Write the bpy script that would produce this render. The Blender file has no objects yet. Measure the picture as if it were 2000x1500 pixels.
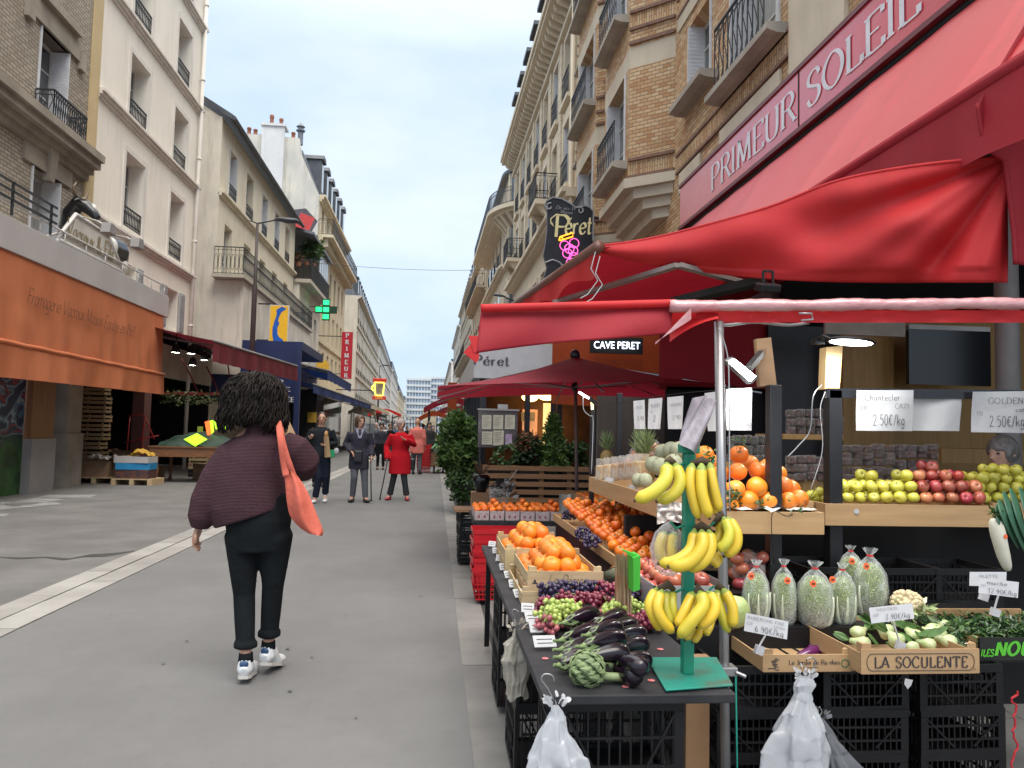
import bpy,math,random
from mathutils import Vector as V,Matrix,noise
R=math.radians
sc=bpy.context.scene
rnd=random.Random(7)
# ---------------- camera, sky, sun, exposure ----------------
F_PX=1500.0;CAM=V((0,0,1.38));ROLL=R(1.3);YAW=R(5.63);PITCH=R(3.62)
CF=V((math.sin(YAW)*math.cos(PITCH),math.cos(YAW)*math.cos(PITCH),math.sin(PITCH)))
CR0=V((math.cos(YAW),-math.sin(YAW),0));CU0=CR0 .cross(CF)
CR=CR0*math.cos(ROLL)+CU0*math.sin(ROLL);CU=CU0*math.cos(ROLL)-CR0*math.sin(ROLL)
cam=bpy.data.objects.new("camera",bpy.data.cameras.new("camera"));sc.collection.objects.link(cam)
cam.matrix_world=Matrix(((CR.x,CU.x,-CF.x,CAM.x),(CR.y,CU.y,-CF.y,CAM.y),(CR.z,CU.z,-CF.z,CAM.z),(0,0,0,1)))
cam.data.sensor_fit='HORIZONTAL';cam.data.sensor_width=36;cam.data.lens=36*F_PX/2000
cam.data.clip_end=3000;cam.data.clip_start=0.05
sc.camera=cam
def at(px,py,X=None,Y=None,Z=None):
 d=CF*F_PX+CR*(px-1000)+CU*(750-py)
 t=X/d.x if X is not None else Y/d.y if Y is not None else(Z-CAM.z)/d.z
 return CAM+d*t
w=bpy.data.worlds.new("World");sc.world=w;w.use_nodes=True
nt=w.node_tree;N=nt.nodes;L=nt.links
bg=N['Background'];bg.inputs[1].default_value=0.1
sky=N.new('ShaderNodeTexSky');sky.sky_type='NISHITA';sky.sun_disc=False
sky.sun_elevation=R(58);sky.sun_rotation=R(205);sky.air_density=1.2;sky.dust_density=1.5
tc=N.new('ShaderNodeTexCoord');mp=N.new('ShaderNodeMapping');mp.inputs['Scale'].default_value=(1.0,1.0,2.6)
L.new(tc.outputs['Generated'],mp.inputs[0])
nz=N.new('ShaderNodeTexNoise');nz.inputs['Scale'].default_value=2.3;nz.inputs['Detail'].default_value=7;nz.inputs['Roughness'].default_value=0.52
L.new(mp.outputs[0],nz.inputs['Vector'])
rp=N.new('ShaderNodeValToRGB');rp.color_ramp.elements[0].position=.36;rp.color_ramp.elements[1].position=.68
rp.color_ramp.elements[0].color=(3.6,4.75,6.2,1);rp.color_ramp.elements[1].color=(5.6,6.15,6.85,1)
L.new(nz.outputs[0],rp.inputs[0])
# an overcast sky is brighter towards the zenith
sp=N.new('ShaderNodeSeparateXYZ');L.new(tc.outputs['Generated'],sp.inputs[0])
mr=N.new('ShaderNodeMapRange');mr.inputs[1].default_value=0.45;mr.inputs[2].default_value=1.0;mr.inputs[3].default_value=1.0;mr.inputs[4].default_value=3.3
L.new(sp.outputs[2],mr.inputs[0])
tw=N.new('ShaderNodeMapRange');tw.inputs[1].default_value=.45;tw.inputs[2].default_value=.8;L.new(sp.outputs[2],tw.inputs[0])
tm_=N.new('ShaderNodeMix');tm_.data_type='RGBA';L.new(tw.outputs[0],tm_.inputs[0]);L.new(rp.outputs[0],tm_.inputs[6]);tm_.inputs[7].default_value=(6.6,6.3,5.9,1)
sc1=N.new('ShaderNodeVectorMath');sc1 .operation='SCALE';L.new(tm_.outputs[2],sc1 .inputs[0]);L.new(mr.outputs[0],sc1 .inputs['Scale'])
mx=N.new('ShaderNodeMix');mx.data_type='RGBA';mx.inputs[0].default_value=.9
L.new(sky.outputs[0],mx.inputs[6]);L.new(sc1 .outputs[0],mx.inputs[7]);L.new(mx.outputs[2],bg.inputs[0])
sun=bpy.data.objects.new("sun",bpy.data.lights.new("sun",'SUN'));sc.collection.objects.link(sun)
sun.data.energy=1.5;sun.data.angle=R(40);sun.data.color=(1,.95,.88)
sun.rotation_euler=(R(30),0,R(205-180));sun.location=(0,0,60)
sc.view_settings.view_transform='Standard';sc.view_settings.look='None';sc.view_settings.gamma=1
sc.view_settings.exposure=0.82
sc.cycles.max_bounces=8;sc.cycles.diffuse_bounces=4;sc.cycles.transparent_max_bounces=16;sc.cycles.glossy_bounces=3
sc.cycles.sample_clamp_indirect=6
# ---------------- helpers ----------------
COL=sc.collection
def thing(name,label,cat,loc=(0,0,0),rz=0,group=None):
 o=bpy.data.objects.new(name,None);COL.objects.link(o);o.empty_display_size=.2
 o.location=loc;o.rotation_euler=(0,0,rz);o['label']=label;o['category']=cat
 if group:o['group']=group
 return o
def tag(o,label,cat,group=None):
 o['label']=label;o['category']=cat
 if group:o['group']=group
 return o
def kids(o):return[c for c in o.children]
def dup(root,loc=None,rot=None,label=None,group=None,scale=None):
 def cp(o,par):
  c=o.copy();COL.objects.link(c)
  if par is not None:c.parent=par
  for k in kids(o):cp(k,c)
  return c
 r=cp(root,None)
 if loc is not None:r.location=loc
 if rot is not None:r.rotation_euler=rot
 if scale is not None:r.scale=(scale,)*3 if not hasattr(scale,'__len__')else scale
 if label:r['label']=label
 if group:r['group']=group
 return r
SIB={}
SPLIT={'window_sill','stone_band','stone_lintels','soldier_course','shutter','pilaster','window_surround','cornice_bracket','chimney_pots','chimney_stack','brick_moulding','string_course','leg','post','wheel','pot','foot','shoe','wall_panel','canvas_strip','bracket','price_card','lamp_post','mullion','floor_band','cushion','roof_tube','strap','rope'}
class MB:
 def __init__(s):s.v=[];s.f=[];s.m=[];s.mi=0;s.T=None
 def add(s,vs,fs):
  b=len(s.v)
  for p in vs:
   p=V(p)
   s.v.append(s.T@p if s.T is not None else p)
  for f in fs:s.f.append(tuple(b+i for i in f));s.m.append(s.mi)
  return s
 def box(s,x0,x1,y0,y1,z0,z1):
  return s.add([(x0,y0,z0),(x1,y0,z0),(x1,y1,z0),(x0,y1,z0),(x0,y0,z1),(x1,y0,z1),(x1,y1,z1),(x0,y1,z1)],[(0,3,2,1),(4,5,6,7),(0,1,5,4),(1,2,6,5),(2,3,7,6),(3,0,4,7)])
 def cbox(s,c,sx,sy,sz,M=None):
  vs=[V((a*sx/2,b*sy/2,d*sz/2))for d in(-1,1)for a,b in((-1,-1),(1,-1),(1,1),(-1,1))]
  if M is not None:vs=[M@p for p in vs]
  return s.add([p+V(c)for p in vs],[(0,3,2,1),(4,5,6,7),(0,1,5,4),(1,2,6,5),(2,3,7,6),(3,0,4,7)])
 def bar(s,p,q,w,h=None,up=(0,0,1)):
  p=V(p);q=V(q);h=h or w;d=(q-p).normalized();up=V(up)
  if abs(d.dot(up))>.98:up=V((1,0,0))
  a=d.cross(up).normalized()*w/2;b=a.cross(d).normalized()*h/2
  return s.add([p-a-b,p+a-b,p+a+b,p-a+b,q-a-b,q+a-b,q+a+b,q-a+b],[(0,1,2,3),(4,7,6,5),(0,4,5,1),(1,5,6,2),(2,6,7,3),(3,7,4,0)])
 def tube(s,pts,r,n=8,ry=None,caps=True,up=None):
  pts=[V(p)for p in pts];k=len(pts)
  if not hasattr(r,'__len__'):r=[r]*k
  if ry is None:ry=r
  elif not hasattr(ry,'__len__'):ry=[ry]*k
  vs=[];d0=(pts[1]-pts[0]).normalized()
  ref=V(up)if up else(V((0,0,1))if abs(d0 .z)<.9 else V((0,1,0)))
  a=d0 .cross(ref).normalized()
  for i in range(k):
   d=(pts[min(i+1,k-1)]-pts[max(i-1,0)])
   d=d.normalized()if d.length>1e-9 else d0
   if up:a=d.cross(ref).normalized()
   else:a=(a-d*a.dot(d)).normalized()
   b=a.cross(d)
   for j in range(n):
    t=2*math.pi*j/n
    vs.append(pts[i]+a*r[i]*math.cos(t)+b*ry[i]*math.sin(t))
  fs=[]
  for i in range(k-1):
   for j in range(n):
    j2=(j+1)%n
    fs.append((i*n+j,(i+1)*n+j,(i+1)*n+j2,i*n+j2))
  if caps:fs+=[tuple(range(n)),tuple((k-1)*n+n-1-j for j in range(n))]
  return s.add(vs,fs)
 def sph(s,c,r,sz=None,n=12,m=8,M=None):
  sz=sz or(1,1,1);c=V(c);vs=[]
  for i in range(m+1):
   ph=math.pi*i/m
   for j in range(n):
    t=2*math.pi*j/n
    p=V((math.sin(ph)*math.cos(t)*r*sz[0],math.sin(ph)*math.sin(t)*r*sz[1],math.cos(ph)*r*sz[2]))
    vs.append((M@p if M is not None else p)+c)
  fs=[]
  for i in range(m):
   for j in range(n):
    a,b,c2,d=i*n+j,(i+1)*n+j,(i+1)*n+(j+1)%n,i*n+(j+1)%n
    fs.append((a,b,c2)if i==0 else((a,b,d)if i==m-1 else(a,b,c2,d)))
  return s.add(vs,fs)
 def lathe(s,prof,c=(0,0,0),n=16,fn=None,M=None):
  c=V(c);vs=[]
  for(r,z)in prof:
   for j in range(n):
    t=2*math.pi*j/n;rr=r*(fn(t,z)if fn else 1)
    p=V((rr*math.cos(t),rr*math.sin(t),z));vs.append((M@p if M is not None else p)+c)
  fs=[]
  for i in range(len(prof)-1):
   for j in range(n):fs.append((i*n+j,i*n+(j+1)%n,(i+1)*n+(j+1)%n,(i+1)*n+j))
  return s.add(vs,fs)
 def grid(s,fn,nu,nv):
  vs=[fn(i/nu,j/nv)for i in range(nu+1)for j in range(nv+1)]
  return s.add(vs,[(i*(nv+1)+j,(i+1)*(nv+1)+j,(i+1)*(nv+1)+j+1,i*(nv+1)+j+1)for i in range(nu)for j in range(nv)])
 def prism(s,poly,fn,t0,t1):
  n=len(poly)
  return s.add([fn(a,b,t0)for a,b in poly]+[fn(a,b,t1)for a,b in poly],[tuple(range(n)),tuple(2*n-1-i for i in range(n))]+[(i,i+n,(i+1)%n+n,(i+1)%n)for i in range(n)])
 def clusters(s,tol=.004):
  par=list(range(len(s.v)))
  def fd(i):
   while par[i]!=i:par[i]=par[par[i]];i=par[i]
   return i
  for f in s.f:
   for i in f[1:]:par[fd(i)]=fd(f[0])
  comp={}
  for k,f in enumerate(s.f):comp.setdefault(fd(f[0]),[]).append(k)
  C=[]
  for fs in comp.values():
   vs={i for k in fs for i in s.f[k]};ps=[s.v[i]for i in vs]
   C.append([[min(p[a]for p in ps)-tol for a in range(3)],[max(p[a]for p in ps)+tol for a in range(3)],fs])
  ch=True
  while ch:
   ch=False;out=[]
   for c in C:
    for o in out:
     if all(c[0][a]<=o[1][a]and o[0][a]<=c[1][a]for a in range(3)):
      o[0]=[min(x,y)for x,y in zip(c[0],o[0])];o[1]=[max(x,y)for x,y in zip(c[1],o[1])];o[2]=o[2]+c[2];ch=True;break
    else:out.append(c)
   C=out
  return[c[2]for c in C]
 def build(s,name,mats,parent=None,smooth=False,loc=None,mods=None,bake=False,bev=0):
  if name in SPLIT and len(s.f)>1:
   cl=s.clusters()
   if 1<len(cl)<=100:
    obs=[]
    for fs in cl:
     q=MB();mp_={}
     for k in fs:
      f=[]
      for i in s.f[k]:
       if i not in mp_:mp_[i]=len(q.v);q.v.append(s.v[i])
       f.append(mp_[i])
      q.f.append(tuple(f));q.m.append(s.m[k])
     obs.append(q._build(name,mats,parent,smooth,loc,mods,bake,bev))
    SIB[obs[0].name]=obs[1:]
    return obs[0]
  return s._build(name,mats,parent,smooth,loc,mods,bake,bev)
 def _build(s,name,mats,parent=None,smooth=False,loc=None,mods=None,bake=False,bev=0):
  me=bpy.data.meshes.new(name)
  off=V(loc)if loc is not None else V((0,0,0))
  me.from_pydata([tuple(p-off)for p in s.v],[],s.f)
  for m_ in(mats if isinstance(mats,(list,tuple))else[mats]):me.materials.append(m_)
  for i,p in enumerate(me.polygons):p.material_index=s.m[i]
  if smooth:me.polygons.foreach_set('use_smooth',[True]*len(me.polygons))
  o=bpy.data.objects.new(name,me);COL.objects.link(o);o.location=off
  if parent is not None:o.parent=parent
  if bev:
   b=o.modifiers.new('b','BEVEL');b.width=bev;b.segments=2;b.limit_method='ANGLE';b.angle_limit=R(40)
  for(ty,kw)in(mods or[]):
   md=o.modifiers.new(ty,ty)
   for k_,v_ in kw.items():setattr(md,k_,v_)
  if mods and bake:
   dg=bpy.context.evaluated_depsgraph_get();dg.update()
   nm=bpy.data.meshes.new_from_object(o.evaluated_get(dg));o.modifiers.clear();o.data=nm;nm.name=name
   if smooth:nm.polygons.foreach_set('use_smooth',[True]*len(nm.polygons))
  return o
def struct(name,mb,mat,**k):
 o=mb.build(name,mat,**k);o['kind']='structure';return o
def under(o,parent):
 for q in[o]+SIB.get(o.name,[]):q.parent=parent;q.location=V(q.location)-V(parent.location)
 return o
# ---------------- materials ----------------
def base(name):
 m=bpy.data.materials.new(name);m.use_nodes=True
 return m,m.node_tree.nodes,m.node_tree.links,m.node_tree.nodes['Principled BSDF']
def coords(N,L,scale=(1,1,1),src='Object'):
 t=N.new('ShaderNodeTexCoord');p=N.new('ShaderNodeMapping');p.inputs['Scale'].default_value=scale
 L.new(t.outputs[src],p.inputs[0]);return p.outputs[0]
def mixc(N,L,fac,a,b,mode='MIX'):
 x=N.new('ShaderNodeMix');x.data_type='RGBA';x.blend_type=mode
 for i,s_ in((0,fac),(6,a),(7,b)):
  if isinstance(s_,(int,float)):x.inputs[i].default_value=s_
  elif isinstance(s_,tuple):x.inputs[i].default_value=s_ if len(s_)==4 else(*s_,1)
  else:L.new(s_,x.inputs[i])
 return x.outputs[2]
def noi(N,L,vec,scale,detail=4,rough=.55,lo=.35,hi=.65):
 n=N.new('ShaderNodeTexNoise');n.inputs['Scale'].default_value=scale;n.inputs['Detail'].default_value=detail;n.inputs['Roughness'].default_value=rough
 L.new(vec,n.inputs['Vector'])
 r=N.new('ShaderNodeMapRange');r.inputs[1].default_value=lo;r.inputs[2].default_value=hi
 L.new(n.outputs[0],r.inputs[0]);return r.outputs[0],n.outputs[0]
def bump(N,L,b,h,strength=.3,dist=.01):
 x=N.new('ShaderNodeBump');x.inputs['Strength'].default_value=strength;x.inputs['Distance'].default_value=dist
 L.new(h,x.inputs['Height']);L.new(x.outputs[0],b.inputs['Normal'])
MC={}
def M(name,c,c2=None,rough=.7,scale=6,st=(1,1,1),bmp=0,bs=40,bd=.004,metal=0,spec=.5,coat=0,trans=0,objrand=0,streak=0,sheen=0,sss=0,emit=None,es=0,lo=.35,hi=.65):
 if name in MC:return MC[name]
 m,N,L,b=base(name);MC[name]=m
 c2=c2 or tuple(x*.82 for x in c)
 v=coords(N,L,st)
 if objrand:
  oi=N.new('ShaderNodeObjectInfo');ad=N.new('ShaderNodeVectorMath');ad.operation='ADD'
  sc_=N.new('ShaderNodeMath');sc_.operation='MULTIPLY';sc_.inputs[1].default_value=37;L.new(oi.outputs['Random'],sc_.inputs[0])
  L.new(v,ad.inputs[0]);L.new(sc_.outputs[0],ad.inputs[1]);v=ad.outputs[0]
 f,raw=noi(N,L,v,scale,lo=lo,hi=hi)
 col=mixc(N,L,f,(*c,1),(*c2,1))
 if objrand:
  hs=N.new('ShaderNodeHueSaturation');L.new(col,hs.inputs['Color'])
  r=N.new('ShaderNodeMapRange');r.inputs[3].default_value=1-objrand;r.inputs[4].default_value=1+objrand
  L.new(oi.outputs['Random'],r.inputs[0]);L.new(r.outputs[0],hs.inputs['Value'])
  r2=N.new('ShaderNodeMapRange');r2 .inputs[3].default_value=.5-objrand*.06;r2 .inputs[4].default_value=.5+objrand*.06
  fr=N.new('ShaderNodeMath');fr.operation='FRACT';mu=N.new('ShaderNodeMath');mu.operation='MULTIPLY';mu.inputs[1].default_value=7.3
  L.new(oi.outputs['Random'],mu.inputs[0]);L.new(mu.outputs[0],fr.inputs[0]);L.new(fr.outputs[0],r2 .inputs[0]);L.new(r2 .outputs[0],hs.inputs['Hue'])
  col=hs.outputs[0]
 if streak:
  f2,_=noi(N,L,coords(N,L,(3,3,.35)),1.3,6,.65,.5,.75)
  dk=tuple(x*(1-streak)for x in c);
  k=N.new('ShaderNodeMath');k.operation='MULTIPLY';k.inputs[1].default_value=.8;L.new(f2,k.inputs[0])
  col=mixc(N,L,k.outputs[0],col,(*dk,1))
 L.new(col,b.inputs['Base Color'])
 b.inputs['Roughness'].default_value=rough;b.inputs['Metallic'].default_value=metal;b.inputs['Specular IOR Level'].default_value=spec
 b.inputs['Coat Weight'].default_value=coat;b.inputs['Coat Roughness'].default_value=.12
 if sheen:b.inputs['Sheen Weight'].default_value=sheen
 if sss:b.inputs['Subsurface Weight'].default_value=sss;b.inputs['Subsurface Radius'].default_value=(.02,.01,.005);b.inputs['Subsurface Scale'].default_value=1
 if emit:b.inputs['Emission Color'].default_value=(*emit,1);b.inputs['Emission Strength'].default_value=es
 if bmp:
  _,r_=noi(N,L,v,bs,5,.6);bump(N,L,b,r_,bmp,bd)
 if trans:
  tr=N.new('ShaderNodeBsdfTranslucent');L.new(col,tr.inputs[0])
  ms=N.new('ShaderNodeMixShader');ms.inputs[0].default_value=trans
  L.new(b.outputs[0],ms.inputs[1]);L.new(tr.outputs[0],ms.inputs[2]);L.new(ms.outputs[0],N['Material Output'].inputs[0])
 return m
def brickmat(name,cols,mortar,bw=.22,bh=.065,ms=.012,vertical=False,off=.5,rough=.85,bd=.006,vary=.35):
 m,N,L,b=base(name)
 t=N.new('ShaderNodeTexCoord');s=N.new('ShaderNodeSeparateXYZ');L.new(t.outputs['Object'],s.inputs[0])
 a=N.new('ShaderNodeMath');a.operation='ADD';L.new(s.outputs[0],a.inputs[0]);L.new(s.outputs[1],a.inputs[1])
 cb=N.new('ShaderNodeCombineXYZ')
 L.new(a.outputs[0],cb.inputs[1 if vertical else 0]);L.new(s.outputs[2],cb.inputs[0 if vertical else 1])
 k=N.new('ShaderNodeTexBrick');L.new(cb.outputs[0],k.inputs['Vector'])
 k.inputs['Scale'].default_value=1;k.inputs['Brick Width'].default_value=bw;k.inputs['Row Height'].default_value=bh
 k.inputs['Mortar Size'].default_value=ms;k.inputs['Mortar Smooth'].default_value=.3;k.offset=off
 k.inputs['Color1'].default_value=(0,0,0,1);k.inputs['Color2'].default_value=(1,1,1,1);k.inputs['Bias'].default_value=0
 k.inputs['Mortar'].default_value=(.5,.5,.5,1)
 rr=N.new('ShaderNodeValToRGB');rr.color_ramp.interpolation='LINEAR';e=rr.color_ramp.elements
 e[0].color=(*cols[0],1);e[1].color=(*cols[-1],1)
 for i,c in enumerate(cols[1:-1]):x=e.new((i+1)/(len(cols)-1));x.color=(*c,1)
 L.new(k.outputs['Color'],rr.inputs[0])
 v=coords(N,L);f,raw=noi(N,L,v,1.1,5,.6)
 c1=mixc(N,L,f,rr.outputs[0],mixc(N,L,1.0,rr.outputs[0],(.8,.78,.76,1),'MULTIPLY'))
 c2=mixc(N,L,k.outputs['Fac'],c1,(*mortar,1))
 L.new(c2,b.inputs['Base Color']);b.inputs['Roughness'].default_value=rough
 iv=N.new('ShaderNodeMath');iv.operation='SUBTRACT';iv.inputs[0].default_value=1;L.new(k.outputs['Fac'],iv.inputs[1])
 bump(N,L,b,iv.outputs[0],.6,bd);return m
def glassmat(name,tint=(.05,.06,.07),rough=.05):
 return M(name,tint,tuple(x*1.6 for x in tint),rough=rough,scale=1.5,spec=.8,coat=.5)
def clearmat(name,col=(.9,.92,.93),alpha=.25,rough=.12):
 m,N,L,b=base(name);b.inputs['Base Color'].default_value=(*col,1);b.inputs['Roughness'].default_value=rough
 b.inputs['Coat Weight'].default_value=.6
 tr=N.new('ShaderNodeBsdfTransparent');ms=N.new('ShaderNodeMixShader')
 lw=N.new('ShaderNodeLayerWeight');lw.inputs[0].default_value=.35
 f,r_=noi(N,L,coords(N,L,(1,1,.5)),28,4,.7,.5,.72)
 a1=N.new('ShaderNodeMath');a1 .operation='MULTIPLY_ADD';a1 .inputs[1].default_value=.55;a1 .inputs[2].default_value=alpha;L.new(lw.outputs['Facing'],a1 .inputs[0])
 a2=N.new('ShaderNodeMath');a2 .operation='MULTIPLY_ADD';a2 .inputs[1].default_value=.3;L.new(f,a2 .inputs[0]);L.new(a1 .outputs[0],a2 .inputs[2]);a2 .use_clamp=True
 L.new(a2 .outputs[0],ms.inputs[0]);L.new(tr.outputs[0],ms.inputs[1]);L.new(b.outputs[0],ms.inputs[2]);L.new(ms.outputs[0],N['Material Output'].inputs[0])
 bump(N,L,b,r_,.8,.01);return m
def emat(name,c,s):
 m,N,L,b=base(name);b.inputs['Base Color'].default_value=(*c,1);b.inputs['Emission Color'].default_value=(*c,1);b.inputs['Emission Strength'].default_value=s
 f,_=noi(N,L,coords(N,L),9);L.new(mixc(N,L,f,(*c,1),(*[x*.85 for x in c],1)),b.inputs['Emission Color']);return m
# ---------------- lettering ----------------
G={}
def _g(s):
 for ln in s.strip().split('\n'):
  ch,w_,rest=ln.split(' ',2)
  st=[]
  for q in rest.split(';'):
   cv=q.startswith('~');q=q.lstrip('~').strip()
   st.append((cv,[tuple(float(z)for z in p.split(','))for p in q.split()]))
  G[ch]=(float(w_),st)
_g("""A 5.4 0,0 2.7,7 5.4,0;1,2.4 4.4,2.4
B 4.6 0.7,0 0.7,7;~0.7,7 3,7 4,5.4 3,3.8 0.7,3.7;~0.7,3.7 3.4,3.7 4.6,1.9 3.2,0 0.7,0
C 5 ~5,5.6 4,6.9 2.4,7 0.7,5.7 0,3.5 0.7,1.2 2.4,0 4,0.2 5,1.4
D 5.2 0.7,0 0.7,7;~0.7,7 3,6.9 4.8,5.6 5.2,3.5 4.8,1.4 3,0.1 0.7,0
E 4.2 0.7,0 0.7,7;0.7,7 4.2,7 4.2,5.9;0.7,3.6 3.4,3.6;0.7,0 4.4,0 4.4,1.3
F 4 0.7,0 0.7,7;0.7,7 4.2,7 4.2,5.9;0.7,3.6 3.2,3.6
G 5.2 ~5,5.6 4,6.9 2.4,7 0.7,5.7 0,3.5 0.7,1.2 2.4,0 4,0.2 5,0.9;5,0.9 5,3 3.2,3
H 5 0.7,0 0.7,7;4.7,0 4.7,7;0.7,3.6 4.7,3.6
I 1.6 0.8,0 0.8,7
J 3 ~2.4,7 2.4,1.6 1.6,0 0.4,0.4
K 4.8 0.7,0 0.7,7;4.5,7 0.7,3;1.8,4.1 4.8,0
L 4 0.7,7 0.7,0;0.7,0 4.2,0 4.2,1.4
M 6.4 0.6,0 0.9,7;0.9,7 3.2,0.6;3.2,0.6 5.6,7;5.6,7 5.9,0
N 5.4 0.7,0 0.7,7;0.7,7 4.8,0;4.8,0 4.8,7
O 5.6 ~2.8,7 0.8,5.8 0,3.5 0.8,1.2 2.8,0 4.8,1.2 5.6,3.5 4.8,5.8 2.8,7
P 4.4 0.7,0 0.7,7;~0.7,7 3.2,7 4.4,5.3 3.2,3.5 0.7,3.4
R 4.8 0.7,0 0.7,7;~0.7,7 3.2,7 4.3,5.4 3.2,3.8 0.7,3.7;2.6,3.7 4.9,0
S 4.2 ~3.9,5.6 3.2,6.8 1.8,7 0.5,6.1 0.5,4.7 2,3.7 3.6,2.8 3.9,1.3 2.8,0.1 1.2,0 0.2,1.4
T 5 2.5,0 2.5,7;0,5.8 0,7 5,7 5,5.8
U 5.2 ~0.7,7 0.7,2 1.4,0.4 2.7,0 4,0.4 4.7,2 4.7,7
V 5.2 0,7 2.6,0 5.2,7
X 4.6 0,7 4.6,0;4.6,7 0,0
Y 4.6 0,7 2.3,3.4 4.6,7;2.3,3.4 2.3,0
Z 4.6 0,7 4.6,7 0,0 4.6,0
a 3.4 ~3,3.4 2,4 0.7,3.4 0.2,1.8 0.9,0.1 2.2,0.4 3,2;~3,4 2.9,1 3.5,0
c 3 ~3,3.4 2,4 0.7,3.3 0.2,1.8 0.9,0.2 2,0 3,0.8
d 3.4 ~3,3.4 2,4 0.7,3.4 0.2,1.8 0.9,0.1 2.2,0.4 3,2;~3.1,7 3,1 3.5,0
e 3 ~0.3,2 2.9,2.4 2.6,3.7 1.6,4 0.5,3.1 0.3,1.6 1,0.2 2.2,0.1 3.1,1
é 3 ~0.3,2 2.9,2.4 2.6,3.7 1.6,4 0.5,3.1 0.3,1.6 1,0.2 2.2,0.1 3.1,1;1.5,5 2.6,6.2
É 4.2 0.7,0 0.7,7;0.7,7 4.2,7 4.2,5.9;0.7,3.6 3.4,3.6;0.7,0 4.4,0 4.4,1.3;2,7.7 3.4,9
g 3.4 ~3,3.4 2,4 0.7,3.4 0.2,1.8 0.9,0.1 2.2,0.4 3,2;~3.1,4 3,0 2.6,-2 1.2,-2.4 0.3,-1.6
h 3.3 0.5,0 0.5,7;~0.5,2.6 1.6,4 2.8,3.4 2.9,0
i 1.4 ~0.6,4 0.6,1 1.3,0;0.6,5.4 0.7,5.8
k 3.2 0.5,0 0.5,7;3,4 0.6,1.8;1.3,2.4 3.2,0
l 1.4 ~0.6,7 0.6,1 1.3,0
m 5 0.4,4 0.5,0;~0.5,2.6 1.5,4 2.4,3.3 2.5,0;~2.5,2.6 3.6,4 4.6,3.3 4.7,0
n 3.3 0.4,4 0.5,0;~0.5,2.6 1.6,4 2.7,3.4 2.9,0
o 3.2 ~1.6,4 0.4,3.2 0.3,1.2 1.5,0 2.8,0.9 2.9,3 1.6,4
q 3.4 ~3,3.4 2,4 0.7,3.4 0.2,1.8 0.9,0.1 2.2,0.4 3,2;3.1,4 3.1,-2.4
r 2.4 0.4,4 0.5,0;~0.5,2.4 1.3,3.8 2.4,3.8
s 2.6 ~2.4,3.4 1.4,4 0.5,3.2 1.3,2.2 2.4,1.1 1.5,0 0.3,0.5
t 2.2 ~1,6 0.9,1 1.4,0 2.2,0.4;0,4 2.1,4
u 3.3 ~0.4,4 0.5,1 1.3,0 2.4,0.6 2.9,2;~2.9,4 2.9,1 3.4,0
x 3 0.2,4 2.8,0;2.8,4 0.2,0
y 3.2 0.2,4 1.6,0.3;~3,4 1.6,0 0.8,-2 0,-2.3
& 5 ~5,2.8 3.6,0.6 1.8,0 0.4,1.2 0.8,3 2.6,4.6 2.6,6.4 1.6,7 0.9,6 1.6,4.2 4.8,0
0 3.6 ~1.8,7 0.5,5.6 0.4,1.6 1.8,0 3.2,1.6 3.2,5.6 1.8,7
1 2.4 0.4,5.4 1.6,7 1.6,0
2 3.6 ~0.3,5.6 1.4,7 3,6.3 3,4.6 0.3,0;0.3,0 3.6,0
3 3.4 ~0.3,6.4 2,7 3,5.6 1.5,3.8 3.2,2.2 2,0 0.2,0.7
4 3.8 2.8,0 2.8,7 0.2,2.2 3.8,2.2
5 3.4 3.2,7 0.8,7 0.6,4.2;~0.6,4.2 2.4,4.4 3.3,2.4 2,0.1 0.3,0.6
6 3.4 ~3,6.6 1.2,5.4 0.4,2.4 1.4,0 3.1,1.4 2.2,3.8 0.6,2.8
7 3.4 0.2,7 3.4,7 1.2,0
9 3.4 ~3,4.6 1.6,3.4 0.4,5.2 1.6,7 3,5.6 2.9,2.6 1.6,0
€ 3.6 ~3.6,6 2.4,6.8 0.9,5 0.8,2 2.2,0.2 3.5,1;0,4.2 2.6,4.2;0,2.9 2.4,2.9
/ 2.6 0,-0.5 2.6,7.3
. 1.2 0.5,0 0.7,0.3
- 2.4 0.3,3 2.1,3
' 1 0.5,6 0.5,7""")
def crv(pts,k=5):
 if len(pts)<3:return pts
 P=[pts[0]]+pts+[pts[-1]]
 if pts[0]==pts[-1]:P=[pts[-2]]+pts+[pts[1]]
 out=[]
 for i in range(1,len(P)-2):
  for j in range(k):
   t=j/k;a,b,c,d=P[i-1],P[i],P[i+1],P[i+2]
   out.append(tuple(.5*((2*b[q])+(-a[q]+c[q])*t+(2*a[q]-5*b[q]+4*c[q]-d[q])*t*t+(-a[q]+3*b[q]-3*c[q]+d[q])*t**3)for q in(0,1)))
 return out+[pts[-1]]
def txtw(s,gap=1.2):return sum((G[c][0]if c in G else 2.2)+gap for c in s)-gap
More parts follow.
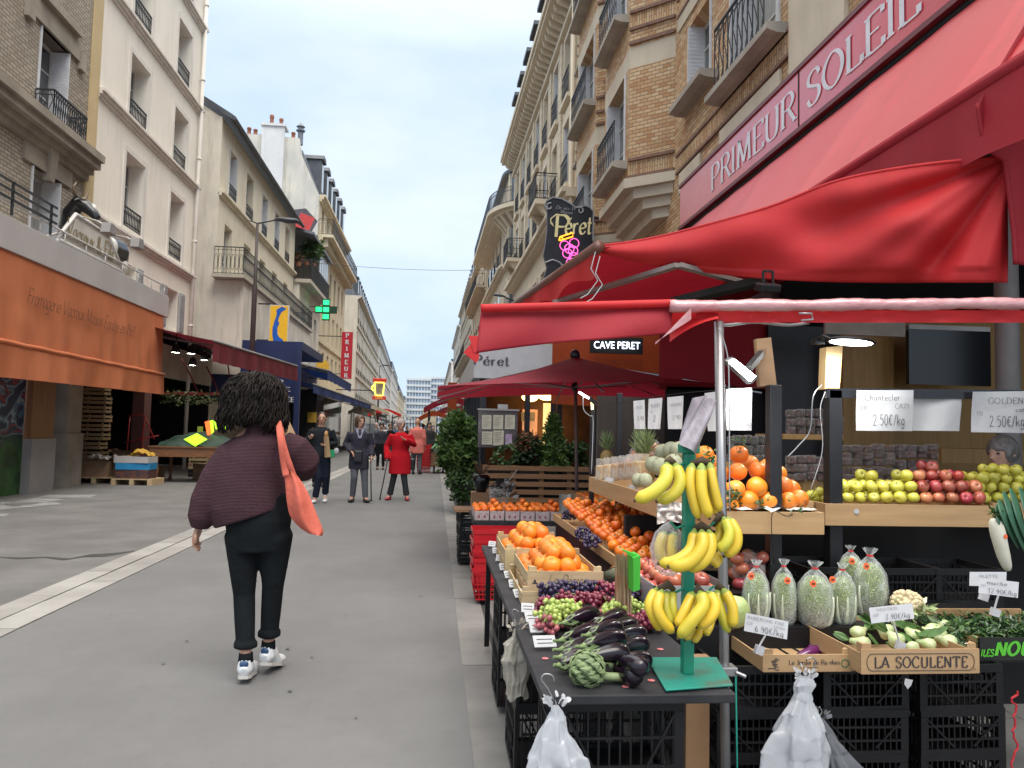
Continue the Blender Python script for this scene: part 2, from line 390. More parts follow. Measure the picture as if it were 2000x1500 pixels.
def text(s,o,xd,ud,size,mat,parent=None,name='lettering',thick=.9,thin=.35,nib=0,serif=0,slant=0,gap=1.2,jit=0,center=False,width=None,fn=None,build=True,mb=None,depth=0):
 """size = cap height; o = baseline start; xd, ud = directions in space"""
 o=V(o);xd=V(xd).normalized();ud=V(ud).normalized();k=size/7;kx=k
 if width:kx=width/txtw(s,gap)
 nrm=xd.cross(ud);mb=mb or MB();x=-txtw(s,gap)/2 if center else 0;lay=0;r=random.Random(len(s)*13+int(size*1e4))
 def put(px,py,l):
  q=o+xd*((px+slant*py)*kx)+ud*(py*k)+nrm*(.0006*l)
  return fn(q)if fn else q
 def rib(pts):
  nonlocal lay
  lay=(lay+1)%4
  n=len(pts);Lp=[];Rp=[]
  for i in range(n):
   a=pts[max(i-1,0)];b=pts[min(i+1,n-1)];dx,dy=b[0]-a[0],b[1]-a[1];l=math.hypot(dx,dy)or 1;dx/=l;dy/=l
   th=math.atan2(dy,dx)-nib;wd=math.hypot(thick*math.sin(th),thin*math.cos(th))/2
   if 0<i<n-1:
    c=pts[i];l1=math.hypot(c[0]-a[0],c[1]-a[1])or 1;cs=((c[0]-a[0])*dx+(c[1]-a[1])*dy)/l1;wd/=max(cs,.5)
   Lp.append((pts[i][0]-dy*wd,pts[i][1]+dx*wd));Rp.append((pts[i][0]+dy*wd,pts[i][1]-dx*wd))
  vs=[put(x+p[0],p[1],lay)for p in Lp]+[put(x+p[0],p[1],lay)for p in Rp]
  mb.add(vs,[(i,n+i,n+i+1,i+1)for i in range(n-1)])
 for ch in s:
  if ch not in G:x+=2.2+gap;continue
  w_,st=G[ch];jy=r.uniform(-jit,jit);jx=r.uniform(-jit,jit)*.5
  for cv,pts in st:
   q=[(a+jx+r.uniform(-jit,jit)*.3,b+jy+r.uniform(-jit,jit)*.3)for a,b in pts]
   if cv:
    if pts[0]==pts[-1]:q[-1]=q[0]
    rib(crv(q))
   else:
    for i in range(len(q)-1):rib([q[i],q[i+1]])
   if serif:
    for e,nb in((pts[0],pts[1]),(pts[-1],pts[-2])):
     if e[1]in(0,7)and abs(nb[1]-e[1])>abs(nb[0]-e[0])*1.2 and not(cv and ch in 'CGS')and ch!='N' or(ch in 'SCG' and False):
      rib([(e[0]-serif,e[1]+(thin/2 if e[1]==0 else-thin/2)),(e[0]+serif,e[1]+(thin/2 if e[1]==0 else-thin/2))])
  x+=w_+gap
 if not build:return mb
 return mb.build(name,mat,parent)
def ftext(s,o,xd,ud,size,mat,parent=None,name='lettering',depth=.004,width=None):
 cu_=bpy.data.curves.new('t','FONT');cu_.body=s;cu_.size=1;cu_.extrude=0;cu_.resolution_u=3
 ob=bpy.data.objects.new('t',cu_);COL.objects.link(ob);dg=bpy.context.evaluated_depsgraph_get();dg.update()
 me=bpy.data.meshes.new_from_object(ob.evaluated_get(dg));bpy.data.objects.remove(ob)
 xs=[v_.co.x for v_ in me.vertices];wx=(max(xs)-min(xs))or 1;k=size/.69;kx=(width/wx)if width else k
 xd=V(xd).normalized();ud=V(ud).normalized();x0=min(xs)
 for v_ in me.vertices:v_.co=V(o)+xd*((v_.co.x-x0)*kx)+ud*(v_.co.y*k)
 me.materials.clear();me.materials.append(mat);me.name=name
 o2=bpy.data.objects.new(name,me);COL.objects.link(o2)
 if parent is not None:o2 .parent=parent
 return o2
def wb(mb,name,mat,root,**k):
 return under(mb.build(name,mat,**k),root)
def sub(o,par):
 for q in[o]+SIB.get(o.name,[]):q.parent=par
 return o
# ---------------- ground ----------------
m_asph=M('asphalt',(.172,.171,.169),(.134,.1335,.132),rough=.82,scale=.9,bmp=.5,bs=160,bd=.004,lo=.3,hi=.7)
m_asph2=M('old_asphalt',(.17,.165,.157),(.125,.121,.116),rough=.85,scale=1.3,bmp=.6,bs=120,bd=.005)
def stain(m,scale,amt,st=(1,1,1)):
 N=m.node_tree.nodes;L=m.node_tree.links;b=N['Principled BSDF'];src=b.inputs['Base Color'].links[0].from_socket
 f,_=noi(N,L,coords(N,L,st),scale,9,.72,.5,.68)
 k=N.new('ShaderNodeMath');k.operation='MULTIPLY';k.inputs[1].default_value=amt;L.new(f,k.inputs[0])
 L.new(mixc(N,L,k.outputs[0],src,(.09,.088,.085,1)),b.inputs['Base Color'])
stain(m_asph,.55,.3,(1,.3,1));stain(m_asph,9,.18);stain(m_asph2,.8,.5);stain(m_asph2,14,.25)
m_slab=M('granite_slab',(.25,.24,.225),(.18,.174,.165),rough=.75,scale=2.2,bmp=.4,bs=90,bd=.003)
m_slab2=M('granite_slab_dark',(.2,.195,.185),(.15,.146,.14),rough=.75,scale=3.1,bmp=.4,bs=90,bd=.003)
m_grout=M('gutter_grime',(.075,.072,.068),(.04,.04,.038),rough=.9,scale=5)
def sheet(name,x0,x1,y0,y1,z,mat):return struct(name,MB().add([(x0,y0,z),(x1,y0,z),(x1,y1,z),(x0,y1,z)],[(0,1,2,3)]),mat)
sheet('ground',-120,120,-20,900,-.012,M('far_ground',(.2,.2,.2),rough=.9))
sheet('road',-2.72,.2,-6,330,0.0,m_asph)
def slabs(name,x0,x1,y0,y1,step,z,g=.008,seed=1):
 r=random.Random(seed);mb=MB();y=y0;cut=[]
 while y<y1:
  l=step*r.uniform(.8,1.2)if y<40 else step*6;mb.mi=1 if r.random()<.35 else 0
  dz=r.uniform(0,.003);mb.box(x0,x1-g,y,y+l-g,z-.05,z+dz);y+=l
 return struct(name,mb,[m_slab,m_slab2])
sheet('gutter',-3.2,.46,-6,300,-.006,m_grout)
slabs('right_kerb',.2,.41,-2,200,.95,.004)
m_pav=M('pavement_slab',(.2,.195,.185),(.15,.146,.14),rough=.8,scale=1.4,bmp=.4,bs=100,bd=.003);stain(m_pav,1.2,.45)
pv=MB();r_=random.Random(3)
for i in range(60):
 for j,(xa,xb)in enumerate(((.45,.88),(.886,1.9),(1.906,2.9),(2.906,4.6))):
  y=-2+i*.8+(j%2)*.37;pv.box(xa,xb,y,y+.792,-.03,.035+r_.uniform(0,.002))
pv.box(.45,4.6,46.5,250,-.03,.035)
struct('right_pavement',pv,m_pav)
m_slab=M('pale_strip_stone',(.36,.35,.325),(.29,.28,.26),rough=.75,scale=2.2,bmp=.4,bs=90,bd=.003);m_slab2=M('pale_strip_stone_worn',(.3,.29,.27),(.25,.24,.225),rough=.75,scale=3)
slabs('left_kerb_strip',-2.95,-2.72,0,200,.9,.004,seed=5)
slabs('left_kerb_stones',-3.18,-2.955,0,200,1.1,.006,seed=8)
sheet('left_pavement',-9,-3.18,-6,300,.0035,m_asph2)
m_wl=M('worn_white_paint',(.3,.3,.29),(.2,.2,.19),rough=.8,scale=5)
pl=MB()
for(a,b,c,d)in(((0,985),(70,972),(130,975),(30,990)),((0,980),(110,981),(122,985),(0,995)),((95,966),(190,966),(175,972),(70,972)),((0,1003),(20,1003),(10,1008),(0,1008))):
 q=[at(*p,Z=.008)for p in(a,b,c,d)];pl.add(q,[(0,1,2,3)])
struct('worn_road_paint',pl,m_wl)
cr=MB();pts=[at(x,y,Z=.008)for x,y in((0,1088),(40,1090),(90,1088),(130,1092),(170,1085),(215,1083),(262,1076))]
for i in range(len(pts)-1):
 a,b=pts[i],pts[i+1];wd=[.02,.05,.03,.06,.09,.12,.02][i];w2=[.02,.05,.03,.06,.09,.12,.02][i+1]
 cr.add([a-V((0,wd,0)),b-V((0,w2,0)),b+V((0,w2,0)),a+V((0,wd,0))],[(0,1,2,3)])
struct('tarmac_crack',cr,m_grout)
rp_=random.Random(12);lt=MB()
for i in range(34):
 x=rp_.uniform(-2.6,.1)if i%3 else rp_.uniform(-5,-3.3);y=rp_.uniform(2.3,14);s_=rp_.uniform(.008,.02)
 lt.add([(x+s_*math.cos(t)*rp_.uniform(.6,1.3),y+s_*math.sin(t)*rp_.uniform(.6,1.3),.0085)for t in(0,1,2,3,4,5)],[(0,1,2,3,4,5)])
struct('pavement_gum_spots',lt,M('gum',(.1,.1,.1),rough=.9))
# ---------------- building kit ----------------
m_frame=M('white_window_frame',(.62,.62,.6),(.5,.5,.48),rough=.5,scale=3)
m_glass=glassmat('window_glass',(.05,.06,.065));m_curt=M('net_curtain',(.42,.42,.4),(.28,.28,.27),rough=.9,scale=5,st=(9,9,1))
m_iron=M('wrought_iron',(.03,.032,.038),(.018,.019,.022),rough=.5,scale=9)
m_ironb=M('blue_iron',(.06,.085,.11),(.04,.055,.075),rough=.5,scale=9)
m_shut=M('white_shutter',(.66,.67,.69),(.55,.56,.58),rough=.55,scale=4)
m_shutg=M('grey_shutter',(.42,.44,.45),(.34,.36,.37),rough=.6,scale=4)
m_zinc=M('zinc_roof',(.17,.19,.215),(.12,.135,.155),rough=.5,scale=1.5,st=(1,6,1),metal=.2)
m_zincd=M('dark_zinc',(.09,.1,.115),(.06,.068,.078),rough=.5,scale=2,metal=.2)
m_pot=M('terracotta_pot',(.42,.17,.1),(.3,.12,.08),rough=.8,scale=8)
m_stone=M('stone_trim',(.5,.46,.38),(.4,.365,.3),rough=.85,scale=2,bmp=.3,bs=30,streak=.25)
class Bld:
 """A house front in its own frame: x along the front, -y towards the street, z up."""
 def __init__(s,name,label,p0,p1,group='buildings along the street'):
  s.p0=V((p0[0],p0[1],0));d=V((p1[0]-p0[0],p1[1]-p0[1],0));s.W=d.length
  s.root=thing(name,label,'building',s.p0,math.atan2(d.y,d.x),group)
  s.wins={}
 def u(s,y):
  d=(V((0,y,0))-s.p0);dirx=V((math.cos(s.root.rotation_euler.z),math.sin(s.root.rotation_euler.z),0))
  return(y-s.p0 .y)/dirx.y
 def wall(s,z0,z1,ops,mat,depth=.28,u0=0,u1=None,name='wall',y=0,back=10,ends=True,endmat=None):
  u1=s.W if u1 is None else u1;us=sorted({u0,u1,*[o[0]for o in ops],*[o[1]for o in ops]});zs=sorted({z0,z1,*[o[2]for o in ops],*[o[3]for o in ops]})
  mb=MB()
  for i in range(len(us)-1):
   for j in range(len(zs)-1):
    a,b,c,d=us[i],us[i+1],zs[j],zs[j+1];mu,mz=(a+b)/2,(c+d)/2
    if any(o[0]<mu<o[1]and o[2]<mz<o[3]for o in ops):continue
    mb.add([(a,y,c),(b,y,c),(b,y,d),(a,y,d)],[(0,1,2,3)])
  for(a,b,c,d)in[o[:4]for o in ops]:
   mb.add([(a,y,c),(b,y,c),(b,y,d),(a,y,d),(a,y+depth,c),(b,y+depth,c),(b,y+depth,d),(a,y+depth,d)],[(0,4,5,1),(1,5,6,2),(2,6,7,3),(3,7,4,0)])
  if ends:mb.mi=1 if endmat else 0;mb.add([(u0,y,z0),(u0,y+back,z0),(u0,y+back,z1),(u0,y,z1)],[(0,1,2,3)]);mb.add([(u1,y,z0),(u1,y+back,z0),(u1,y+back,z1),(u1,y,z1)],[(3,2,1,0)]);mb.mi=0
  if ends:mb.add([(u0,y,z1),(u1,y,z1),(u1,y+back,z1),(u0,y+back,z1)],[(0,1,2,3)])
  return mb.build(name,[mat,endmat or mat],s.root)
 def win(s,a,b,c,d,depth=.24,style='case',y=0,shut=None,fr=m_frame,curt=False,simple=False):
  key=(round(b-a,2),round(d-c,2),style,shut,curt,simple,depth)
  if key not in s.wins:
   w_,h=b-a,d-c;f=MB();yy=depth-.05;t=.06
   f.box(0,t,yy,yy+.06,0,h);f.box(w_-t,w_,yy,yy+.06,0,h);f.box(t,w_-t,yy,yy+.06,0,t);f.box(t,w_-t,yy,yy+.06,h-t,h)
   f.box(w_/2-.04,w_/2+.04,yy-.012,yy+.048,t,h-t)
   if not simple:
    for q in(.36,.68):f.box(t,w_/2-.04,yy+.008,yy+.04,h*q-.015,h*q+.015);f.box(w_/2+.04,w_-t,yy+.008,yy+.04,h*q-.015,h*q+.015)
   fo=f.build('window',fr,s.root)
   g=MB();g.mi=0;g.add([(t,yy+.03,t),(w_-t,yy+.03,t),(w_-t,yy+.03,h-t),(t,yy+.03,h-t)],[(0,1,2,3)])
   go=g.build('pane',m_curt if curt else m_glass,fo)
   if shut:
    sh=MB();sw=min(w_*.3,depth-.02)
    for x0 in(.012,w_-.045):
     sh.box(x0,x0+.035,-.03,sw,.03,h-.02)
     k=int(h/.07)
     for i in range(k):sh.box(x0-.004 if x0>w_/2 else x0+.03,x0+.006 if x0>w_/2 else x0+.04,0,sw-.03,.05+i*.07,.09+i*.07)
    sh.build('shutter',shut,fo)
   fo.location=(a,y,c);s.wins[key]=fo
   return fo
  src=s.wins[key];o=src.copy();COL.objects.link(o);o.location=(a,y,c)
  for k in kids(src):k2=k.copy();COL.objects.link(k2);k2 .parent=o
  return o
 def band(s,z0,z1,proj,mat=None,u0=0,u1=None,name='cornice',steps=1,y=0):
  u1=s.W if u1 is None else u1;mb=MB()
  for i in range(steps):
   q=proj*(i+1)/steps;za=z0+(z1-z0)*i/steps;zb=z0+(z1-z0)*(i+1)/steps
   mb.box(u0-.002*i,u1+.002*i,y-q,y+.02,za,zb)
  return mb.build(name,mat or m_stone,s.root)
 def guard(s,a,b,z,h=.5,y=-.05,mat=m_iron,style=0,depth=0,name='window_guard',step=.1,box=None):
  key=('g',round(b-a,2),h,style,depth,mat.name)
  if key in s.wins:
   o=s.wins[key].copy();COL.objects.link(o);o.location=(a,y,z);return o
  mb=guard_mb(b-a,h,style,depth,step)
  o=mb.build(name,mat,s.root);o.location=(a,y,z);s.wins[key]=o;return o
def guard_mb(w_,h,style=0,depth=0,step=.1):
 mb=MB()
 def run(p,q):
  p,q=V(p),V(q);L_=(q-p).length;n=max(2,int(L_/step));up=V((0,0,1))
  mb.bar(p+up*h,q+up*h,.035,.03);mb.bar(p+up*.03,q+up*.03,.02)
  if style:mb.bar(p+up*(h-.1),q+up*(h-.1),.014)
  for i in range(n+1):
   x=p.lerp(q,i/n);mb.bar(x,x+up*h,.014)
  if style==1:
   for i in range(n):
    x=p.lerp(q,(i+.5)/n);d=(q-p).normalized()
    pts=[x+d*(step*.42*math.cos(t))+up*(h*.45+h*.3*math.sin(t))for t in[k*math.pi/5 for k in range(11)]]
    for k in range(10):mb.bar(pts[k],pts[k+1],.011)
  if style==2:
   for i in range(n):
    x=p.lerp(q,(i+.5)/n);d=(q-p).normalized()
    pts=[x+d*(step*.45*math.sin(t*1.5))+up*(h*t/5)for t in range(6)]
    for k in range(5):mb.bar(pts[k],pts[k+1],.012)
 if depth:
  run((0,0,0),(w_,0,0));run((0,0,0),(0,depth,0));run((w_,0,0),(w_,depth,0))
 else:run((0,0,0),(w_,0,0))
 return mb
XL=-7.9
# L1: brick house on the left
mb1=brickmat('grey_beige_brick',[(.33,.29,.225),(.4,.355,.28),(.45,.4,.32)],(.17,.145,.12),.22,.075,.012)
m_st1=M('weathered_stone',(.36,.32,.26),(.25,.22,.18),rough=.9,scale=1.7,bmp=.35,bs=22,streak=.3)
B=Bld('brick_house','grey beige brick house with stone ledges at the far left above the orange awning',(XL,5),(XL,17.55))
ops=[(B.u(15.4),B.u(16.6),7.42,9.15),(B.u(15.4),B.u(16.55),4.6,6.35),(B.u(11.6),B.u(12.8),7.42,9.15),(B.u(11.6),B.u(12.8),4.6,6.35),(B.u(15.4),B.u(16.6),10.6,12.4)]
B.wall(4.2,15,ops,mb1,depth=.4)
for o in ops:B.win(*o[:4],depth=.38,shut=m_shut,curt=(o[2]<5))
lg=MB()
for i,(q,za,zb)in enumerate(((.1,6.72,6.86),(.2,6.86,6.98),(.34,6.98,7.14),(.42,7.14,7.3))):lg.box(0,B.W+.03+.002*i,-q,.02,za,zb)
lg.build('stone_ledge',m_st1,B.root)
k=MB();
for yy in(15.4,11.6):
 a=B.u(yy);k.box(a-.35,a+1.55,-.05,.06,6.35,6.72);k.add([(a+.45,-.16,6.98),(a+.75,-.16,6.98),(a+.7,-.1,6.2),(a+.5,-.1,6.2),(a+.45,.05,6.98),(a+.75,.05,6.98),(a+.7,.05,6.2),(a+.5,.05,6.2)],[(0,3,2,1),(0,4,7,3),(1,2,6,5),(2,3,7,6),(0,1,5,4)])
 k.box(a-.45,a+1.65,-.06,.06,9.15,9.6);k.box(a-.2,a+1.4,-.16,.06,9.6,9.75);k.box(a-.6,a-.35,-.09,.06,9.0,9.4);k.box(a+1.55,a+1.8,-.09,.06,9.0,9.4)
k.build('stone_lintels',m_st1,B.root)
for yy in(15.35,11.55):B.guard(B.u(yy),B.u(yy+1.4),7.3,.52,y=-.36,style=2,depth=.34,step=.09)
B.guard(0.5,B.u(14.9),7.3,.52,y=-.36,style=2,step=.09)if False else None
rr=MB()
for i in range(3):rr.bar((B.u(9),-1.0,4.95+i*.14),(B.u(14.4),-1.0,4.95+i*.14),.035)
for i in range(5):rr.bar((B.u(9.2+i*1.25),-1.0,4.7),(B.u(9.2+i*1.25),-1.0,5.25),.035)
rr.build('roof_rail',m_iron,B.root)
ys_=MB();ys_.box(B.W+.004,B.W+.4,-.05,10,3.9,15);ys_.build('rendered_pier',M('yellow_render',(.6,.47,.26),(.52,.4,.22),rough=.85,scale=1,streak=.25),B.root)
# L2: tall white rendered house
m_w2=M('white_render',(.86,.81,.72),(.8,.75,.66),rough=.85,scale=.6,streak=.22,bmp=.12,bs=15)
m_w2t=M('white_render_trim',(.78,.74,.68),(.68,.64,.58),rough=.8,scale=1.2,streak=.3)
B=Bld('rendered_house','tall white rendered house with thin string courses left of the street lamp',(XL,17.97),(XL,25.3))
cA,cB=(B.u(19.7),B.u(20.95)),(B.u(22.95),B.u(24.15));ops=[]
for(za,zb)in((6.35,8.2),(9.12,10.75),(11.8,13.45),(14.4,16)):
 for c in(cA,cB):ops.append((c[0],c[1],za,zb))
ops+=[(cA[0]+.1,cA[1]-.2,4.7,5.45),(cB[0]+.1,cB[1]-.1,4.2,5.4)]
B.wall(4.05,17.6,ops,m_w2,depth=.45)
for i,o in enumerate(ops):B.win(*o,depth=.42,curt=(i%3==1))
sr=MB()
for o in ops[:8]:
 t=.13;sr.box(o[0]-t,o[0]-.002,-.03,.02,o[2]-.1,o[3]+t);sr.box(o[1]+.002,o[1]+t,-.03,.02,o[2]-.1,o[3]+t);sr.box(o[0],o[1],-.03,.02,o[3]+.002,o[3]+t)
sr.build('window_surround',m_w2t,B.root)
for z in(5.95,8.85,11.4,14.1,16.9):B.band(z,z+.2,.16,m_w2t,steps=3,name='string_course')
for o in ops[:8]:B.guard(o[0]+.02,o[1]-.02,o[2],.5,y=.02,style=1,step=.1)
sh=MB()
for x0 in(ops[9][0]-.52,ops[9][1]+.05,ops[8][0]-.4,ops[8][1]+.05):
 zz=4.2 if x0>cB[0]-1 else 4.7;ww=.45 if x0>cB[0]-1 else .32
 sh.box(x0,x0+ww,-.06,-.015,zz,zz+(1.2 if ww>.4 else .75))
 for i in range(15 if ww>.4 else 9):sh.box(x0+.04,x0+ww-.04,-.075,-.06,zz+.06+i*.075,zz+.1+i*.075)
sh.build('shutter',m_shutg,B.root)
dp=MB();dp.tube([(B.W-.22,-.1,0),(B.W-.22,-.1,17.4)],.06,10)
for z in(4.5,7.2,9.9,12.5,15):dp.tube([(B.W-.22,-.1,z),(B.W-.22,-.1,z+.06)],.075,10)
dp.build('downpipe',m_w2t,B.root,smooth=True)
# L3: low cream house with terrace
m_c3=M('cream_render',(.7,.64,.51),(.62,.56,.44),rough=.88,scale=.8,streak=.35,bmp=.15,bs=12)
m_c3w=M('dirty_white_render',(.7,.65,.56),(.58,.54,.47),rough=.88,scale=.9,streak=.45,bmp=.15,bs=12)
B=Bld('terrace_house','low cream house with dark slate eaves and iron railed terrace behind the street lamp',(XL,27.8),(XL,42.3))
ops=[(B.u(y),B.u(y+1.15),9.95,11.7)for y in(28.9,31.6,34.3,37,39.7)]+[(B.u(y),B.u(y+1.1),6.85,8.8)for y in(28.7,31.6,34.4,37,39.7)]
B.wall(0,12.45,ops,m_c3,depth=.3,back=5,endmat=m_c3w)
for i,o in enumerate(ops):B.win(*o,depth=.28,shut=m_shut if i in(0,2,3)else None,curt=(i%2==0))
for o in ops[:5]:B.guard(o[0]+.05,o[1]-.05,o[2],.45,y=-.02,style=1,step=.12)
B.band(9.6,9.78,.18,m_c3,steps=2,name='string_course')
gb=MB();gb.add([(-.003,0,12.4),(-.003,3,14.3),(-.003,5,12.4)],[(0,1,2)]);gb.build('gable',m_c3w,B.root)
rf=MB();rf.prism([(-.35,12.35),(3.1,14.45),(3.1,14.6),(-.4,12.5)],lambda a,b,t:(t,a,b),-.12,B.W+.1);rfo=rf.build('roof',m_zincd,B.root)
g=MB();g.tube([(-.1,-.42,12.4),(B.W,-.42,12.35)],.08,8);sub(g.build('gutter',m_zincd),rfo)
tv=MB();tv.box(0,B.W,-1.0,-.003,3.2,6.55);tv.build('lower_wall',m_c3w,B.root)
tb=MB();tb.box(-.5,B.W+.2,-1.12,-.01,6.56,6.68);tb.build('terrace_slab',m_stone,B.root)
B.guard(-.45,B.W+.15,6.68,.95,y=-1.06,style=1,depth=1.0,step=.14,name='terrace_railing')
fb=MB();fb.box(-.03,0.0,-.95,0,0,3.2)
# ceramic window boxes etc: red garden chairs on the terrace
m_redp=M('red_metal',(.45,.03,.03),(.35,.02,.02),rough=.45,scale=5)
def folding_chair(loc,rz,lab):
 t=thing('garden_chair',lab,'chair',loc,rz,'red garden chairs on the terrace')
 a=MB()
 for i in range(4):a.box(-.2,.2,-.18+i*.1,-.1+i*.1,.43,.45)
 a.build('seat',m_redp,t);a=MB();a.box(-.2,.2,.2,.22,.65,.75);a.box(-.2,.2,.2,.22,.8,.88);a.build('backrest',m_redp,t)
 for sx in(-.19,.19):a=MB();a.bar((sx,-.2,0),(sx,.22,.9),.02);a.bar((sx,.2,0),(sx,-.18,.44),.02);a.build('leg',m_redp,t)
folding_chair((-8.35,33.5,6.68),R(100),'red slatted garden chair on the iron railed terrace nearer the lamp post')
folding_chair((-8.4,35.3,6.68),R(80),'red slatted garden chair farther along the iron railed terrace')
# L3b: narrow house with a planted loggia
B=Bld('loggia_house','narrow white house with planted loggia balcony under a glass screen',(-7.6,42.5),(-7.6,50))
B.wall(0,9.3,[(1,2,6.4,8.1),(3.2,4.2,6.4,8.1),(5.4,6.4,6.4,8.1),(1,2,3.6,5.3),(3.4,4.4,3.6,5.3)],m_c3w,back=4)
for u_ in(1,3.2,5.4):B.win(u_,u_+1,6.4,8.1)
for u_ in(1,3.4):B.win(u_,u_+1,3.6,5.3)
ff=MB();ff.box(.1,B.W-.1,-.5,0,.02,3.3);ff.build('shop_front',M('shop_black',(.01,.01,.012),rough=.4),B.root)
fl=MB();fl.box(-.1,B.W,-.6,4,9.3,9.5);fl.build('balcony_slab',m_stone,B.root)
bk=MB();bk.box(-.1,B.W,1.6,4,9.5,12.1);bk.box(B.W-.3,B.W,-.4,1.6,9.5,12.4);bk.build('upper_wall',m_w2t,B.root)
rf=MB();rf.prism([(-.7,11.95),(4,13.1),(4,13.25),(-.7,12.1)],lambda a,b,t:(t,a,b),-.15,B.W);rf.build('roof',m_zinc,B.root)
B.guard(-.08,B.W-.3,9.5,1.0,y=-.58,depth=.5,step=.12,name='balcony_railing')
gs=MB();gs.box(3.4,B.W-.3,-.5,-.47,10.5,11.95)
for i in range(5):gs.box(3.4+i*.9,3.45+i*.9,-.52,-.45,9.5,12)
gs.build('glass_screen',M('pale_glass',(.4,.44,.46),rough=.2),B.root)
# L4: tall house with bare party wall
m_p4=M('stained_party_wall',(.66,.63,.55),(.5,.49,.45),rough=.9,scale=.5,streak=.5,bmp=.2,bs=8)
m_f4=M('pale_yellow_stone',(.62,.54,.39),(.54,.465,.33),rough=.85,scale=.9,streak=.25)
B=Bld('party_wall_house','tall house with stained bare party wall, graffiti and mansard dormers',(XL,50.1),(XL,65.5))
cols=[1.2+i*2.35 for i in range(6)];ops=[]
for za,zb in((4.6,6.6),(7.6,9.6),(10.6,12.6),(14.3,16.0)):
 for c in cols:ops.append((c,c+1.05,za,zb))
B.wall(0,16.4,ops,m_f4,back=.3,endmat=m_f4)
for i,o in enumerate(ops):B.win(*o,simple=True,curt=(i%4==1))
pw=MB()
poly=[(0,0),(0,16.4),(1.2,19.0),(1.4,20.1),(9,20.3),(9,0)]
pw.prism(poly,lambda a,b,t:(t,a,b),-.3,-.004)
pwo=pw.build('party_wall',m_p4,B.root)
ch=MB();ch.box(-.55,-.302,2.3,3.7,9,20.7);ch.box(-.65,.5,2.22,3.78,20.702,20.86);ch.build('chimney_stack',M('blue_white_render',(.66,.66,.65),(.58,.59,.6),rough=.85,scale=1,streak=.25),B.root)
pt=MB()
for(y,z,h)in((2.6,20.86,.5),(3.2,20.86,.7),(4.6,20.2,.45),(6.4,20.25,.4),(1.8,20.1,.4),(4.2,20.2,.35)):pt.lathe([(.14,z),(.11,z+h*.7),(.15,z+h*.72),(.13,z+h)],(-.15,y,0),8)
pt.build('chimney_pots',m_pot,B.root,smooth=True)
rf=MB();rf.prism([(0,16.4),(1.2,19.4),(3.5,20.3),(9,20.3),(9,16.4)],lambda a,b,t:(t,a,b),0,B.W);rf.build('roof',m_zinc,B.root)
for c in cols:
 d_=MB();d_.box(c,c+1.1,.15,1.6,17,19.3);d_.prism([(c-.12,19.3),(c+1.22,19.3),(c+1.0,19.6),(c+.1,19.6)],lambda a,b,t:(a,t,b),.0,1.7)
 do=d_.build('dormer',m_zincd,B.root);q=MB();q.box(c+.15,c+.95,.12,.148,17.2,19.1);sub(q.build('pane',m_glass),do)
vt=MB();vt.lathe([(.18,20.2),(.18,21.1),(.3,21.12),(.3,21.2),(.18,21.22),(.18,21.4),(.3,21.42),(.02,21.7)],(1.2,1.6,0),8);vt.build('roof_vent',m_zinc,B.root)
ff=MB();ff.box(.2,B.W-.2,-.06,0,.02,3.6);ff.build('shop_window',m_glass,B.root);ff=MB();ff.box(.1,B.W-.1,-.16,0,3.602,4.1);ff.build('shop_fascia',m_zincd,B.root)
B.band(16.1,16.55,.4,m_f4,steps=3);B.band(13.4,13.75,.3,m_f4,steps=2,name='string_course');B.band(7.1,7.3,.12,m_f4,name='string_course')
bs=MB();bs.box(0,B.W,-.95,0,13.76,13.95)
for i in range(24):bs.box(.3+i*.65,.5+i*.65,-.6,0,13.2,13.758)
bs.build('balcony_slab',m_f4,B.root)
B.guard(0,B.W,13.95,1.0,y=-.92,style=1,depth=.9,step=.2,name='balcony_railing')
gf=MB()
for(pts,mi)in((((-.2,14.7),(.8,15.5),(2.6,15.2),(3.4,14.3),(2.7,13.2),(1.0,12.7)),0),(((.2,14.9),(1.1,15.2),(1.5,14.2),(.7,13.6)),1),(((1.6,15.1),(2.8,14.9),(2.5,13.9),(1.9,14.1)),1),(((.05,13.2),(1.2,13.5),(1.5,11.6),(.1,10.6)),1),(((.3,13.9),(2.2,13.5),(1.9,12.9),(.5,13.1)),2),(((1.6,12.6),(2.6,13.3),(2.2,12.0)),2),(((.5,12.6),(1.0,12.8),(1.1,12.0)),2)):
 gf.mi=mi;lay=.31+.004*(len(gf.f));gf.add([(-lay,max(a,.02),b)for a,b in pts],[tuple(range(len(pts)))[::-1]])
gf.build('graffiti',[M('graffiti_black',(.06,.055,.07),(.09,.08,.1),scale=3),M('graffiti_red',(.55,.05,.05),(.42,.04,.04),scale=3),M('graffiti_blush',(.7,.55,.52),scale=4)],B.root)
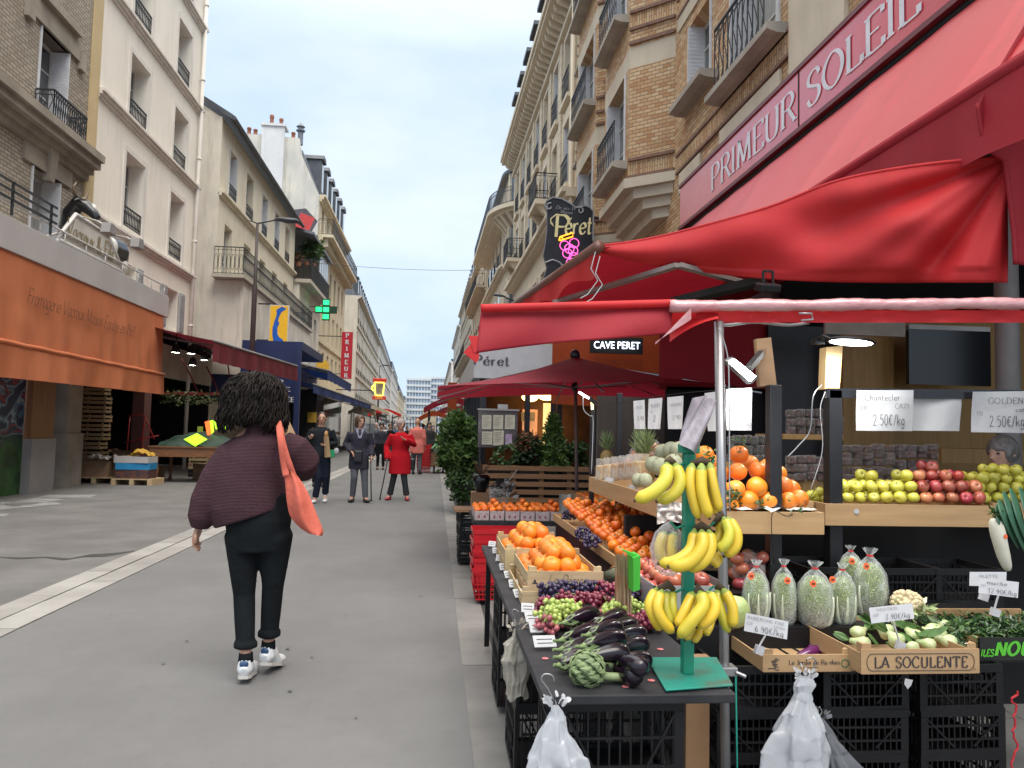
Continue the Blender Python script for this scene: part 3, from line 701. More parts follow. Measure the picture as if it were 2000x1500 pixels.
# L5, L6, L7... the row receding to the left of the street's end
m_cols=[((.58,.53,.44),(.5,.455,.37)),((.64,.62,.58),(.55,.53,.5)),((.6,.53,.4),(.52,.46,.34)),((.55,.52,.47),(.46,.43,.39)),((.66,.64,.6),(.56,.54,.51))]
def row_house(name,label,p0,p1,H,mat,nf=5,pitch=2.3,roof=2.6,zf=3.8,dorm=True,iron=m_iron,shut=None,side=None,guards=True,bandz=(),ww=1.0,group='buildings along the street',base=True,pots=True,balc=None):
 B=Bld(name,label,p0,p1,group);n=max(1,int((B.W-.6)/pitch));mg=(B.W-(n-1)*pitch-ww)/2;fh=(H-zf-.4)/nf;ops=[]
 for f in range(nf):
  for c in range(n):ops.append((mg+c*pitch,mg+c*pitch+ww,zf+f*fh+.35,zf+f*fh+.35+min(1.9,fh*.68)))
 B.wall(0,H,ops,mat,back=8,endmat=side)
 for i,o in enumerate(ops):
  B.win(*o,simple=True,curt=((i*7+3)%5==1),shut=(shut if shut and i%3 else None),depth=.26)
  if guards:B.guard(o[0]-.02,o[1]+.02,o[2],.5,y=-.04,mat=iron,step=.14)
 B.band(H-.35,H,.4,mat,steps=3)
 for f in range(nf):B.band(zf+f*fh-.1,zf+f*fh+.06,.1,mat,name='string_course')
 q_=random.Random(int(abs(p0[1])*7));u_=.3
 while u_<B.W-2:
  l_=min(q_.uniform(3,5.5),B.W-.3-u_);f=MB();f.box(u_,u_+l_-.25,-.05,.0,.02,2.9);fo=f.build('shop_window',[m_glass,m_zincd][q_.random()<.3],B.root);f=MB();f.box(u_-.05,u_+l_-.2,-.12,0,2.95,3.45);sub(f.build('shop_fascia',q_.choice(SHC),B.root),fo);u_+=l_
 if balc is not None:
  z=zf+balc*fh+.1;s_=MB();s_.box(0,B.W,-.8,0,z,z+.14)
  for i in range(int(B.W/1.1)):s_.box(.3+i*1.1,.5+i*1.1,-.5,0,z-.4,z-.003)
  s_.build('balcony_slab',mat,B.root);B.guard(0,B.W,z+.14,.95,y=-.78,mat=iron,depth=.7,step=.2,name='balcony_railing')
 if roof:
  rf=MB();rf.prism([(0,H),(.25,H+.1),(1.0,H+roof*.8),(3.5,H+roof),(8,H+roof),(8,H)],lambda a,b,t:(t,a,b),.02,B.W-.02);rf.build('roof',m_zinc,B.root)
  if dorm:
   for c in range(n):
    x=mg+c*pitch-.05;d_=MB();d_.box(x,x+ww+.1,.12,1.4,H+.25,H+roof*.74);d_.box(x-.1,x+ww+.2,.05,1.5,H+roof*.74+.001,H+roof*.74+.12)
    do=d_.build('dormer',m_zincd,B.root);q=MB();q.box(x+.18,x+ww-.08,.095,.118,H+.45,H+roof*.66);sub(q.build('pane',m_glass),do)
  cs=MB()
  for u_ in(.1,B.W-.8):cs.box(u_,u_+.7,2.0,5,H+.5,H+roof+1.3)
  cso=cs.build('chimney_stack',mat,B.root)
  if pots:
   pt=MB()
   for u_ in(.1,B.W-.8):
    for i in range(5):pt.lathe([(.13,0),(.1,.5),(.13,.52),(.11,.6)],(u_+.35,2.3+i*.6,H+roof+1.3),6)
   sub(pt.build('chimney_pots',m_pot),cso)
 return B
SHC=[M('fascia_navy',(.02,.03,.08)),M('fascia_burgundy',(.15,.015,.025)),M('fascia_cream',(.5,.46,.36)),M('fascia_green',(.02,.07,.04)),M('fascia_black',(.02,.02,.022))]
def far_col(i):return M('facade_%s'%('sand','chalk','honey','grey','bone')[i],*m_cols[i],rough=.85,scale=.8,streak=.3,bmp=.1,bs=10)
def eave(px,py,H):p=at(px,py,Z=H);return(p.x,p.y)
row_house('grey_roofed_house','long pale house with slate dormers and blank side wall behind the vertical red sign',eave(699,577,14.3),eave(740,672,14.3),14.3,far_col(0),nf=4,shut=m_shut,side=far_col(0),zf=4)
row_house('dormered_house','chalky house front midway down the left side of the street',eave(741,668,15),eave(764,728,15),15,far_col(1),nf=4,zf=4,side=far_col(1),roof=3)
row_house('distant_house','white narrow house past the chalky house, left side of the street',eave(766,722,15.5),eave(777,752,15.5),15.5,far_col(4),nf=5,zf=4,side=far_col(4),guards=False)
row_house('distant_house','honey coloured house near the far end of the left side',eave(779,764,13.5),eave(789,785,13.5),13.5,far_col(2),nf=4,zf=4,guards=False)
row_house('distant_house','farthest pale house on the left side before the glass office block',eave(791,782,15),eave(803,805,15),15,far_col(1),nf=4,zf=4,guards=False)
# modern office at the end of the street
m_off=M('office_white',(.55,.58,.6),(.48,.5,.52),rough=.6,scale=.2);m_offg=M('office_glass',(.16,.22,.3),(.22,.29,.37),rough=.2,scale=.4,st=(1,1,.3))
Y0=330;t=thing('office_block','modern glass office block with pale floor bands closing the end of the street','building',(-6,Y0,0))
for(pa,pb,pz,yy,nb)in((792,838,740,Y0,9),(822,868,737,Y0+12,10)):
 a=at(pa,840,Y=yy);b=at(pb,840,Y=yy);H_=at(pa,pz,Y=yy).z;body=MB();body.box(a.x,b.x,yy,yy+14,0,H_);wb(body,'glass_wall',m_offg,t)
 bd=MB();ml=MB()
 for i in range(nb+1):z=H_*i/nb;bd.box(a.x-.3,b.x+.3,yy-.4,yy+14.3,z-.55,z+.35)
 for i in range(9):x=a.x+(b.x-a.x)*i/8;ml.box(x-.15,x+.15,yy-.2,yy-.05,0,H_)
 wb(bd,'floor_band',m_off,t);wb(ml,'mullion',m_off,t)
row_house('end_house','small cream house standing in front of the glass office block',(at(826,800,Y=300).x,300),(at(852,800,Y=300).x,300.1),9.5,far_col(2),nf=3,zf=3,guards=False,roof=0)
# ---------------- right side ----------------
XR=4.3
bc=[(.48,.24,.11),(.56,.35,.18),(.62,.43,.24),(.66,.49,.3),(.6,.39,.22)]
m_br=brickmat('tan_orange_brick',bc,(.2,.15,.105),.22,.072,.009)
m_brv=brickmat('soldier_brick',bc,(.2,.15,.105),.22,.072,.009,vertical=True)
m_brd=M('dark_brick_moulding',(.24,.14,.1),(.17,.1,.075),rough=.8,scale=9)
m_cst=M('smooth_cream_stone',(.6,.54,.42),(.52,.46,.36),rough=.85,scale=1.2,streak=.22)
m_cst2=M('grey_stone_sill',(.42,.39,.33),(.3,.28,.24),rough=.85,scale=2.5,streak=.3,bmp=.25,bs=30)
B=Bld('brick_house','orange and tan brick house with angular bay windows above the red shop sign',(XR,23.6),(XR,1.5))
U=lambda y:23.6-y
ops=[];sills=[]
for k in range(4):
 z=6.65+k*2.95
 ops+=[(U(10.95),U(9.25),z,z+2.2),(U(12.9),U(11.75),z+.6,z+2.0),(U(6.6),U(5.2),z,z+2.2),(U(22.9),U(21.7),z+.1,z+2.1)]
B.wall(5.0,18,ops,m_br,depth=.42,back=10)
for i,o in enumerate(ops):B.win(*o,depth=.4 if i%4!=1 else .3,shut=m_shut,curt=(i%3==0))
tr=MB();sl=MB();dk=MB();so=MB()
for k in range(4):
 z=6.65+k*2.95
 for(a,b)in((U(14.2)+.72,U(1.5)),(0,U(20.2))):
  dk.box(a,b,-.05,.0,z-.16,z-.11);dk.box(a,b,-.05,.0,z-.49,z-.44);so.box(a,b,-.022,.0,z-.44,z-.16)
  tr.box(a,b,-.03,.0,z+2.202,z+2.46)if k>=0 else None
 for(a,b,zz)in((U(11.25),U(9.0),z),(U(13.1),U(11.5),z+.6),(U(6.9),U(4.9),z),(U(23.1),U(21.5),z+.1)):
  sl.prism([(-.3,zz-.12),(-.3,zz-.03),(.1,zz-.001),(.1,zz-.16),(-.16,zz-.16)],lambda p,q,t:(t,p,q),a,b)
for(a,b)in((U(11.3),U(9.2)),(U(13.3),U(12.2))):tr.box(a,b,-.04,-.003,5.75,6.12)
tr.box(U(8.9),U(7.6),-.06,-.003,5.0,7.9);tr.box(U(8.6),U(7.9),-.35,-.06,7.5,7.8);tr.box(U(8.5),U(8.0),-.22,-.06,7.2,7.5)
tr.build('stone_band',m_cst,B.root);sl.build('window_sill',m_cst2,B.root);dk.build('brick_moulding',m_brd,B.root);so.build('soldier_course',m_brv,B.root)
for k in range(2):
 z=6.65+k*2.95
 B.guard(U(10.98),U(9.22),z,.9,y=-.24,style=2,step=.17,mat=m_iron);B.guard(U(6.6),U(5.2),z,.9,y=-.24,style=2,step=.17)
 B.guard(U(22.9),U(21.7),z+.1,.8,y=-.2,style=2,step=.15)
def bay(y_far,y_near,out,rn,zb,name='bay_window'):
 """bay projecting to the street; rn = street distance used by the slanted side"""
 ua,ub=U(y_far),U(y_near);root=B.root
 prof=[(ua-rn,0),(ua,-out),(ub,-out),(ub+rn,0)]
 w0,w1=ua+.3,ub-.28
 for k in range(4):
  z=zb+k*2.95;zt=z+2.95
  for i in range(3):
   (a,ya),(b,yb)=prof[i],prof[i+1]
   if i!=1:
    mb=MB()
    def F(s_,zz,a=a,b=b,ya=ya,yb=yb):return(a+(b-a)*s_,ya+(yb-ya)*s_,zz)
    for(z0,z1,mi)in((z,z+.34,1),(z+.34,z+2.2,0),(z+2.2,z+2.62,2),(z+2.62,zt,0)):
     mb.mi=mi;mb.add([F(0,z0),F(1,z0),F(1,z1),F(0,z1)],[(0,1,2,3)])
    mb.mi=3
    for zz in(z+.34,z-.002,z+2.66):
     n=V((yb-ya,-(b-a),0)).normalized()*.05
     q=[V(F(0,zz)),V(F(1,zz))]
     mb.add([q[0],q[1],q[1]+n,q[0]+n,q[0]+V((0,0,.06)),q[1]+V((0,0,.06)),q[1]+n+V((0,0,.06)),q[0]+n+V((0,0,.06))],[(0,1,2,3),(4,7,6,5),(2,6,7,3),(1,5,6,2),(0,3,7,4)])
    mb.build('bay_side',[m_br,m_brv,m_cst,m_brd],root)
   else:
    o=[(w0,w1,z+.42,z+2.24)]
    us=[a,w0,w1,b];mb=MB()
    for(z0,z1,mi)in((z,z+.34,1),(z+.34,z+.42,0),(z+.42,z+2.24,0),(z+2.24,z+2.62,2),(z+2.62,zt,0)):
     mb.mi=mi
     for j in range(3):
      if j==1 and z0==z+.42:continue
      mb.add([(us[j],ya,z0),(us[j+1],ya,z0),(us[j+1],ya,z1),(us[j],ya,z1)],[(0,1,2,3)])
    c,d=z+.42,z+2.24;dp_=.3;mb.mi=0
    mb.add([(w0,ya,c),(w1,ya,c),(w1,ya,d),(w0,ya,d),(w0,ya+dp_,c),(w1,ya+dp_,c),(w1,ya+dp_,d),(w0,ya+dp_,d)],[(0,4,5,1),(1,5,6,2),(2,6,7,3),(3,7,4,0)])
    mb.build('bay_front',[m_br,m_brv,m_cst],root)
    B.win(w0,w1,c,d,depth=.29,y=ya,shut=m_shut)
    s_=MB();s_.prism([(-.3,c-.13),(-.3,c-.03),(.0,c-.001),(.0,c-.17),(-.16,c-.17)],lambda p,q,t:(t,p+ya,q),w0-.18,w1+.18);s_.build('window_sill',m_cst2,root)
    B.guard(w0+.02,w1-.02,c,.85,y=ya-.22,style=2,step=.15)
 cb=MB()
 for i in range(4):
  f0=1-.22*i;z1=zb-.19*i;z0=z1-.19;s_=out*f0+.09-.03*i;r2=rn*f0
  pp=[(ua-r2-.06,0),(ua-.03,-s_),(ub+.03,-s_),(ub+r2+.06,0)]
  cb.prism(pp,lambda p,q,t:(p,q,t),z0,z1-.002)
 cb.build('corbel',m_cst,root)
bay(16.5,14.3,.72,.62,6.32);bay(20.0,17.45,.72,.5,6.0)
# R2: cream stone house with modillion cornice
m_r2=M('cream_limestone',(.7,.62,.48),(.62,.54,.41),rough=.85,scale=.9,streak=.2,bmp=.12,bs=14)
m_r2b=brickmat('limestone_blocks',[(.62,.55,.42),(.67,.59,.45),(.7,.62,.48)],(.42,.37,.28),1.1,.42,.02,bd=.01)
pR=at(1008,300,Z=16.9);B=Bld('limestone_house','cream limestone house with long bracketed cornice and slate mansard beyond the brick house',(pR.x,pR.y),(XR,23.9));W2=B.W
n2=7;pit=(W2-1.2)/n2;ops=[]
for z in(5.6,9.9,13.0):
 for c in range(n2):u_=.6+pit*(c+.5)-.55;ops.append((u_,u_+1.1,z,z+2.25))
B.wall(0,16.1,ops,m_r2,depth=.32,back=9)
for i,o in enumerate(ops):
 B.win(*o,depth=.3,simple=False,shut=m_shut if i%2 else None,curt=(i%3==0));B.guard(o[0]-.05,o[1]+.05,o[2],.9,y=-.12,style=1,step=.14)
tr=MB()
for o in ops:
 tr.box(o[0]-.16,o[0]-.002,-.07,0,o[2]-.1,o[3]+.16);tr.box(o[1]+.002,o[1]+.16,-.07,0,o[2]-.1,o[3]+.16);tr.box(o[0],o[1],-.07,0,o[3]+.002,o[3]+.16);tr.box(o[0]-.22,o[1]+.22,-.2,0,o[2]-.25,o[2]-.102);tr.box(o[0]-.05,o[1]+.05,-.06,0,o[2]-.8,o[2]-.4)
tr.build('window_surround',m_r2,B.root)
pi=MB()
for c in range(n2+1):
 u_=.6+pit*c;pi.box(u_-.22,u_+.22,-.1,0,9.2,15.7)
pi.build('pilaster',m_r2b,B.root)
md=MB()
for i in range(int(W2/.5)):u_=.1+i*.5;md.prism([(-.003,15.75),(-.003,16.2),(-.62,16.2),(-.55,16.0),(-.25,15.9)],lambda p,q,t:(t,p,q),u_,u_+.2)
md.build('cornice_bracket',m_r2,B.root)
cn=MB();cn.box(-.1,W2+.1,-.2,0,15.55,15.72);cn.box(-.1,W2+.1,-.78,0,16.202,16.35);cn.box(-.12,W2+.12,-.86,0,16.352,16.55);cn.build('cornice',m_r2,B.root)
q_=random.Random(3);u_=.3
while u_<W2-2.5:f=MB();f.box(u_,u_+3,-.06,0,.04,2.9);fo=f.build('shop_window',m_glass,B.root);f=MB();f.box(u_-.1,u_+3.1,-.15,0,2.95,3.5);sub(f.build('shop_fascia',q_.choice(SHC),B.root),fo);u_+=3.4
sc_=MB();sc_.box(-.05,W2,-.35,0,9.0,9.14);sc_.box(-.05,W2,-.5,0,9.142,9.3);sc_.build('string_course',m_r2,B.root)
for c in(1,5):
 u_=.6+pit*(c+.5);b_=MB();b_.box(u_-1,u_+1,-.9,0,9.66,9.84);b_.prism([(0,9.0),(0,9.66),(-.8,9.66),(-.6,9.4)],lambda p,q,t:(t,p,q),u_-.8,u_-.55);b_.prism([(0,9.0),(0,9.66),(-.8,9.66),(-.6,9.4)],lambda p,q,t:(t,p,q),u_+.55,u_+.8)
 b_.build('balcony_slab',m_r2,B.root);B.guard(u_-1,u_+1,9.84,.95,y=-.88,depth=.85,style=1,step=.14,name='balcony_railing')
u_=1.2;b_=MB();b_.box(u_-1,u_+2.4,-1.3,0,5.25,5.45);b_.build('balcony_slab',m_r2,B.root);B.guard(u_-1,u_+2.4,5.45,1.2,y=-1.28,depth=1.2,style=1,step=.14,name='balcony_railing')
rf=MB();rf.prism([(-.6,16.55),(-.3,16.75),(1.0,19.8),(5,20.8),(9,20.8),(9,16.55)],lambda p,q,t:(t,p,q),0,W2);rf.build('roof',m_zincd,B.root)
for c in range(n2):
 x=.6+pit*(c+.5)-.6;d_=MB();d_.box(x,x+1.2,-.25,1.4,16.9,19.1);d_.box(x-.14,x+1.34,-.42,1.5,19.102,19.28);do=d_.build('dormer',m_zincd,B.root)
 q=MB();q.box(x+.2,x+1.0,-.28,-.253,17.2,18.9);sub(q.build('pane',m_glass),do)
rp2=MB();rp2 .tube([(W2-.15,-.16,0),(W2-.15,-.16,16.2)],.07,10);rp2 .build('downpipe',m_r2,B.root,smooth=True)
# R3: corner house with a rounded, balconied corner
t3=thing('corner_house','stone corner house with round balconied corner beyond the limestone house','building',(3.4,46,0),0,'buildings along the street')
cx,cy,rad=6.85,46.5,2.9
def arc(rr,k=14,a0=180,a1=275):return[(cx+rr*math.cos(R(a0+(a1-a0)*i/k)),cy+rr*math.sin(R(a0+(a1-a0)*i/k)))for i in range(k+1)]
def outline(rr):return[(3.75+(2.9-rr),60.0)]+arc(rr)+[(9,cy-rr+.2)]
def wallring(mb,rr,z0,z1):
 o=outline(rr);n=len(o)
 for i in range(n-1):mb.add([(o[i][0],o[i][1],z0),(o[i+1][0],o[i+1][1],z0),(o[i+1][0],o[i+1][1],z1),(o[i][0],o[i][1],z1)],[(0,1,2,3)])
def ledge(mb,r0,r1,z0,z1):
 a,b=outline(r0),outline(r1)
 for i in range(len(a)-1):
  P_=[a[i],a[i+1],b[i+1],b[i]]
  mb.add([(x,y,z0)for x,y in P_]+[(x,y,z1)for x,y in P_],[(0,3,2,1),(4,5,6,7),(2,3,7,6)])
mb=MB();wallring(mb,rad,0,15.0);wb(mb,'wall',m_r2b,t3)
mb=MB()
for(p,z0,z1)in((.25,3.9,4.1),(.22,7.6,7.75),(.35,7.75,7.95),(.25,11.2,11.35),(.4,11.35,11.5),(.3,14.2,14.35)):ledge(mb,rad-.02,rad+p,z0,z1)
wb(mb,'string_course',m_r2,t3)
mb=MB();ledge(mb,rad-.02,rad+1.15,14.5,14.75);ledge(mb,rad-.02,rad+.8,14.35,14.5)
for i in range(9):
 a=R(182+i*11);d=V((math.cos(a),math.sin(a),0));c0=V((cx,cy,0));sd=V((-d.y,d.x,0))*.14
 for s_ in(1,):
  q=[c0+d*rad,c0+d*(rad+.8),c0+d*(rad+.25),c0+d*rad];zz=[14.35,14.35,13.8,13.5]
  mb.add([V((p.x,p.y,z))-sd for p,z in zip(q,zz)]+[V((p.x,p.y,z))+sd for p,z in zip(q,zz)],[(0,1,2,3),(7,6,5,4),(1,5,6,2),(2,6,7,3)])
wb(mb,'balcony',m_r2,t3)
mb=MB();o=outline(rad+1.05)
for i in range(1,len(o)-2):
 p,q=V((*o[i],0)),V((*o[i+1],0));n=4
 for zz in(15.72,14.85,15.5):mb.bar(p+V((0,0,zz)),q+V((0,0,zz)),.03)
 for j in range(n):x=p.lerp(q,j/n);mb.bar(x+V((0,0,14.75)),x+V((0,0,15.72)),.022)
p,q=V((*o[0],0)),V((*o[1],0))
for zz in(15.72,14.85):mb.bar(p+V((0,0,zz)),q+V((0,0,zz)),.03)
for j in range(50):x=p.lerp(q,j/50);mb.bar(x+V((0,0,14.75)),x+V((0,0,15.72)),.022)
wb(mb,'balcony_railing',m_ironb,t3)
def r3win(a,z0,z1,gd=True,w_=1.1):
 d=V((math.cos(R(a)),math.sin(R(a)),0));c0=V((cx,cy,0))+d*(rad+.01);sd=V((-d.y,d.x,0))
 f=MB();up=V((0,0,1))
 f.prism([(-w_/2,z0),(w_/2,z0),(w_/2,z1),(-w_/2,z1)],lambda p,q,t:c0+sd*p+up*q+d*t,-.2,.012)
 fo=wb(f,'window',M('dark_window_reveal',(.1,.1,.1),rough=.8),t3)
 f=MB()
 for x0 in(-w_/2+.02,-.03,w_/2-.08):f.prism([(x0,z0),(x0+.06,z0),(x0+.06,z1),(x0,z1)],lambda p,q,t:c0+sd*p+up*q+d*t,.013,.04)
 sub(f.build('frame',m_frame),fo)
 f=MB();f.prism([(-w_/2+.09,z0+.05),(w_/2-.09,z0+.05),(w_/2-.09,z1-.05),(-w_/2+.09,z1-.05)],lambda p,q,t:c0+sd*p+up*q+d*t,.014,.02);sub(f.build('pane',m_glass),fo)
 tr=MB()
 for x0 in(-w_/2-.16,w_/2+.002):tr.prism([(x0,z0-.1),(x0+.158,z0-.1),(x0+.158,z1+.1),(x0,z1+.1)],lambda p,q,t:c0+sd*p+up*q+d*t,-.05,.09)
 sub(tr.build('surround',m_r2),fo)
 if gd:
  g=MB()
  for zz in(z0+.05,z0+.9):g.bar(c0+sd*-(w_/2+.1)+up*zz+d*.25,c0+sd*(w_/2+.1)+up*zz+d*.25,.04)
  for i in range(13):x=c0+sd*(-(w_/2+.1)+(w_+.2)*i/12)+d*.25;g.bar(x+up*z0,x+up*(z0+.9),.02)
  wb(g,'window_guard',m_ironb,t3)
for a in(262,215):
 for z0 in(4.6,8.4,12.0,15.2):r3win(a,z0,z0+2.1,z0<14)
for yy in(49.5,52,54.5,57):
 for z0 in(4.6,8.4,12.0):
  xx=3.95-(yy-46.5)*.0148;f=MB();f.box(xx-.012,xx+.15,yy-.5,yy+.5,z0,z0+2.1);fo=wb(f,'window',m_glass,t3);g=MB()
  g.box(xx-.14,xx-.1,yy-.6,yy+.6,z0+.86,z0+.9)
  for i in range(9):g.box(xx-.13,xx-.11,yy-.6+i*.15,yy-.58+i*.15,z0,z0+.88)
  wb(g,'window_guard',m_ironb,t3)
mb=MB()
lvl=[(rad-.1,15.0),(rad-.4,17.6),(rad-.75,17.75),(rad-1.3,18.6)]
wallring(mb,rad-.1,15.0,17.0);wb(mb,'attic_wall',m_r2b,t3)
mb=MB();ledge(mb,rad-.3,rad+.3,17.0,17.2)
a,b=outline(rad-.1),outline(rad-1.6)
for i in range(len(a)-1):mb.add([(a[i][0],a[i][1],17.2),(a[i+1][0],a[i+1][1],17.2),(b[i+1][0],b[i+1][1],19.4),(b[i][0],b[i][1],19.4)],[(0,1,2,3)])
mb.add([(x,y,19.4)for x,y in b]+[(9,60,19.4)],[tuple(range(len(b)+1))]);wb(mb,'roof',m_zincd,t3)
mb=MB()
for(y,z)in((53,19.4),(57,19.4)):mb.box(4.9,5.8,y,y+2.2,17.5,z+1.6)
cso=wb(mb,'chimney_stack',m_r2,t3)
mb=MB()
for y in(53.3,54,54.8,57.3,58,58.8):mb.lathe([(.16,21.0),(.13,21.6),(.17,21.62),(.12,21.8)],(5.3,y,0),6)
sub(mb.build('chimney_pots',m_pot),cso)
row_house('honey_stone_house','honey stone house beyond the round cornered house on the right side',(3.4,76),(3.7,60.5),16.2,M('honey_stone',(.6,.5,.36),(.52,.43,.3),rough=.85,scale=.8,streak=.3),nf=4,iron=m_iron,balc=3)
row_house('tall_stone_house','tall stone house with overhanging black gutters far down the right side',(3.05,104),(3.4,76.5),17,far_col(0),nf=5,balc=2)
m_tp=M('tarpaulin_grey',(.08,.085,.1),rough=.8)
row_house('blank_gabled_house','narrow pale house with blank end wall far down the right side',(2.85,135),(3.0,105),16,far_col(4),nf=5,guards=False,side=far_col(4),roof=1.5)
row_house('last_house','last small pale house on the right before the office block',(2.2,300),(2.8,150),15,far_col(1),nf=4,guards=False,roof=1.2,pitch=6,pots=False)
for(py,x_)in((120,897),(590,893)):
 pass
# ---------------- left shops ----------------
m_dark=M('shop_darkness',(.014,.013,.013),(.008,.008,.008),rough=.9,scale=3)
m_orange=M('orange_canvas',(.68,.22,.095),(.6,.185,.075),rough=.8,scale=2,st=(1,1,.3),bmp=.5,bs=5,bd=.03,trans=.25)
m_fascia=M('white_grey_fascia',(.5,.47,.46),(.43,.41,.4),rough=.6,scale=1)
m_greyp=M('grey_painted_panel',(.3,.285,.28),(.25,.24,.235),rough=.6,scale=2)
m_woodp=M('varnished_wood_panel',(.26,.12,.05),(.18,.08,.035),rough=.5,scale=3,st=(12,12,.6))
m_bst=M('brown_stone_pier',(.3,.265,.22),(.2,.175,.15),rough=.85,scale=1.5,streak=.3)
t=thing('cheese_shop_front','ground floor shop front with grey fascia box, wood panel and stone pier at far left','shop front',(-7.9,14,0))
f=MB();f.box(-7.9,-6.9,7.5,20.35,4.12,4.66);wb(f,'fascia',m_fascia,t,bev=.01)
f=MB();f.box(-7.95,-7.72,15.62,16.5,1.05,4.1);wb(f,'wood_panel',m_woodp,t)
f=MB();f.box(-7.97,-7.68,15.6,16.55,0,1.05);wb(f,'base_panel',m_greyp,t)
f=MB();f.box(-8.3,-7.8,17.25,17.9,0,4.1);f.box(-8.35,-7.76,17.2,17.95,0,1.15);wb(f,'stone_pier',m_bst,t)
f=MB();f.box(-9,-8.4,16.5,17.3,0,4.1);f.box(-8.38,-8.33,16.7,17.1,1.9,2.5);wb(f,'door_recess',M('grey_brown_door',(.1,.09,.08),(.07,.065,.06),rough=.7,scale=3),t)
f=MB();f.box(-8.32,-8.3,16.85,16.89,1.95,2.45);wb(f,'door_handle',m_frame,t)
f=MB();f.add([(-7.85,7,0),(-7.85,15.6,0),(-7.85,15.6,4.1),(-7.85,7,4.1)],[(0,1,2,3)])
m,N,L_,b_=base('graffiti_paint');v_=coords(N,L_,(1,1,1));w_=N.new('ShaderNodeTexNoise');w_.inputs['Scale'].default_value=1.1;w_.inputs['Distortion'].default_value=2.5;w_.inputs['Detail'].default_value=1.5;L_.new(v_,w_.inputs['Vector'])
rr=N.new('ShaderNodeValToRGB');rr.color_ramp.interpolation='CONSTANT';e=rr.color_ramp.elements;e[0].color=(.01,.02,.06,1);e[1].position=.46;e[1].color=(.05,.12,.2,1)
for p_,c_ in((.5,(.2,.26,.3,1)),(.54,(.02,.03,.08,1)),(.58,(.28,.04,.05,1)),(.61,(.02,.03,.07,1))):x=e.new(p_);x.color=c_
L_.new(w_.outputs[0],rr.inputs[0]);s_=N.new('ShaderNodeSeparateXYZ');L_.new(v_,s_.inputs[0]);mr_=N.new('ShaderNodeMapRange');mr_.inputs[1].default_value=.9;mr_.inputs[2].default_value=1.2;L_.new(s_.outputs[2],mr_.inputs[0])
fg,_=noi(N,L_,v_,3,3);gr=mixc(N,L_,fg,(.04,.14,.03,1),(.015,.04,.015,1));L_.new(mixc(N,L_,mr_.outputs[0],gr,rr.outputs[0]),b_.inputs['Base Color'])
wb(f,'painted_shutter',m,t)
t=thing('shop_awning','long dropped orange canvas awning with script lettering over the cheese shop','awning',(-7,14,0))
def wr(a,b):return noise.noise(V((a*1.3,b*2,3.3)))
def oc(u,v):
 y=7.5+12.6*u;z=4.12-1.46*v
 return(-6.93+.05*v+.02*math.sin(y*9+math.sin(y*3))*v*v+.03*wr(y,z)*math.sin(math.pi*v),y,z)
f=MB();f.grid(oc,180,10);wb(f,'canvas',m_orange,t,smooth=True)
f=MB();f.tube([(-6.86,7.5+12.65*i/40,2.64+.006*math.sin(i*1.9))for i in range(41)],.045,10);wb(f,'front_roller',m_orange,t,smooth=True)
def ov(u,v):
 y=7.5+12.6*u;z=2.6-.5*v-.03*math.sin(u*5)*v
 return(-6.84+.045*math.sin(y*2.3+.8*math.sin(y*1.1))*v+.02*math.sin(y*7.7)*v,y,z)
f=MB();f.grid(ov,200,6);wb(f,'valance',m_orange,t,smooth=True)
under(text('Fromagerie Vacroux Maison Fondée en 1969',(-6.84,13.45,3.36),(0,1,-.006),(0,0,1),.27,M('brown_print',(.2,.07,.03),rough=.8),thick=.6,thin=.25,nib=.6,slant=.3,gap=.35,width=4.6),t)
# sign above the fascia
bp=[at(x,y,X=-6.98)for x,y in((112,466),(148,418),(213,461),(241,533))]
t=thing('rooftop_sign','white board with gold script lettering on a tubular frame above the orange awning','sign',(-7,15,4.66))
f=MB();f.prism([(p.y,p.z)for p in(bp[0],bp[1],bp[2],bp[3])],lambda a,b,t_:(t_,a,b),-7.03,-6.98);wb(f,'board',M('off_white_board',(.62,.6,.55),(.55,.53,.48),rough=.5,scale=2),t)
f=MB()
for i in range(4):f.tube([bp[i],bp[(i+1)%4]],.035,8)
for a in(0,3):f.tube([bp[a],(bp[a].x,bp[a].y,4.66)],.03,8);f.tube([(bp[a].x-.5,bp[a].y,4.66),(bp[a].x,bp[a].y,bp[a].z+.1)],.025,8)
f.tube([(-6.95,7.6,4.9),(-6.95,20.3,4.9)],.02,6)
for i in range(15):f.tube([(-6.95,7.8+i*.88,4.66),(-6.95,7.8+i*.88,4.9)],.015,6)
wb(f,'frame',M('white_tube',(.66,.65,.62),rough=.4),t,smooth=True)
p=at(128,455,X=-6.96);q=at(222,512,X=-6.96)
m_gold=M('gold_lettering',(.34,.26,.12),(.26,.19,.08),rough=.4,metal=.3)
def vac():
 o_=text('Vacroux & Fils',(-6.965,p.y+.05,p.z-.02),(0,q.y-p.y,q.z-p.z+.03),(0,0,1),.34,m_gold,thick=1.0,thin=.3,nib=.6,slant=.12,gap=.3,width=1.55*(q.y-p.y)/1.6);return o_
under(vac(),t)
def spot_arm(a,b,lab):
 t=thing('spot_lamp',lab,'lamp',a,0,'spot lamps on arms over the cheese shop');a=V(a);b=V(b)
 f=MB();f.tube([a,a.lerp(b,.6)+V((0,0,.04)),b],.018,6);wb(f,'arm',M('white_tube',(.6,)*3),t,smooth=True)
 f=MB();d=V((-.7,0,-.7)).normalized();f.prism([(-.1,-.08),(.1,-.08),(.16,.12),(-.16,.12)],lambda p_,q_,t_:b+V((t_*.7,p_,-q_)),-.12,.12);wb(f,'lamp_head',m_greyp,t,bev=.01)
spot_arm(at(160,423,X=-6.98),at(212,445,X=-6.2),'white spot lamp on the shorter arm nearer the cow head')
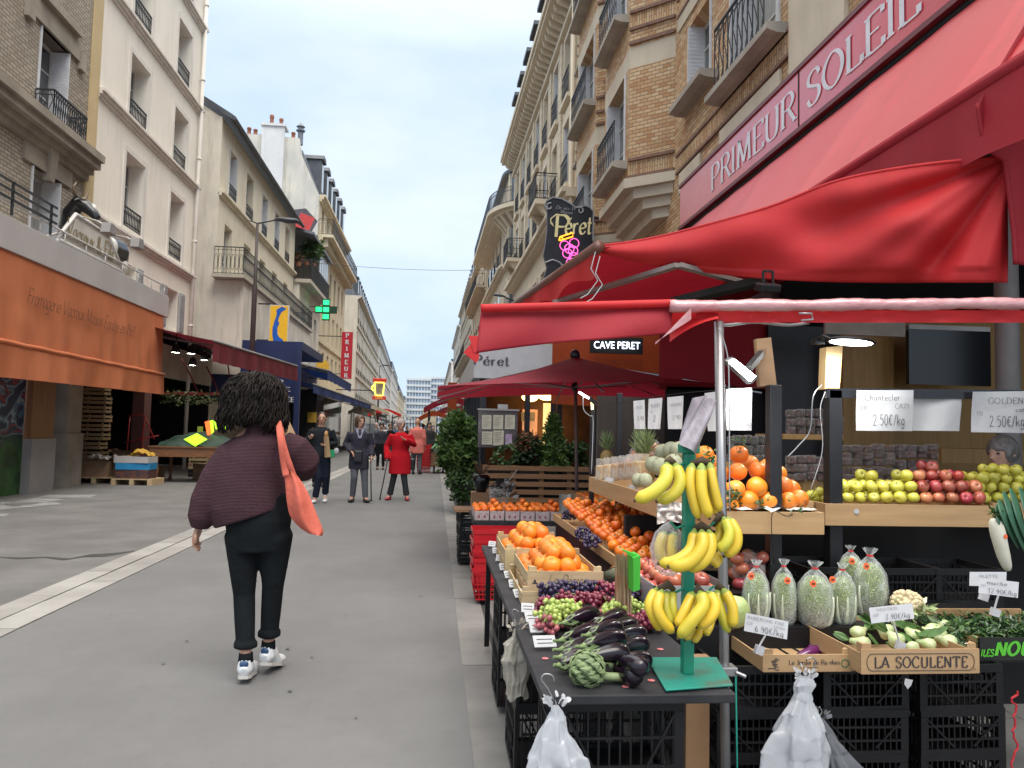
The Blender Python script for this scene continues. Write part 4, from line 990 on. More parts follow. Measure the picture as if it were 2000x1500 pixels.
spot_arm(at(218,458,X=-6.98),at(268,474,X=-6.0),'white spot lamp on the longer arm right of the white script board')
# black and white cow figure
m_cow=M('black_white_cow_paint',(.012,.012,.014),(.015,.015,.016),rough=.3,coat=.4)
m_cw=M('cow_white_patch',(.62,.6,.56),rough=.35,coat=.4);m_horn=M('horn',(.16,.11,.07),(.25,.2,.13),rough=.4,scale=20)
h=at(165,408,X=-7.25)
t=thing('cow_figure','life-size black and white cow figure looking over the script board','statue',(-7.3,16,4.66))
f=MB()
f.tube([h+V((.28,0,-.2)),h+V((.2,0,-.1)),h+V((.02,0,.06)),h+V((-.12,0,.12)),h+V((-.3,.08,-.08)),h+V((-.4,.35,-.3)),(-7.5,h.y+.8,h.z-.45),(-7.45,h.y+1.3,h.z-.52),(-7.4,h.y+1.8,h.z-.5),(-7.35,h.y+2.15,h.z-.6)],[.085,.11,.15,.16,.15,.24,.34,.38,.38,.16],12,ry=[.07,.1,.14,.15,.17,.26,.34,.38,.4,.2])
for sy in(-1,1):
 f.tube([h+V((-.05,sy*.14,.1)),h+V((-.05,sy*.27,.13)),h+V((-.02,sy*.4,.04))],[.05,.085,.015],8,ry=[.03,.035,.01])
for(yy,zz)in((.9,-.5),(1.05,-.5),(1.85,-.6),(2.0,-.6)):f.tube([(-7.5+(yy%1)*.2,h.y+yy,h.z+zz+.1),(-7.5+(yy%1)*.2,h.y+yy,4.66)],[.12,.07],8)
wb(f,'body',m_cow,t,smooth=True,mods=[('REMESH',dict(mode='VOXEL',voxel_size=.025)),('SMOOTH',dict(factor=.6,iterations=4))],bake=True)
f=MB()
f.sph(h+V((.15,0,-.02)),.14,(.75,.5,1));f.sph((-7.25,h.y+1.2,h.z-.5),.3,(.7,.6,.8));f.sph((-7.2,h.y+1.75,h.z-.8),.22,(.8,.7,1));wb(f,'white_patch',m_cw,t,smooth=True)
for sy in(-1,1):
 f=MB();f.tube([h+V((-.12,sy*.12,.22)),h+V((-.12,sy*.24,.27)),h+V((-.1,sy*.3,.36)),h+V((-.06,sy*.27,.47))],[.045,.04,.028,.008],8);wb(f,'horn',m_horn,t,smooth=True)
# produce shop (open, dark) under the white house
t=thing('produce_shop_front','dark open-fronted produce shop under the white house with piled crates inside','shop front',(-8,22,0))
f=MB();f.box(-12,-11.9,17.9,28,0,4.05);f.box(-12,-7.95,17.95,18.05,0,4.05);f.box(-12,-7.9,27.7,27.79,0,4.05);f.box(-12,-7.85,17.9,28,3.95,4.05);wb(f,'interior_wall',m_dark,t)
f=MB();f.box(-8.05,-7.75,21.4,21.9,0,3.95);wb(f,'red_pillar',M('red_stained_pillar',(.16,.05,.045),(.1,.07,.06),rough=.7,scale=2),t)
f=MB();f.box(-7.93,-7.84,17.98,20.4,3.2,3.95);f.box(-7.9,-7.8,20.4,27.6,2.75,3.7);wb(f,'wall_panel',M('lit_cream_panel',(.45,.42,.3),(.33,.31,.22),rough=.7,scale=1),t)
def awning(name,lab,wallpts,frontpts,val,mat,n=30,sag=.05,scallop=0,bar=m_greyp,lettering=None,under_mat=None,group=None,arms=True):
 """canvas from two points on the wall to two points in front, with a hanging valance"""
 W0,W1=[V(p)for p in wallpts];F0,F1=[V(p)for p in frontpts]
 t=thing(name,lab,'awning',(W0+W1)/2,0,group)
 f=MB();f.grid(lambda u,v:W0 .lerp(W1,u).lerp(F0 .lerp(F1,u),v)-V((0,0,sag*math.sin(math.pi*v)*(1+.3*math.sin(u*n)))),n,8);wb(f,'canvas',mat,t,smooth=True)
 nrm=(F1-F0).cross(V((0,0,1))).normalized()
 def vf(u,v):
  p=F0 .lerp(F1,u)+V((0,0,-.03));dz=val*(1-(scallop*abs(math.sin(u*n*.5*math.pi))if scallop else 0))
  return p+V((0,0,-dz*v))+nrm*(.03*math.sin(u*n*1.7+math.sin(u*9))*v)
 f=MB();f.grid(vf,n*6,4);wb(f,'valance',mat,t,smooth=True)
 f=MB();f.tube([F0,F1],.03,8);wb(f,'front_bar',bar,t,smooth=True)
 if arms:
  for u in(.18,.82):f=MB();a,b_=W0 .lerp(W1,u)-V((0,0,.25)),F0 .lerp(F1,u)-V((0,0,.05));mid=a.lerp(b_,.5)+(F1-F0).normalized()*(.5 if u<.5 else-.5);f.bar(a,mid,.05);f.bar(mid,b_,.05);wb(f,'folding_arm',bar,t)
 return t
m_burg=M('burgundy_canvas',(.2,.022,.035),(.15,.016,.026),rough=.75,scale=2,st=(1,1,.4),trans=.2)
t=awning('shop_awning','burgundy awning with faded valance over the open produce shop',[(-7.85,19.9,4.05),(-7.85,27.6,4.05)],[(-5.34,18.9,3.42),(-4.78,27,3.5)],.48,m_burg)
under(text('PRIMEUR',(-5.27,20.3,3.02),(.07,1,.01),(0,0,1),.2,M('faded_print',(.3,.08,.09),rough=.8),thick=1.2,thin=.5,serif=1,gap=6,width=5),t)
for i,(x,y)in enumerate(((343,689),(373,691),(399,704),(376,714))):
 p=at(x,y,Y=21+i*.4);lab_=['leftmost white spot under the burgundy awning','second white spot from the left under the burgundy awning','rightmost white spot under the burgundy awning','lowest round spot under the burgundy awning'][i]
 t=thing('ceiling_spot',lab_,'lamp',p,0,'spots under the burgundy awning')
 f=MB();f.lathe([(.02,.24),(.08,.2),(.11,.05),(.13,.0)],p,12);f.tube([p+V((0,0,.2)),p+V((0,0,.5))],.012,6);wb(f,'shade',m_dark,t,smooth=True)
 f=MB();f.lathe([(.118,.012),(.001,.0)],p,12);wb(f,'lamp_glass',emat('spot_glow',(1,.97,.85),22),t)
m_leafg=M('leaf_green',(.05,.11,.02),(.025,.06,.012),rough=.55,scale=12,objrand=.2,trans=.25);m_leafp=M('pale_leaf',(.4,.42,.22),(.28,.33,.14),rough=.6,scale=12)
def leaf(mb,c,s,r,ln=1.8):
 d=V((r.uniform(-1,1),r.uniform(-1,1),r.uniform(-.6,.8))).normalized();a=d.cross(V((r.uniform(-1,1),r.uniform(-1,1),r.uniform(-1,1)))).normalized();n=d.cross(a)*.12*s;c=V(c)
 mb.add([c,c+d*s*ln*.5+a*s*.42+n,c+d*s*ln,c+d*s*ln*.5-a*s*.42+n],[(0,1,2,3)])
t=thing('garland_rail','red rail hung with green and cream leaves across the produce shop','garland',(-6.5,20.4,2.4))
a,b_=at(316,768,Y=20.6),at(475,770,Y=20.6);f=MB();f.bar(a,b_,.06);wb(f,'rail',m_redp,t)
f=MB();r=random.Random(4)
for i in range(500):p=a.lerp(b_,r.random());f.mi=int(r.random()<.4);leaf(f,p+V((0,r.uniform(-.12,.12),r.uniform(-.28,.06))),.06,r)
wb(f,'leaves',[m_leafg,m_leafp],t)
for k_,(x0,y0,x1,y1)in enumerate(((355,700,388,770),(403,715,430,775),(445,712,452,790))):
 f=MB();p0,p1=at(x0,y0,Y=21),at(x1,y1,Y=21);f.tube([p0,p0 .lerp(p1,.5)+V((.03,0,-.02)),p1],.02,6);tag(f.build('hanging_strap',m_burg,loc=p0),['dark red strap hanging slantwise left under the burgundy awning','dark red strap slanting in the middle under the burgundy awning','dark red strap hanging straight beside the woman\'s hair'][k_],'strap')
# crates
m_cratew=M('pale_crate_wood',(.5,.38,.22),(.38,.28,.15),rough=.8,scale=6,st=(1,1,8),objrand=.15)
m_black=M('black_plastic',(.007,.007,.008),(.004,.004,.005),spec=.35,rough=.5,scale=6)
m_grnpl=M('green_plastic',(.06,.3,.05),(.04,.22,.03),rough=.5,scale=6)
def slat_crate(mat,w_=.5,d_=.32,h=.2,n=2,name='wooden_crate'):
 f=MB();hh=h/(n+.4)
 for k in range(n):
  z0=.01+k*h/n;f.box(-w_/2,w_/2,-d_/2,-d_/2+.008,z0,z0+hh*.75);f.box(-w_/2,w_/2,d_/2-.008,d_/2,z0,z0+hh*.75)
  f.box(-w_/2,-w_/2+.01,-d_/2+.009,d_/2-.009,z0,z0+hh*.75);f.box(w_/2-.01,w_/2,-d_/2+.009,d_/2-.009,z0,z0+hh*.75)
 for sx in(-1,1):
  for sy in(-1,1):f.box(sx*(w_/2-.03)-.015,sx*(w_/2-.03)+.015,sy*(d_/2-.02)-.01,sy*(d_/2-.02)+.01,0,h+.01)
 f.box(-w_/2+.01,w_/2-.01,-d_/2+.01,d_/2-.01,.0,.009)
 return f.build(name,mat)
PEND=[]
stk=[(-9.0,19.6,0.0,1.05,9,0),(-8.35,19.9,.3,.72,9,0)]
k_=0
for(x,y,z0,_,n,_)in stk:
 for i in range(n):
  mat=m_cratew if not(2<=i<=4 and x<-8.5)else(m_grnpl if i==2 else m_black)
  o=slat_crate(mat,.58,.42,.19 if mat is m_cratew else .24);o.location=(x+rnd.uniform(-.04,.04),y+rnd.uniform(-.03,.03),z0+i*.222);o.rotation_euler=(0,0,rnd.uniform(-.06,.06))
  sd_='left' if x<-8.5 else 'right'
  lb='stacked slatted wooden crate in the dark produce shop' if mat is m_cratew else('green plastic crate in the left crate stack of the dark produce shop' if mat is m_grnpl else 'black plastic crate in the left crate stack of the dark produce shop')
  tag(o,lb,'crate',{m_cratew:'stacked wooden crates in the dark shop'}.get(mat,'plastic crates in the dark shop'))
def pallet(loc,rz,lab,w_=1.2,d_=.8,group=None):
 t=thing('pallet',lab,'pallet',loc,rz,group)
 for i in range(5):f=MB();y=-d_/2+i*(d_-.1)/4;f.box(-w_/2,w_/2,y,y+.1,.12,.142);f.build('board',m_cratew,t)
 for x in(-w_/2,-.05,w_/2-.1):f=MB();f.box(x,x+.1,-d_/2,d_/2,.02,.119);f.box(x,x+.1,-d_/2,d_/2,0,.019);f.build('runner',m_cratew,t)
 return t
for i,(x,y,z,q_,lb)in enumerate(((-7.6,20.0,.0,.3,'brown cardboard box on the ground under the garland'),(-7.0,20.1,.0,.1,'pale brown cardboard box beside the one under the garland'),(-7.6,20.0,.34,-.1,'cardboard box stacked on the one under the garland'),(-7.9,19.4,.0,.05,'cardboard box between the crate stacks and the pallets'),(-5.9,20.6,.0,.2,'cardboard box on the ground behind the brown stall'),(-5.3,20.9,.0,-.2,'cardboard box behind the right leg of the brown stall'))):PEND.append((x,y,z,q_,lb))
for i in range(12):o=slat_crate(m_cratew if i%3 else m_black,.5,.34,.2);o.location=(-6.3+.62*(i%4)+.03*(i%2),21.6,.0+.21*(i//4));tag(o,'slatted crate of goods in the rows behind the brown stall','crate','crates behind the brown stall')
pallet((-7.75,18.9,.004),.05,'pale wooden pallet under the brown boxes',group='pallets in front of the shop');pallet((-6.75,18.5,.004),-.05,'pale wooden pallet under the blue box',.9,.7,'pallets in front of the shop')
m_card=M('brown_cardboard',(.26,.16,.1),(.2,.12,.07),rough=.85,scale=3);m_bluebox=M('blue_printed_card',(.02,.25,.5),(.015,.2,.42),rough=.6,scale=3)
def carton(c,sx,sy,sz,rz,mat,lab,flaps=True,extra=None):
 t=thing('cardboard_box',lab,'box',c,rz,'boxes on the pallets');f=MB()
 th=.008;f.box(-sx/2,sx/2,-sy/2,-sy/2+th,0,sz);f.box(-sx/2,sx/2,sy/2-th,sy/2,0,sz);f.box(-sx/2,-sx/2+th,-sy/2+th,sy/2-th,0,sz);f.box(sx/2-th,sx/2,-sy/2+th,sy/2-th,0,sz);f.box(-sx/2+th,sx/2-th,-sy/2+th,sy/2-th,0,th);f.build('box_body',mat,t)
 if flaps:
  f=MB();f.add([(-sx/2,-sy/2,sz),(sx/2,-sy/2,sz),(sx/2,-sy/2-sy*.3,sz+.06),(-sx/2,-sy/2-sy*.3,sz+.1)],[(0,1,2,3)]);f.build('flap',mat,t);f=MB();f.add([(-sx/2,-sy/2,sz),(-sx/2,sy/2,sz),(-sx/2-.1,sy/2,sz+.1),(-sx/2-.14,-sy/2,sz+.07)],[(0,1,2,3)]);f.build('flap',mat,t)
 if extra:f=MB();f.box(-sx/2-.004,sx/2+.004,-sy/2-.005,-sy/2-.001,sz*extra[0],sz*extra[1]);f.build('printed_band',extra[2],t)
 return t
for x,y,z,q_,lb in PEND:carton((x,y,z+.004),.5,.38,.32,q_,m_card,lb)
carton((-7.85,18.85,.146),.75,.6,.36,.1,m_card,'large open brown cardboard box on the left pallet');carton((-7.3,19.1,.146),.5,.5,.34,-.4,m_card,'smaller crushed brown cardboard box on the left pallet')
carton((-6.78,18.45,.146),.72,.5,.2,0,M('black_print_card',(.03,.03,.04),(.15,.05,.03),rough=.6,scale=12),'dark printed box under the blue box',False);carton((-6.78,18.45,.35),.74,.52,.15,.03,m_bluebox,'bright blue printed box on the right pallet',False);carton((-6.8,18.45,.502),.76,.54,.14,-.03,m_fascia,'white box topmost on the blue box',False)
f=MB();r=random.Random(9)
f.grid(lambda u,v:(-6.95+u*.5,18.3+v*.4,.66+.12*noise.noise(V((u*4,v*4,1)))+.1*math.sin(math.pi*u)),14,12);tag(f.build('crumpled_paper',M('yellow_paper',(.5,.3,.03),(.4,.22,.02),rough=.7),loc=(-6.8,18.5,.64),smooth=True),'crumpled yellow paper on top of the white box','paper')
f=MB();f.grid(lambda u,v:(-7.95+u*.6,18.7+v*.5,.58+.18*noise.noise(V((u*5,v*5,4)))),14,12);tag(f.build('plastic_bag',M('white_film',(.5,.48,.46),rough=.4),loc=(-7.7,18.9,.55),smooth=True),'crumpled white plastic lying on the large brown box','bag')
t=thing('folding_trolley','red metal folding trolley leaning on the red pillar','trolley',(-7.4,20.6,0))
f=MB()
for(a,b_)in(((-7.9,20.6,.9),(-7.0,20.4,1.1)),((-7.85,20.6,.0),(-7.8,20.6,1.6)),((-7.45,20.5,.0),(-7.4,20.5,1.6)),((-7.8,20.6,1.6),(-7.4,20.5,1.6)),((-7.4,20.5,1.6),(-7.1,20.4,1.0)),((-7.8,20.6,.6),(-7.4,20.5,.6))):f.tube([a,b_],.018,6)
wb(f,'frame',m_redp,t,smooth=True)
for x in(-7.85,-7.4):f=MB();f.tube([(x-.03,20.55,.08),(x+.03,20.55,.08)],.08,12);wb(f,'wheel',m_black,t)
# wooden stall with green cloths and fluorescent cards
t=thing('market_stall','low brown wooden market stall with turned legs in front of the produce shop','stall',(-6,19.5,0));m_brw=M('brown_stall_wood',(.24,.11,.05),(.16,.07,.03),rough=.5,scale=4,st=(1,8,8))
f=MB();f.box(-6.75,-4.9,19.1,20.3,.62,.86);f.box(-6.78,-4.87,19.07,20.33,.84,.87);wb(f,'stall_top',m_brw,t)
for x in(-6.6,-5.1):
 for y in(19.2,20.2):f=MB();f.lathe([(.05,0),(.03,.15),(.06,.3),(.035,.45),(.055,.62)],(x,y,.004),8);wb(f,'leg',m_brw,t,smooth=True)
m_tarp=M('dark_green_sheet',(.015,.05,.03),(.01,.03,.02),rough=.6,scale=4)
f=MB();f.grid(lambda u,v:(-6.65+u*1.7,19.2+v*1.0,.88+.25*math.sin(math.pi*u)*math.sin(math.pi*v)+.08*noise.noise(V((u*6,v*5,2)))+.15*v),24,14);tag(f.build('vegetable_heap',m_tarp,loc=(-5.8,19.6,.87),smooth=True),'dark green sheet heaped over goods on the brown stall','cloth')
m_flu=emat('fluorescent_green_card',(.42,1,.03),.75);m_fluo=emat('fluorescent_orange_card',(1,.16,.03),.7)
def card(name,lab,px,Y,mat,tilt=.2,group=None,th=.004,cat='price card',back=True):
 q=[at(x,y,Y=Y)for x,y in px];dy=(q[0]-q[-1]).length*tilt
 if len(q)==4:q[0].y+=dy;q[1].y+=dy
 f=MB();n=V((0,-1,0));f.add([p for p in q]+[p+V((0,th,0))for p in q],[tuple(range(len(q))),tuple(2*len(q)-1-i for i in range(len(q)))]+[(i,(i+1)%len(q),(i+1)%len(q)+len(q),i+len(q))for i in range(len(q))])
 return tag(f.build(name,mat,loc=q[0]),lab,cat,group)
card('price_sign','blank bright yellow-green fluorescent card tilted on the brown stall',((357,858),(383,846),(405,858),(381,872)),19.2,m_flu);card('price_sign','fluorescent card, orange half beside the yellow one, on the brown stall',((398,824),(407,821),(412,848),(405,852)),19.6,m_fluo);card('price_sign','narrow upright yellow-green fluorescent card next to the orange card',((408,822),(415,820),(418,843),(413,848)),19.7,m_flu);card('price_sign','yellow-green fluorescent card half hidden by the woman in the burgundy sweater',((417,823),(440,820),(441,840),(421,838)),19.9,m_flu)
card('price_sign','small olive card at the back of the brown stall',((385,833),(396,833),(396,844),(385,844)),20.2,M('olive',(.3,.4,.03)))
# ---------- blue fish shop ----------
m_navy=M('navy_panel',(.012,.025,.1),(.009,.018,.075),rough=.5,scale=2);m_navyc=M('navy_canvas',(.02,.05,.2),(.013,.035,.14),rough=.7,scale=2,trans=.15);m_wht=M('white_lettering',(.7,.7,.7),rough=.6)
t=thing('fish_shop_screen','navy blue shop side panel with white serif lettering beyond the burgundy awning','shop front',(-6,27.9,0))
f=MB();f.box(-8,-4.86,27.85,27.95,2.25,4.15);f.box(-5.0,-4.82,27.8,28.0,0,4.3);f.box(-8,-4.8,27.96,33,4.15,4.45);wb(f,'panel',m_navy,t)
for s_,y,wx in(('TRAITEUR',749,1.75),('CHARCUTERIE',762,2.3),('MARÉE',782,1.05)):
 p=at(576 if s_!='CHARCUTERIE' else 565,y+3,Y=27.83)
 if s_=='TRAITEUR':p=at(553,y+2,Y=27.83)
 under(text(s_,(p.x-wx,27.83,p.z),(1,0,0),(0,0,1),.16,m_wht,thick=1.3,thin=.6,serif=1,width=wx),t)
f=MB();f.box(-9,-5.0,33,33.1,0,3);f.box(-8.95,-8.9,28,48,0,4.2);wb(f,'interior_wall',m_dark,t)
t=thing('fish_sign','tall yellow hanging sign with a blue fish, on the cream house','sign',(-6.1,30,5))
a,c=at(527,595,Y=30),at(561,695,Y=30);f=MB();f.box(a.x,c.x,30.0,30.16,c.z,a.z);wb(f,'light_box',M('sign_edge_white',(.6,.6,.56)),t)
f=MB();f.box(a.x+.035,c.x-.035,29.985,29.998,c.z+.035,a.z-.035);wb(f,'yellow_face',M('sign_yellow',(.75,.42,.02),(.7,.38,.02),rough=.4,emit=(.8,.45,.02),es=.08),t)
fx=[(.62,.97),(.88,.93),(.62,.86),(.5,.76),(.46,.68),(.54,.64),(.44,.55),(.46,.42),(.56,.36),(.74,.32),(.78,.26),(.66,.27),(.72,.2),(.74,.1),(.66,.04),(.52,.07),(.46,.13),(.24,.15),(.3,.24),(.2,.4),(.2,.55),(.28,.68),(.38,.8),(.36,.9)]
ww,hh=c.x-a.x,a.z-c.z;f=MB();f.prism([(a.x+ww*x,c.z+hh*z)for x,z in fx],lambda p_,q_,t_:(p_,t_,q_),29.976,29.984);wb(f,'blue_fish',M('fish_blue',(.01,.12,.5),(.01,.09,.42),rough=.4),t)
f=MB();f.bar((-7.9,30.08,6.1),(a.x,30.08,6.1),.05);f.bar((-7.9,30.08,4.7),(a.x,30.08,4.7),.05);wb(f,'bracket',m_iron,t)
t=awning('shop_awning','upper navy awning with pale lettering patches on the fish shop',[(-7.9,29.5,4.6),(-7.6,50,4.6)],[at(640,722,Z=4.15),at(686,751,Z=4.15)],.45,m_navyc,n=24)
t=awning('shop_awning','short black awning next to the navy lettered panel',[(-7.9,28.2,4.5),(-7.9,36,4.5)],[at(589,711,Z=4.1),at(641,724,Z=4.1)],.1,M('black_canvas',(.02,.022,.03),rough=.8),n=12)
t=awning('shop_awning','long lower navy awning over the fish shop tables',[(-7.9,29,3.7),(-7.6,50,3.7)],[at(612,750,Z=3.1),at(733,793,Z=3.1)],.32,m_navyc,n=30)
f=MB();f.box(-7.8,-4.7,29,45,.0,.75);
def table(name,lab,x0,x1,y0,y1,h,mtop,mleg=None,cat='table',group=None,n=2):
 t=thing(name,lab,cat,((x0+x1)/2,(y0+y1)/2,0),0,group);f=MB();f.box(x0,x1,y0,y1,h-.04,h);wb(f,'table_top',mtop,t)
 for i in range(n):
  for x in(x0+.06,x1-.1):y=y0+.1+(y1-y0-.24)*i/max(1,n-1);f=MB();f.box(x,x+.04,y,y+.04,.004,h-.042);wb(f,'leg',mleg or m_iron,t)
 return t
table('display_table','fish shop display table under the navy awnings',-7.6,-5.3,30,38,.85,m_greyp);table('display_table','second display table farther under the navy awnings',-7.4,-5.6,39.5,47,.85,m_greyp)
card('notice','yellow poster inside the fish shop',((600,805),(618,805),(618,825),(600,825)),32.9,M('yellow_poster',(.5,.3,.03)),cat='poster')
# pharmacy cross
c0=at(637,605,Y=46);t=thing('pharmacy_cross','lit green pharmacy cross on a wall bracket','sign',c0)
f=MB();s_=.42;q=[(-s_,-3*s_),(s_,-3*s_),(s_,-s_),(3*s_,-s_),(3*s_,s_),(s_,s_),(s_,3*s_),(-s_,3*s_),(-s_,s_),(-3*s_,s_),(-3*s_,-s_),(-s_,-s_)]
q=[(a_*.5,b__*.5)for a_,b__ in q];f.prism(q,lambda a_,b__,t_:(c0 .x+a_,c0 .y+t_,c0 .z+b__),-.08,.08);wb(f,'case',M('dark_green_case',(.01,.05,.03)),t)
f=MB()
for k,(x,z)in enumerate(((0,.42),(0,0),(0,-.42),(-.42,0))):s2=.17;
for(x,z)in((0,.42),(0,0),(0,-.42),(-.42,0)):f.box(c0 .x+x-.17,c0 .x+x+.17,c0 .y-.1,c0 .y-.082,c0 .z+z-.14,c0 .z+z+.14)
wb(f,'green_leds',emat('led_green',(.02,.85,.2),1.3),t)
f=MB();f.box(c0 .x-1.75,c0 .x-1.25,c0 .y-.03,c0 .y+.03,c0 .z-.03,c0 .z+.03);
for(x0,x1,z0,z1)in((-1.25,-.63,.14,.17),(-1.25,-.63,-.17,-.14),(-1.25,-1.21,-.14,.14)):f.box(c0 .x+x0,c0 .x+x1,c0 .y-.03,c0 .y+.03,c0 .z+z0,c0 .z+z1)
wb(f,'bracket',m_iron,t)
# PRIMEUR vertical sign
a,c=at(668,648,Y=50),at(686,740,Y=50);t=thing('vertical_sign','tall narrow red sign with white serif letters running down','sign',(a.x,50,c.z))
f=MB();f.box(a.x,c.x,50,50.15,c.z,a.z);wb(f,'panel',M('sign_red',(.5,.015,.03),(.42,.012,.025),rough=.45),t)
lh=(a.z-c.z)/7
for i,ch_ in enumerate('PRIMEUR'):under(text(ch_,((a.x+c.x)/2,49.98,a.z-lh*(i+.83)),(1,0,0),(0,0,1),lh*.62,m_wht,thick=1.7,thin=.8,serif=1.3,center=True),t)
f=MB();f.bar((-7.9,50.07,a.z-.3),(a.x,50.07,a.z-.3),.05);f.bar((-7.9,50.07,c.z+.3),(a.x,50.07,c.z+.3),.05);wb(f,'bracket',m_iron,t)
# sunflower sign
p=at(630,716,Y=44);f=MB();f.prism([(p.x+.42*(1 if i%2 else .78)*math.cos(i*math.pi/9),p.z+.42*(1 if i%2 else .78)*math.sin(i*math.pi/9))for i in range(18)],lambda a_,b__,t_:(a_,t_,b__),43.95,44.05)
tag(f.build('sun_sign',M('sun_yellow',(.75,.42,.03)),loc=p),'yellow sun-shaped sign above the navy awning','sign')
# lantern shaped cafe sign
c0=at(741,760,Y=62);t=thing('cafe_sign','cup-shaped coffee sign with yellow neon outline between two red bands','sign',c0);k=62/1500
for(dz,s_,hh_)in((17,'COFFEE',8),(-17,'CAFE',7)):
 f=MB();f.box(c0 .x-13*k,c0 .x+13*k,c0 .y-.15,c0 .y+.15,c0 .z+(dz-hh_/2)*k,c0 .z+(dz+hh_/2)*k);wb(f,'red_band',M('band_red',(.6,.04,.02),rough=.4),t,bev=.05)
 if s_=='CAFE':under(text('CAFE',(c0 .x,c0 .y-.16,c0 .z+(dz-2)*k),(1,0,0),(0,0,1),4*k,M('band_yellow',(.8,.6,.1)),thick=1.6,thin=1.2,center=True),t)
f=MB();f.prism([(-9,12),(9,12),(6.5,-12),(-6.5,-12)],lambda a_,b__,t_:(c0 .x+a_*k,c0 .y+t_,c0 .z+b__*k),-.1,.1);wb(f,'cup_face',M('cup_brown',(.12,.09,.06),(.3,.28,.24),scale=2,rough=.4),t)
f=MB();q=[(-9.5,12.5),(9.5,12.5),(7,-12.5),(-7,-12.5)];q=[V((c0 .x+a_*k,c0 .y-.14,c0 .z+b__*k))for a_,b__ in q]
for i in range(4):f.tube([q[i],q[(i+1)%4]],.05,6)
f.tube([V((c0 .x+(-9-5*math.sin(t_))*k,c0 .y-.14,c0 .z+(2+5*math.cos(t_))*k))for t_ in[i*math.pi/8 for i in range(9)]],.07,6);wb(f,'neon',emat('neon_yellow',(1,.85,.1),1.2),t)
f=MB();f.bar((-7.9,c0 .y,c0 .z-3*k),(c0 .x-9*k,c0 .y,c0 .z-3*k),.08);wb(f,'bracket',m_iron,t)
# street lamps
def lamp(base_,h,head,lab,hx=0):
 t=thing('street_lamp',lab,'street lamp',base_,0,'street lamps');b_=V(base_)
 f=MB();f.tube([b_,b_+V((0,0,h*.74)),b_+V((.0,0,h*.76)),b_+V((hx,0,h))],[.085,.085,.05,.045],12);wb(f,'pole',M('brown_lamp_pole',(.05,.035,.035),rough=.5),t,smooth=True)
 e_=b_+V((hx,0,h-.02));f=MB();f.tube([e_+V((-.28,0,.12)),e_+V((0,0,.03)),V((head[0]-.4,head[1],head[2])),],[.012,.03,.025],8);wb(f,'arm',m_iron,t,smooth=True)
 f=MB();hd=V(head);f.tube([hd+V((-.45,0,.0)),hd+V((-.3,0,.03)),hd,hd+V((.3,0,.0)),hd+V((.4,0,-.04))],[.03,.14,.2,.17,.03],12,ry=[.03,.06,.085,.07,.02]);wb(f,'lamp_head',m_zincd,t,smooth=True)
 return t
pb=at(492,690,Y=26);pt_=at(503,437,Y=26)
lamp((pb.x,26,0),pt_.z,at(562,431,Y=26),'tall dark street lamp with flat oval head in front of the cream terrace house',pt_.x-pb.x)
p1=at(741,716,Y=80);lamp((p1 .x,80,0),p1 .z,(p1 .x+.7,80,p1 .z+.15),'thin distant street lamp post next to the cup-shaped sign')
t=thing('wall_lamp','flat street lamp head on a long wall arm beside the red awning bar','street lamp',at(1010,585,Y=30));f=MB();f.tube([at(1040,600,Y=30),at(1000,586,Y=30),at(985,580,Y=30)],.03,8);wb(f,'arm',m_iron,t,smooth=True)
hd=at(975,577,Y=30);f=MB();f.tube([hd+V((.25,0,-.04)),hd+V((.1,0,-.01)),hd+V((-.15,0,.02)),hd+V((-.25,0,.02))],[.03,.1,.11,.02],10,ry=[.02,.05,.055,.02]);wb(f,'lamp_head',m_zincd,t,smooth=True)
a,c=at(560,508,Y=45),at(1010,527,Y=45);f=MB();f.tube([a.lerp(c,i/16)-V((0,0,.25*math.sin(math.pi*i/16)))for i in range(17)],.012,5);tag(f.build('overhead_cable',m_iron,loc=a),'thin cable strung across the street','cable')
# bushes in the loggia
def bush(mb,c,rx,ry,rz,n,s,r,keep=.5,mats=2):
 for i in range(n):
  d=V((r.gauss(0,1),r.gauss(0,1),r.gauss(0,1))).normalized()*(r.random()**.4);p=V(c)+V((d.x*rx,d.y*ry,d.z*rz))
  if noise.noise(p*(2.2/max(rx,.2)*.4)+V((5,5,5)))<-.18:continue
  mb.mi=0 if r.random()<.6 else 1;leaf(mb,p,s*r.uniform(.6,1.3),r)
m_lf1=M('foliage_mid',(.06,.12,.03),(.04,.085,.02),rough=.5,scale=9,trans=.3);m_lf2=M('foliage_light',(.11,.19,.045),(.08,.15,.035),rough=.5,scale=9,trans=.3);m_lf3=M('foliage_dark',(.025,.055,.02),(.018,.04,.014),rough=.5,scale=9,trans=.2)
def pot_plant(loc,lab,rx,rz,n,s,potr=.15,poth=.22,mp=m_pot,mats=None,seed=1,grp=None,name='potted_plant',up=1.0,ry=None):
 t=thing(name,lab,'plant',loc,0,grp);l=V(loc);f=MB();f.lathe([(potr*.7,0),(potr,poth),(potr*.88,poth),(potr*.8,poth-.02),(.001,poth-.03)],l,12);wb(f,'pot',mp,t,smooth=False)
 f=MB();f.tube([l+V((0,0,poth-.03)),l+V((.02,0,poth+rz*up*.8))],[.02,.008],6);wb(f,'stem',M('bark',(.09,.06,.035),rough=.9),t)
 f=MB();bush(f,l+V((0,0,poth+rz*up)),rx,ry or rx,rz,n,s,random.Random(seed));wb(f,'leaves',mats or[m_lf1,m_lf2],t);return t
pot_plant(tuple(at(612,522,Y=44.5)),'tall light green shrub growing on the loggia balcony',.55,.8,700,.12,seed=3,grp='plants on the loggia balcony');pot_plant(tuple(at(598,518,Y=44)),'darker bushy plant left on the loggia balcony',.5,.6,500,.12,mats=[m_lf3,m_lf1],seed=5,grp='plants on the loggia balcony')
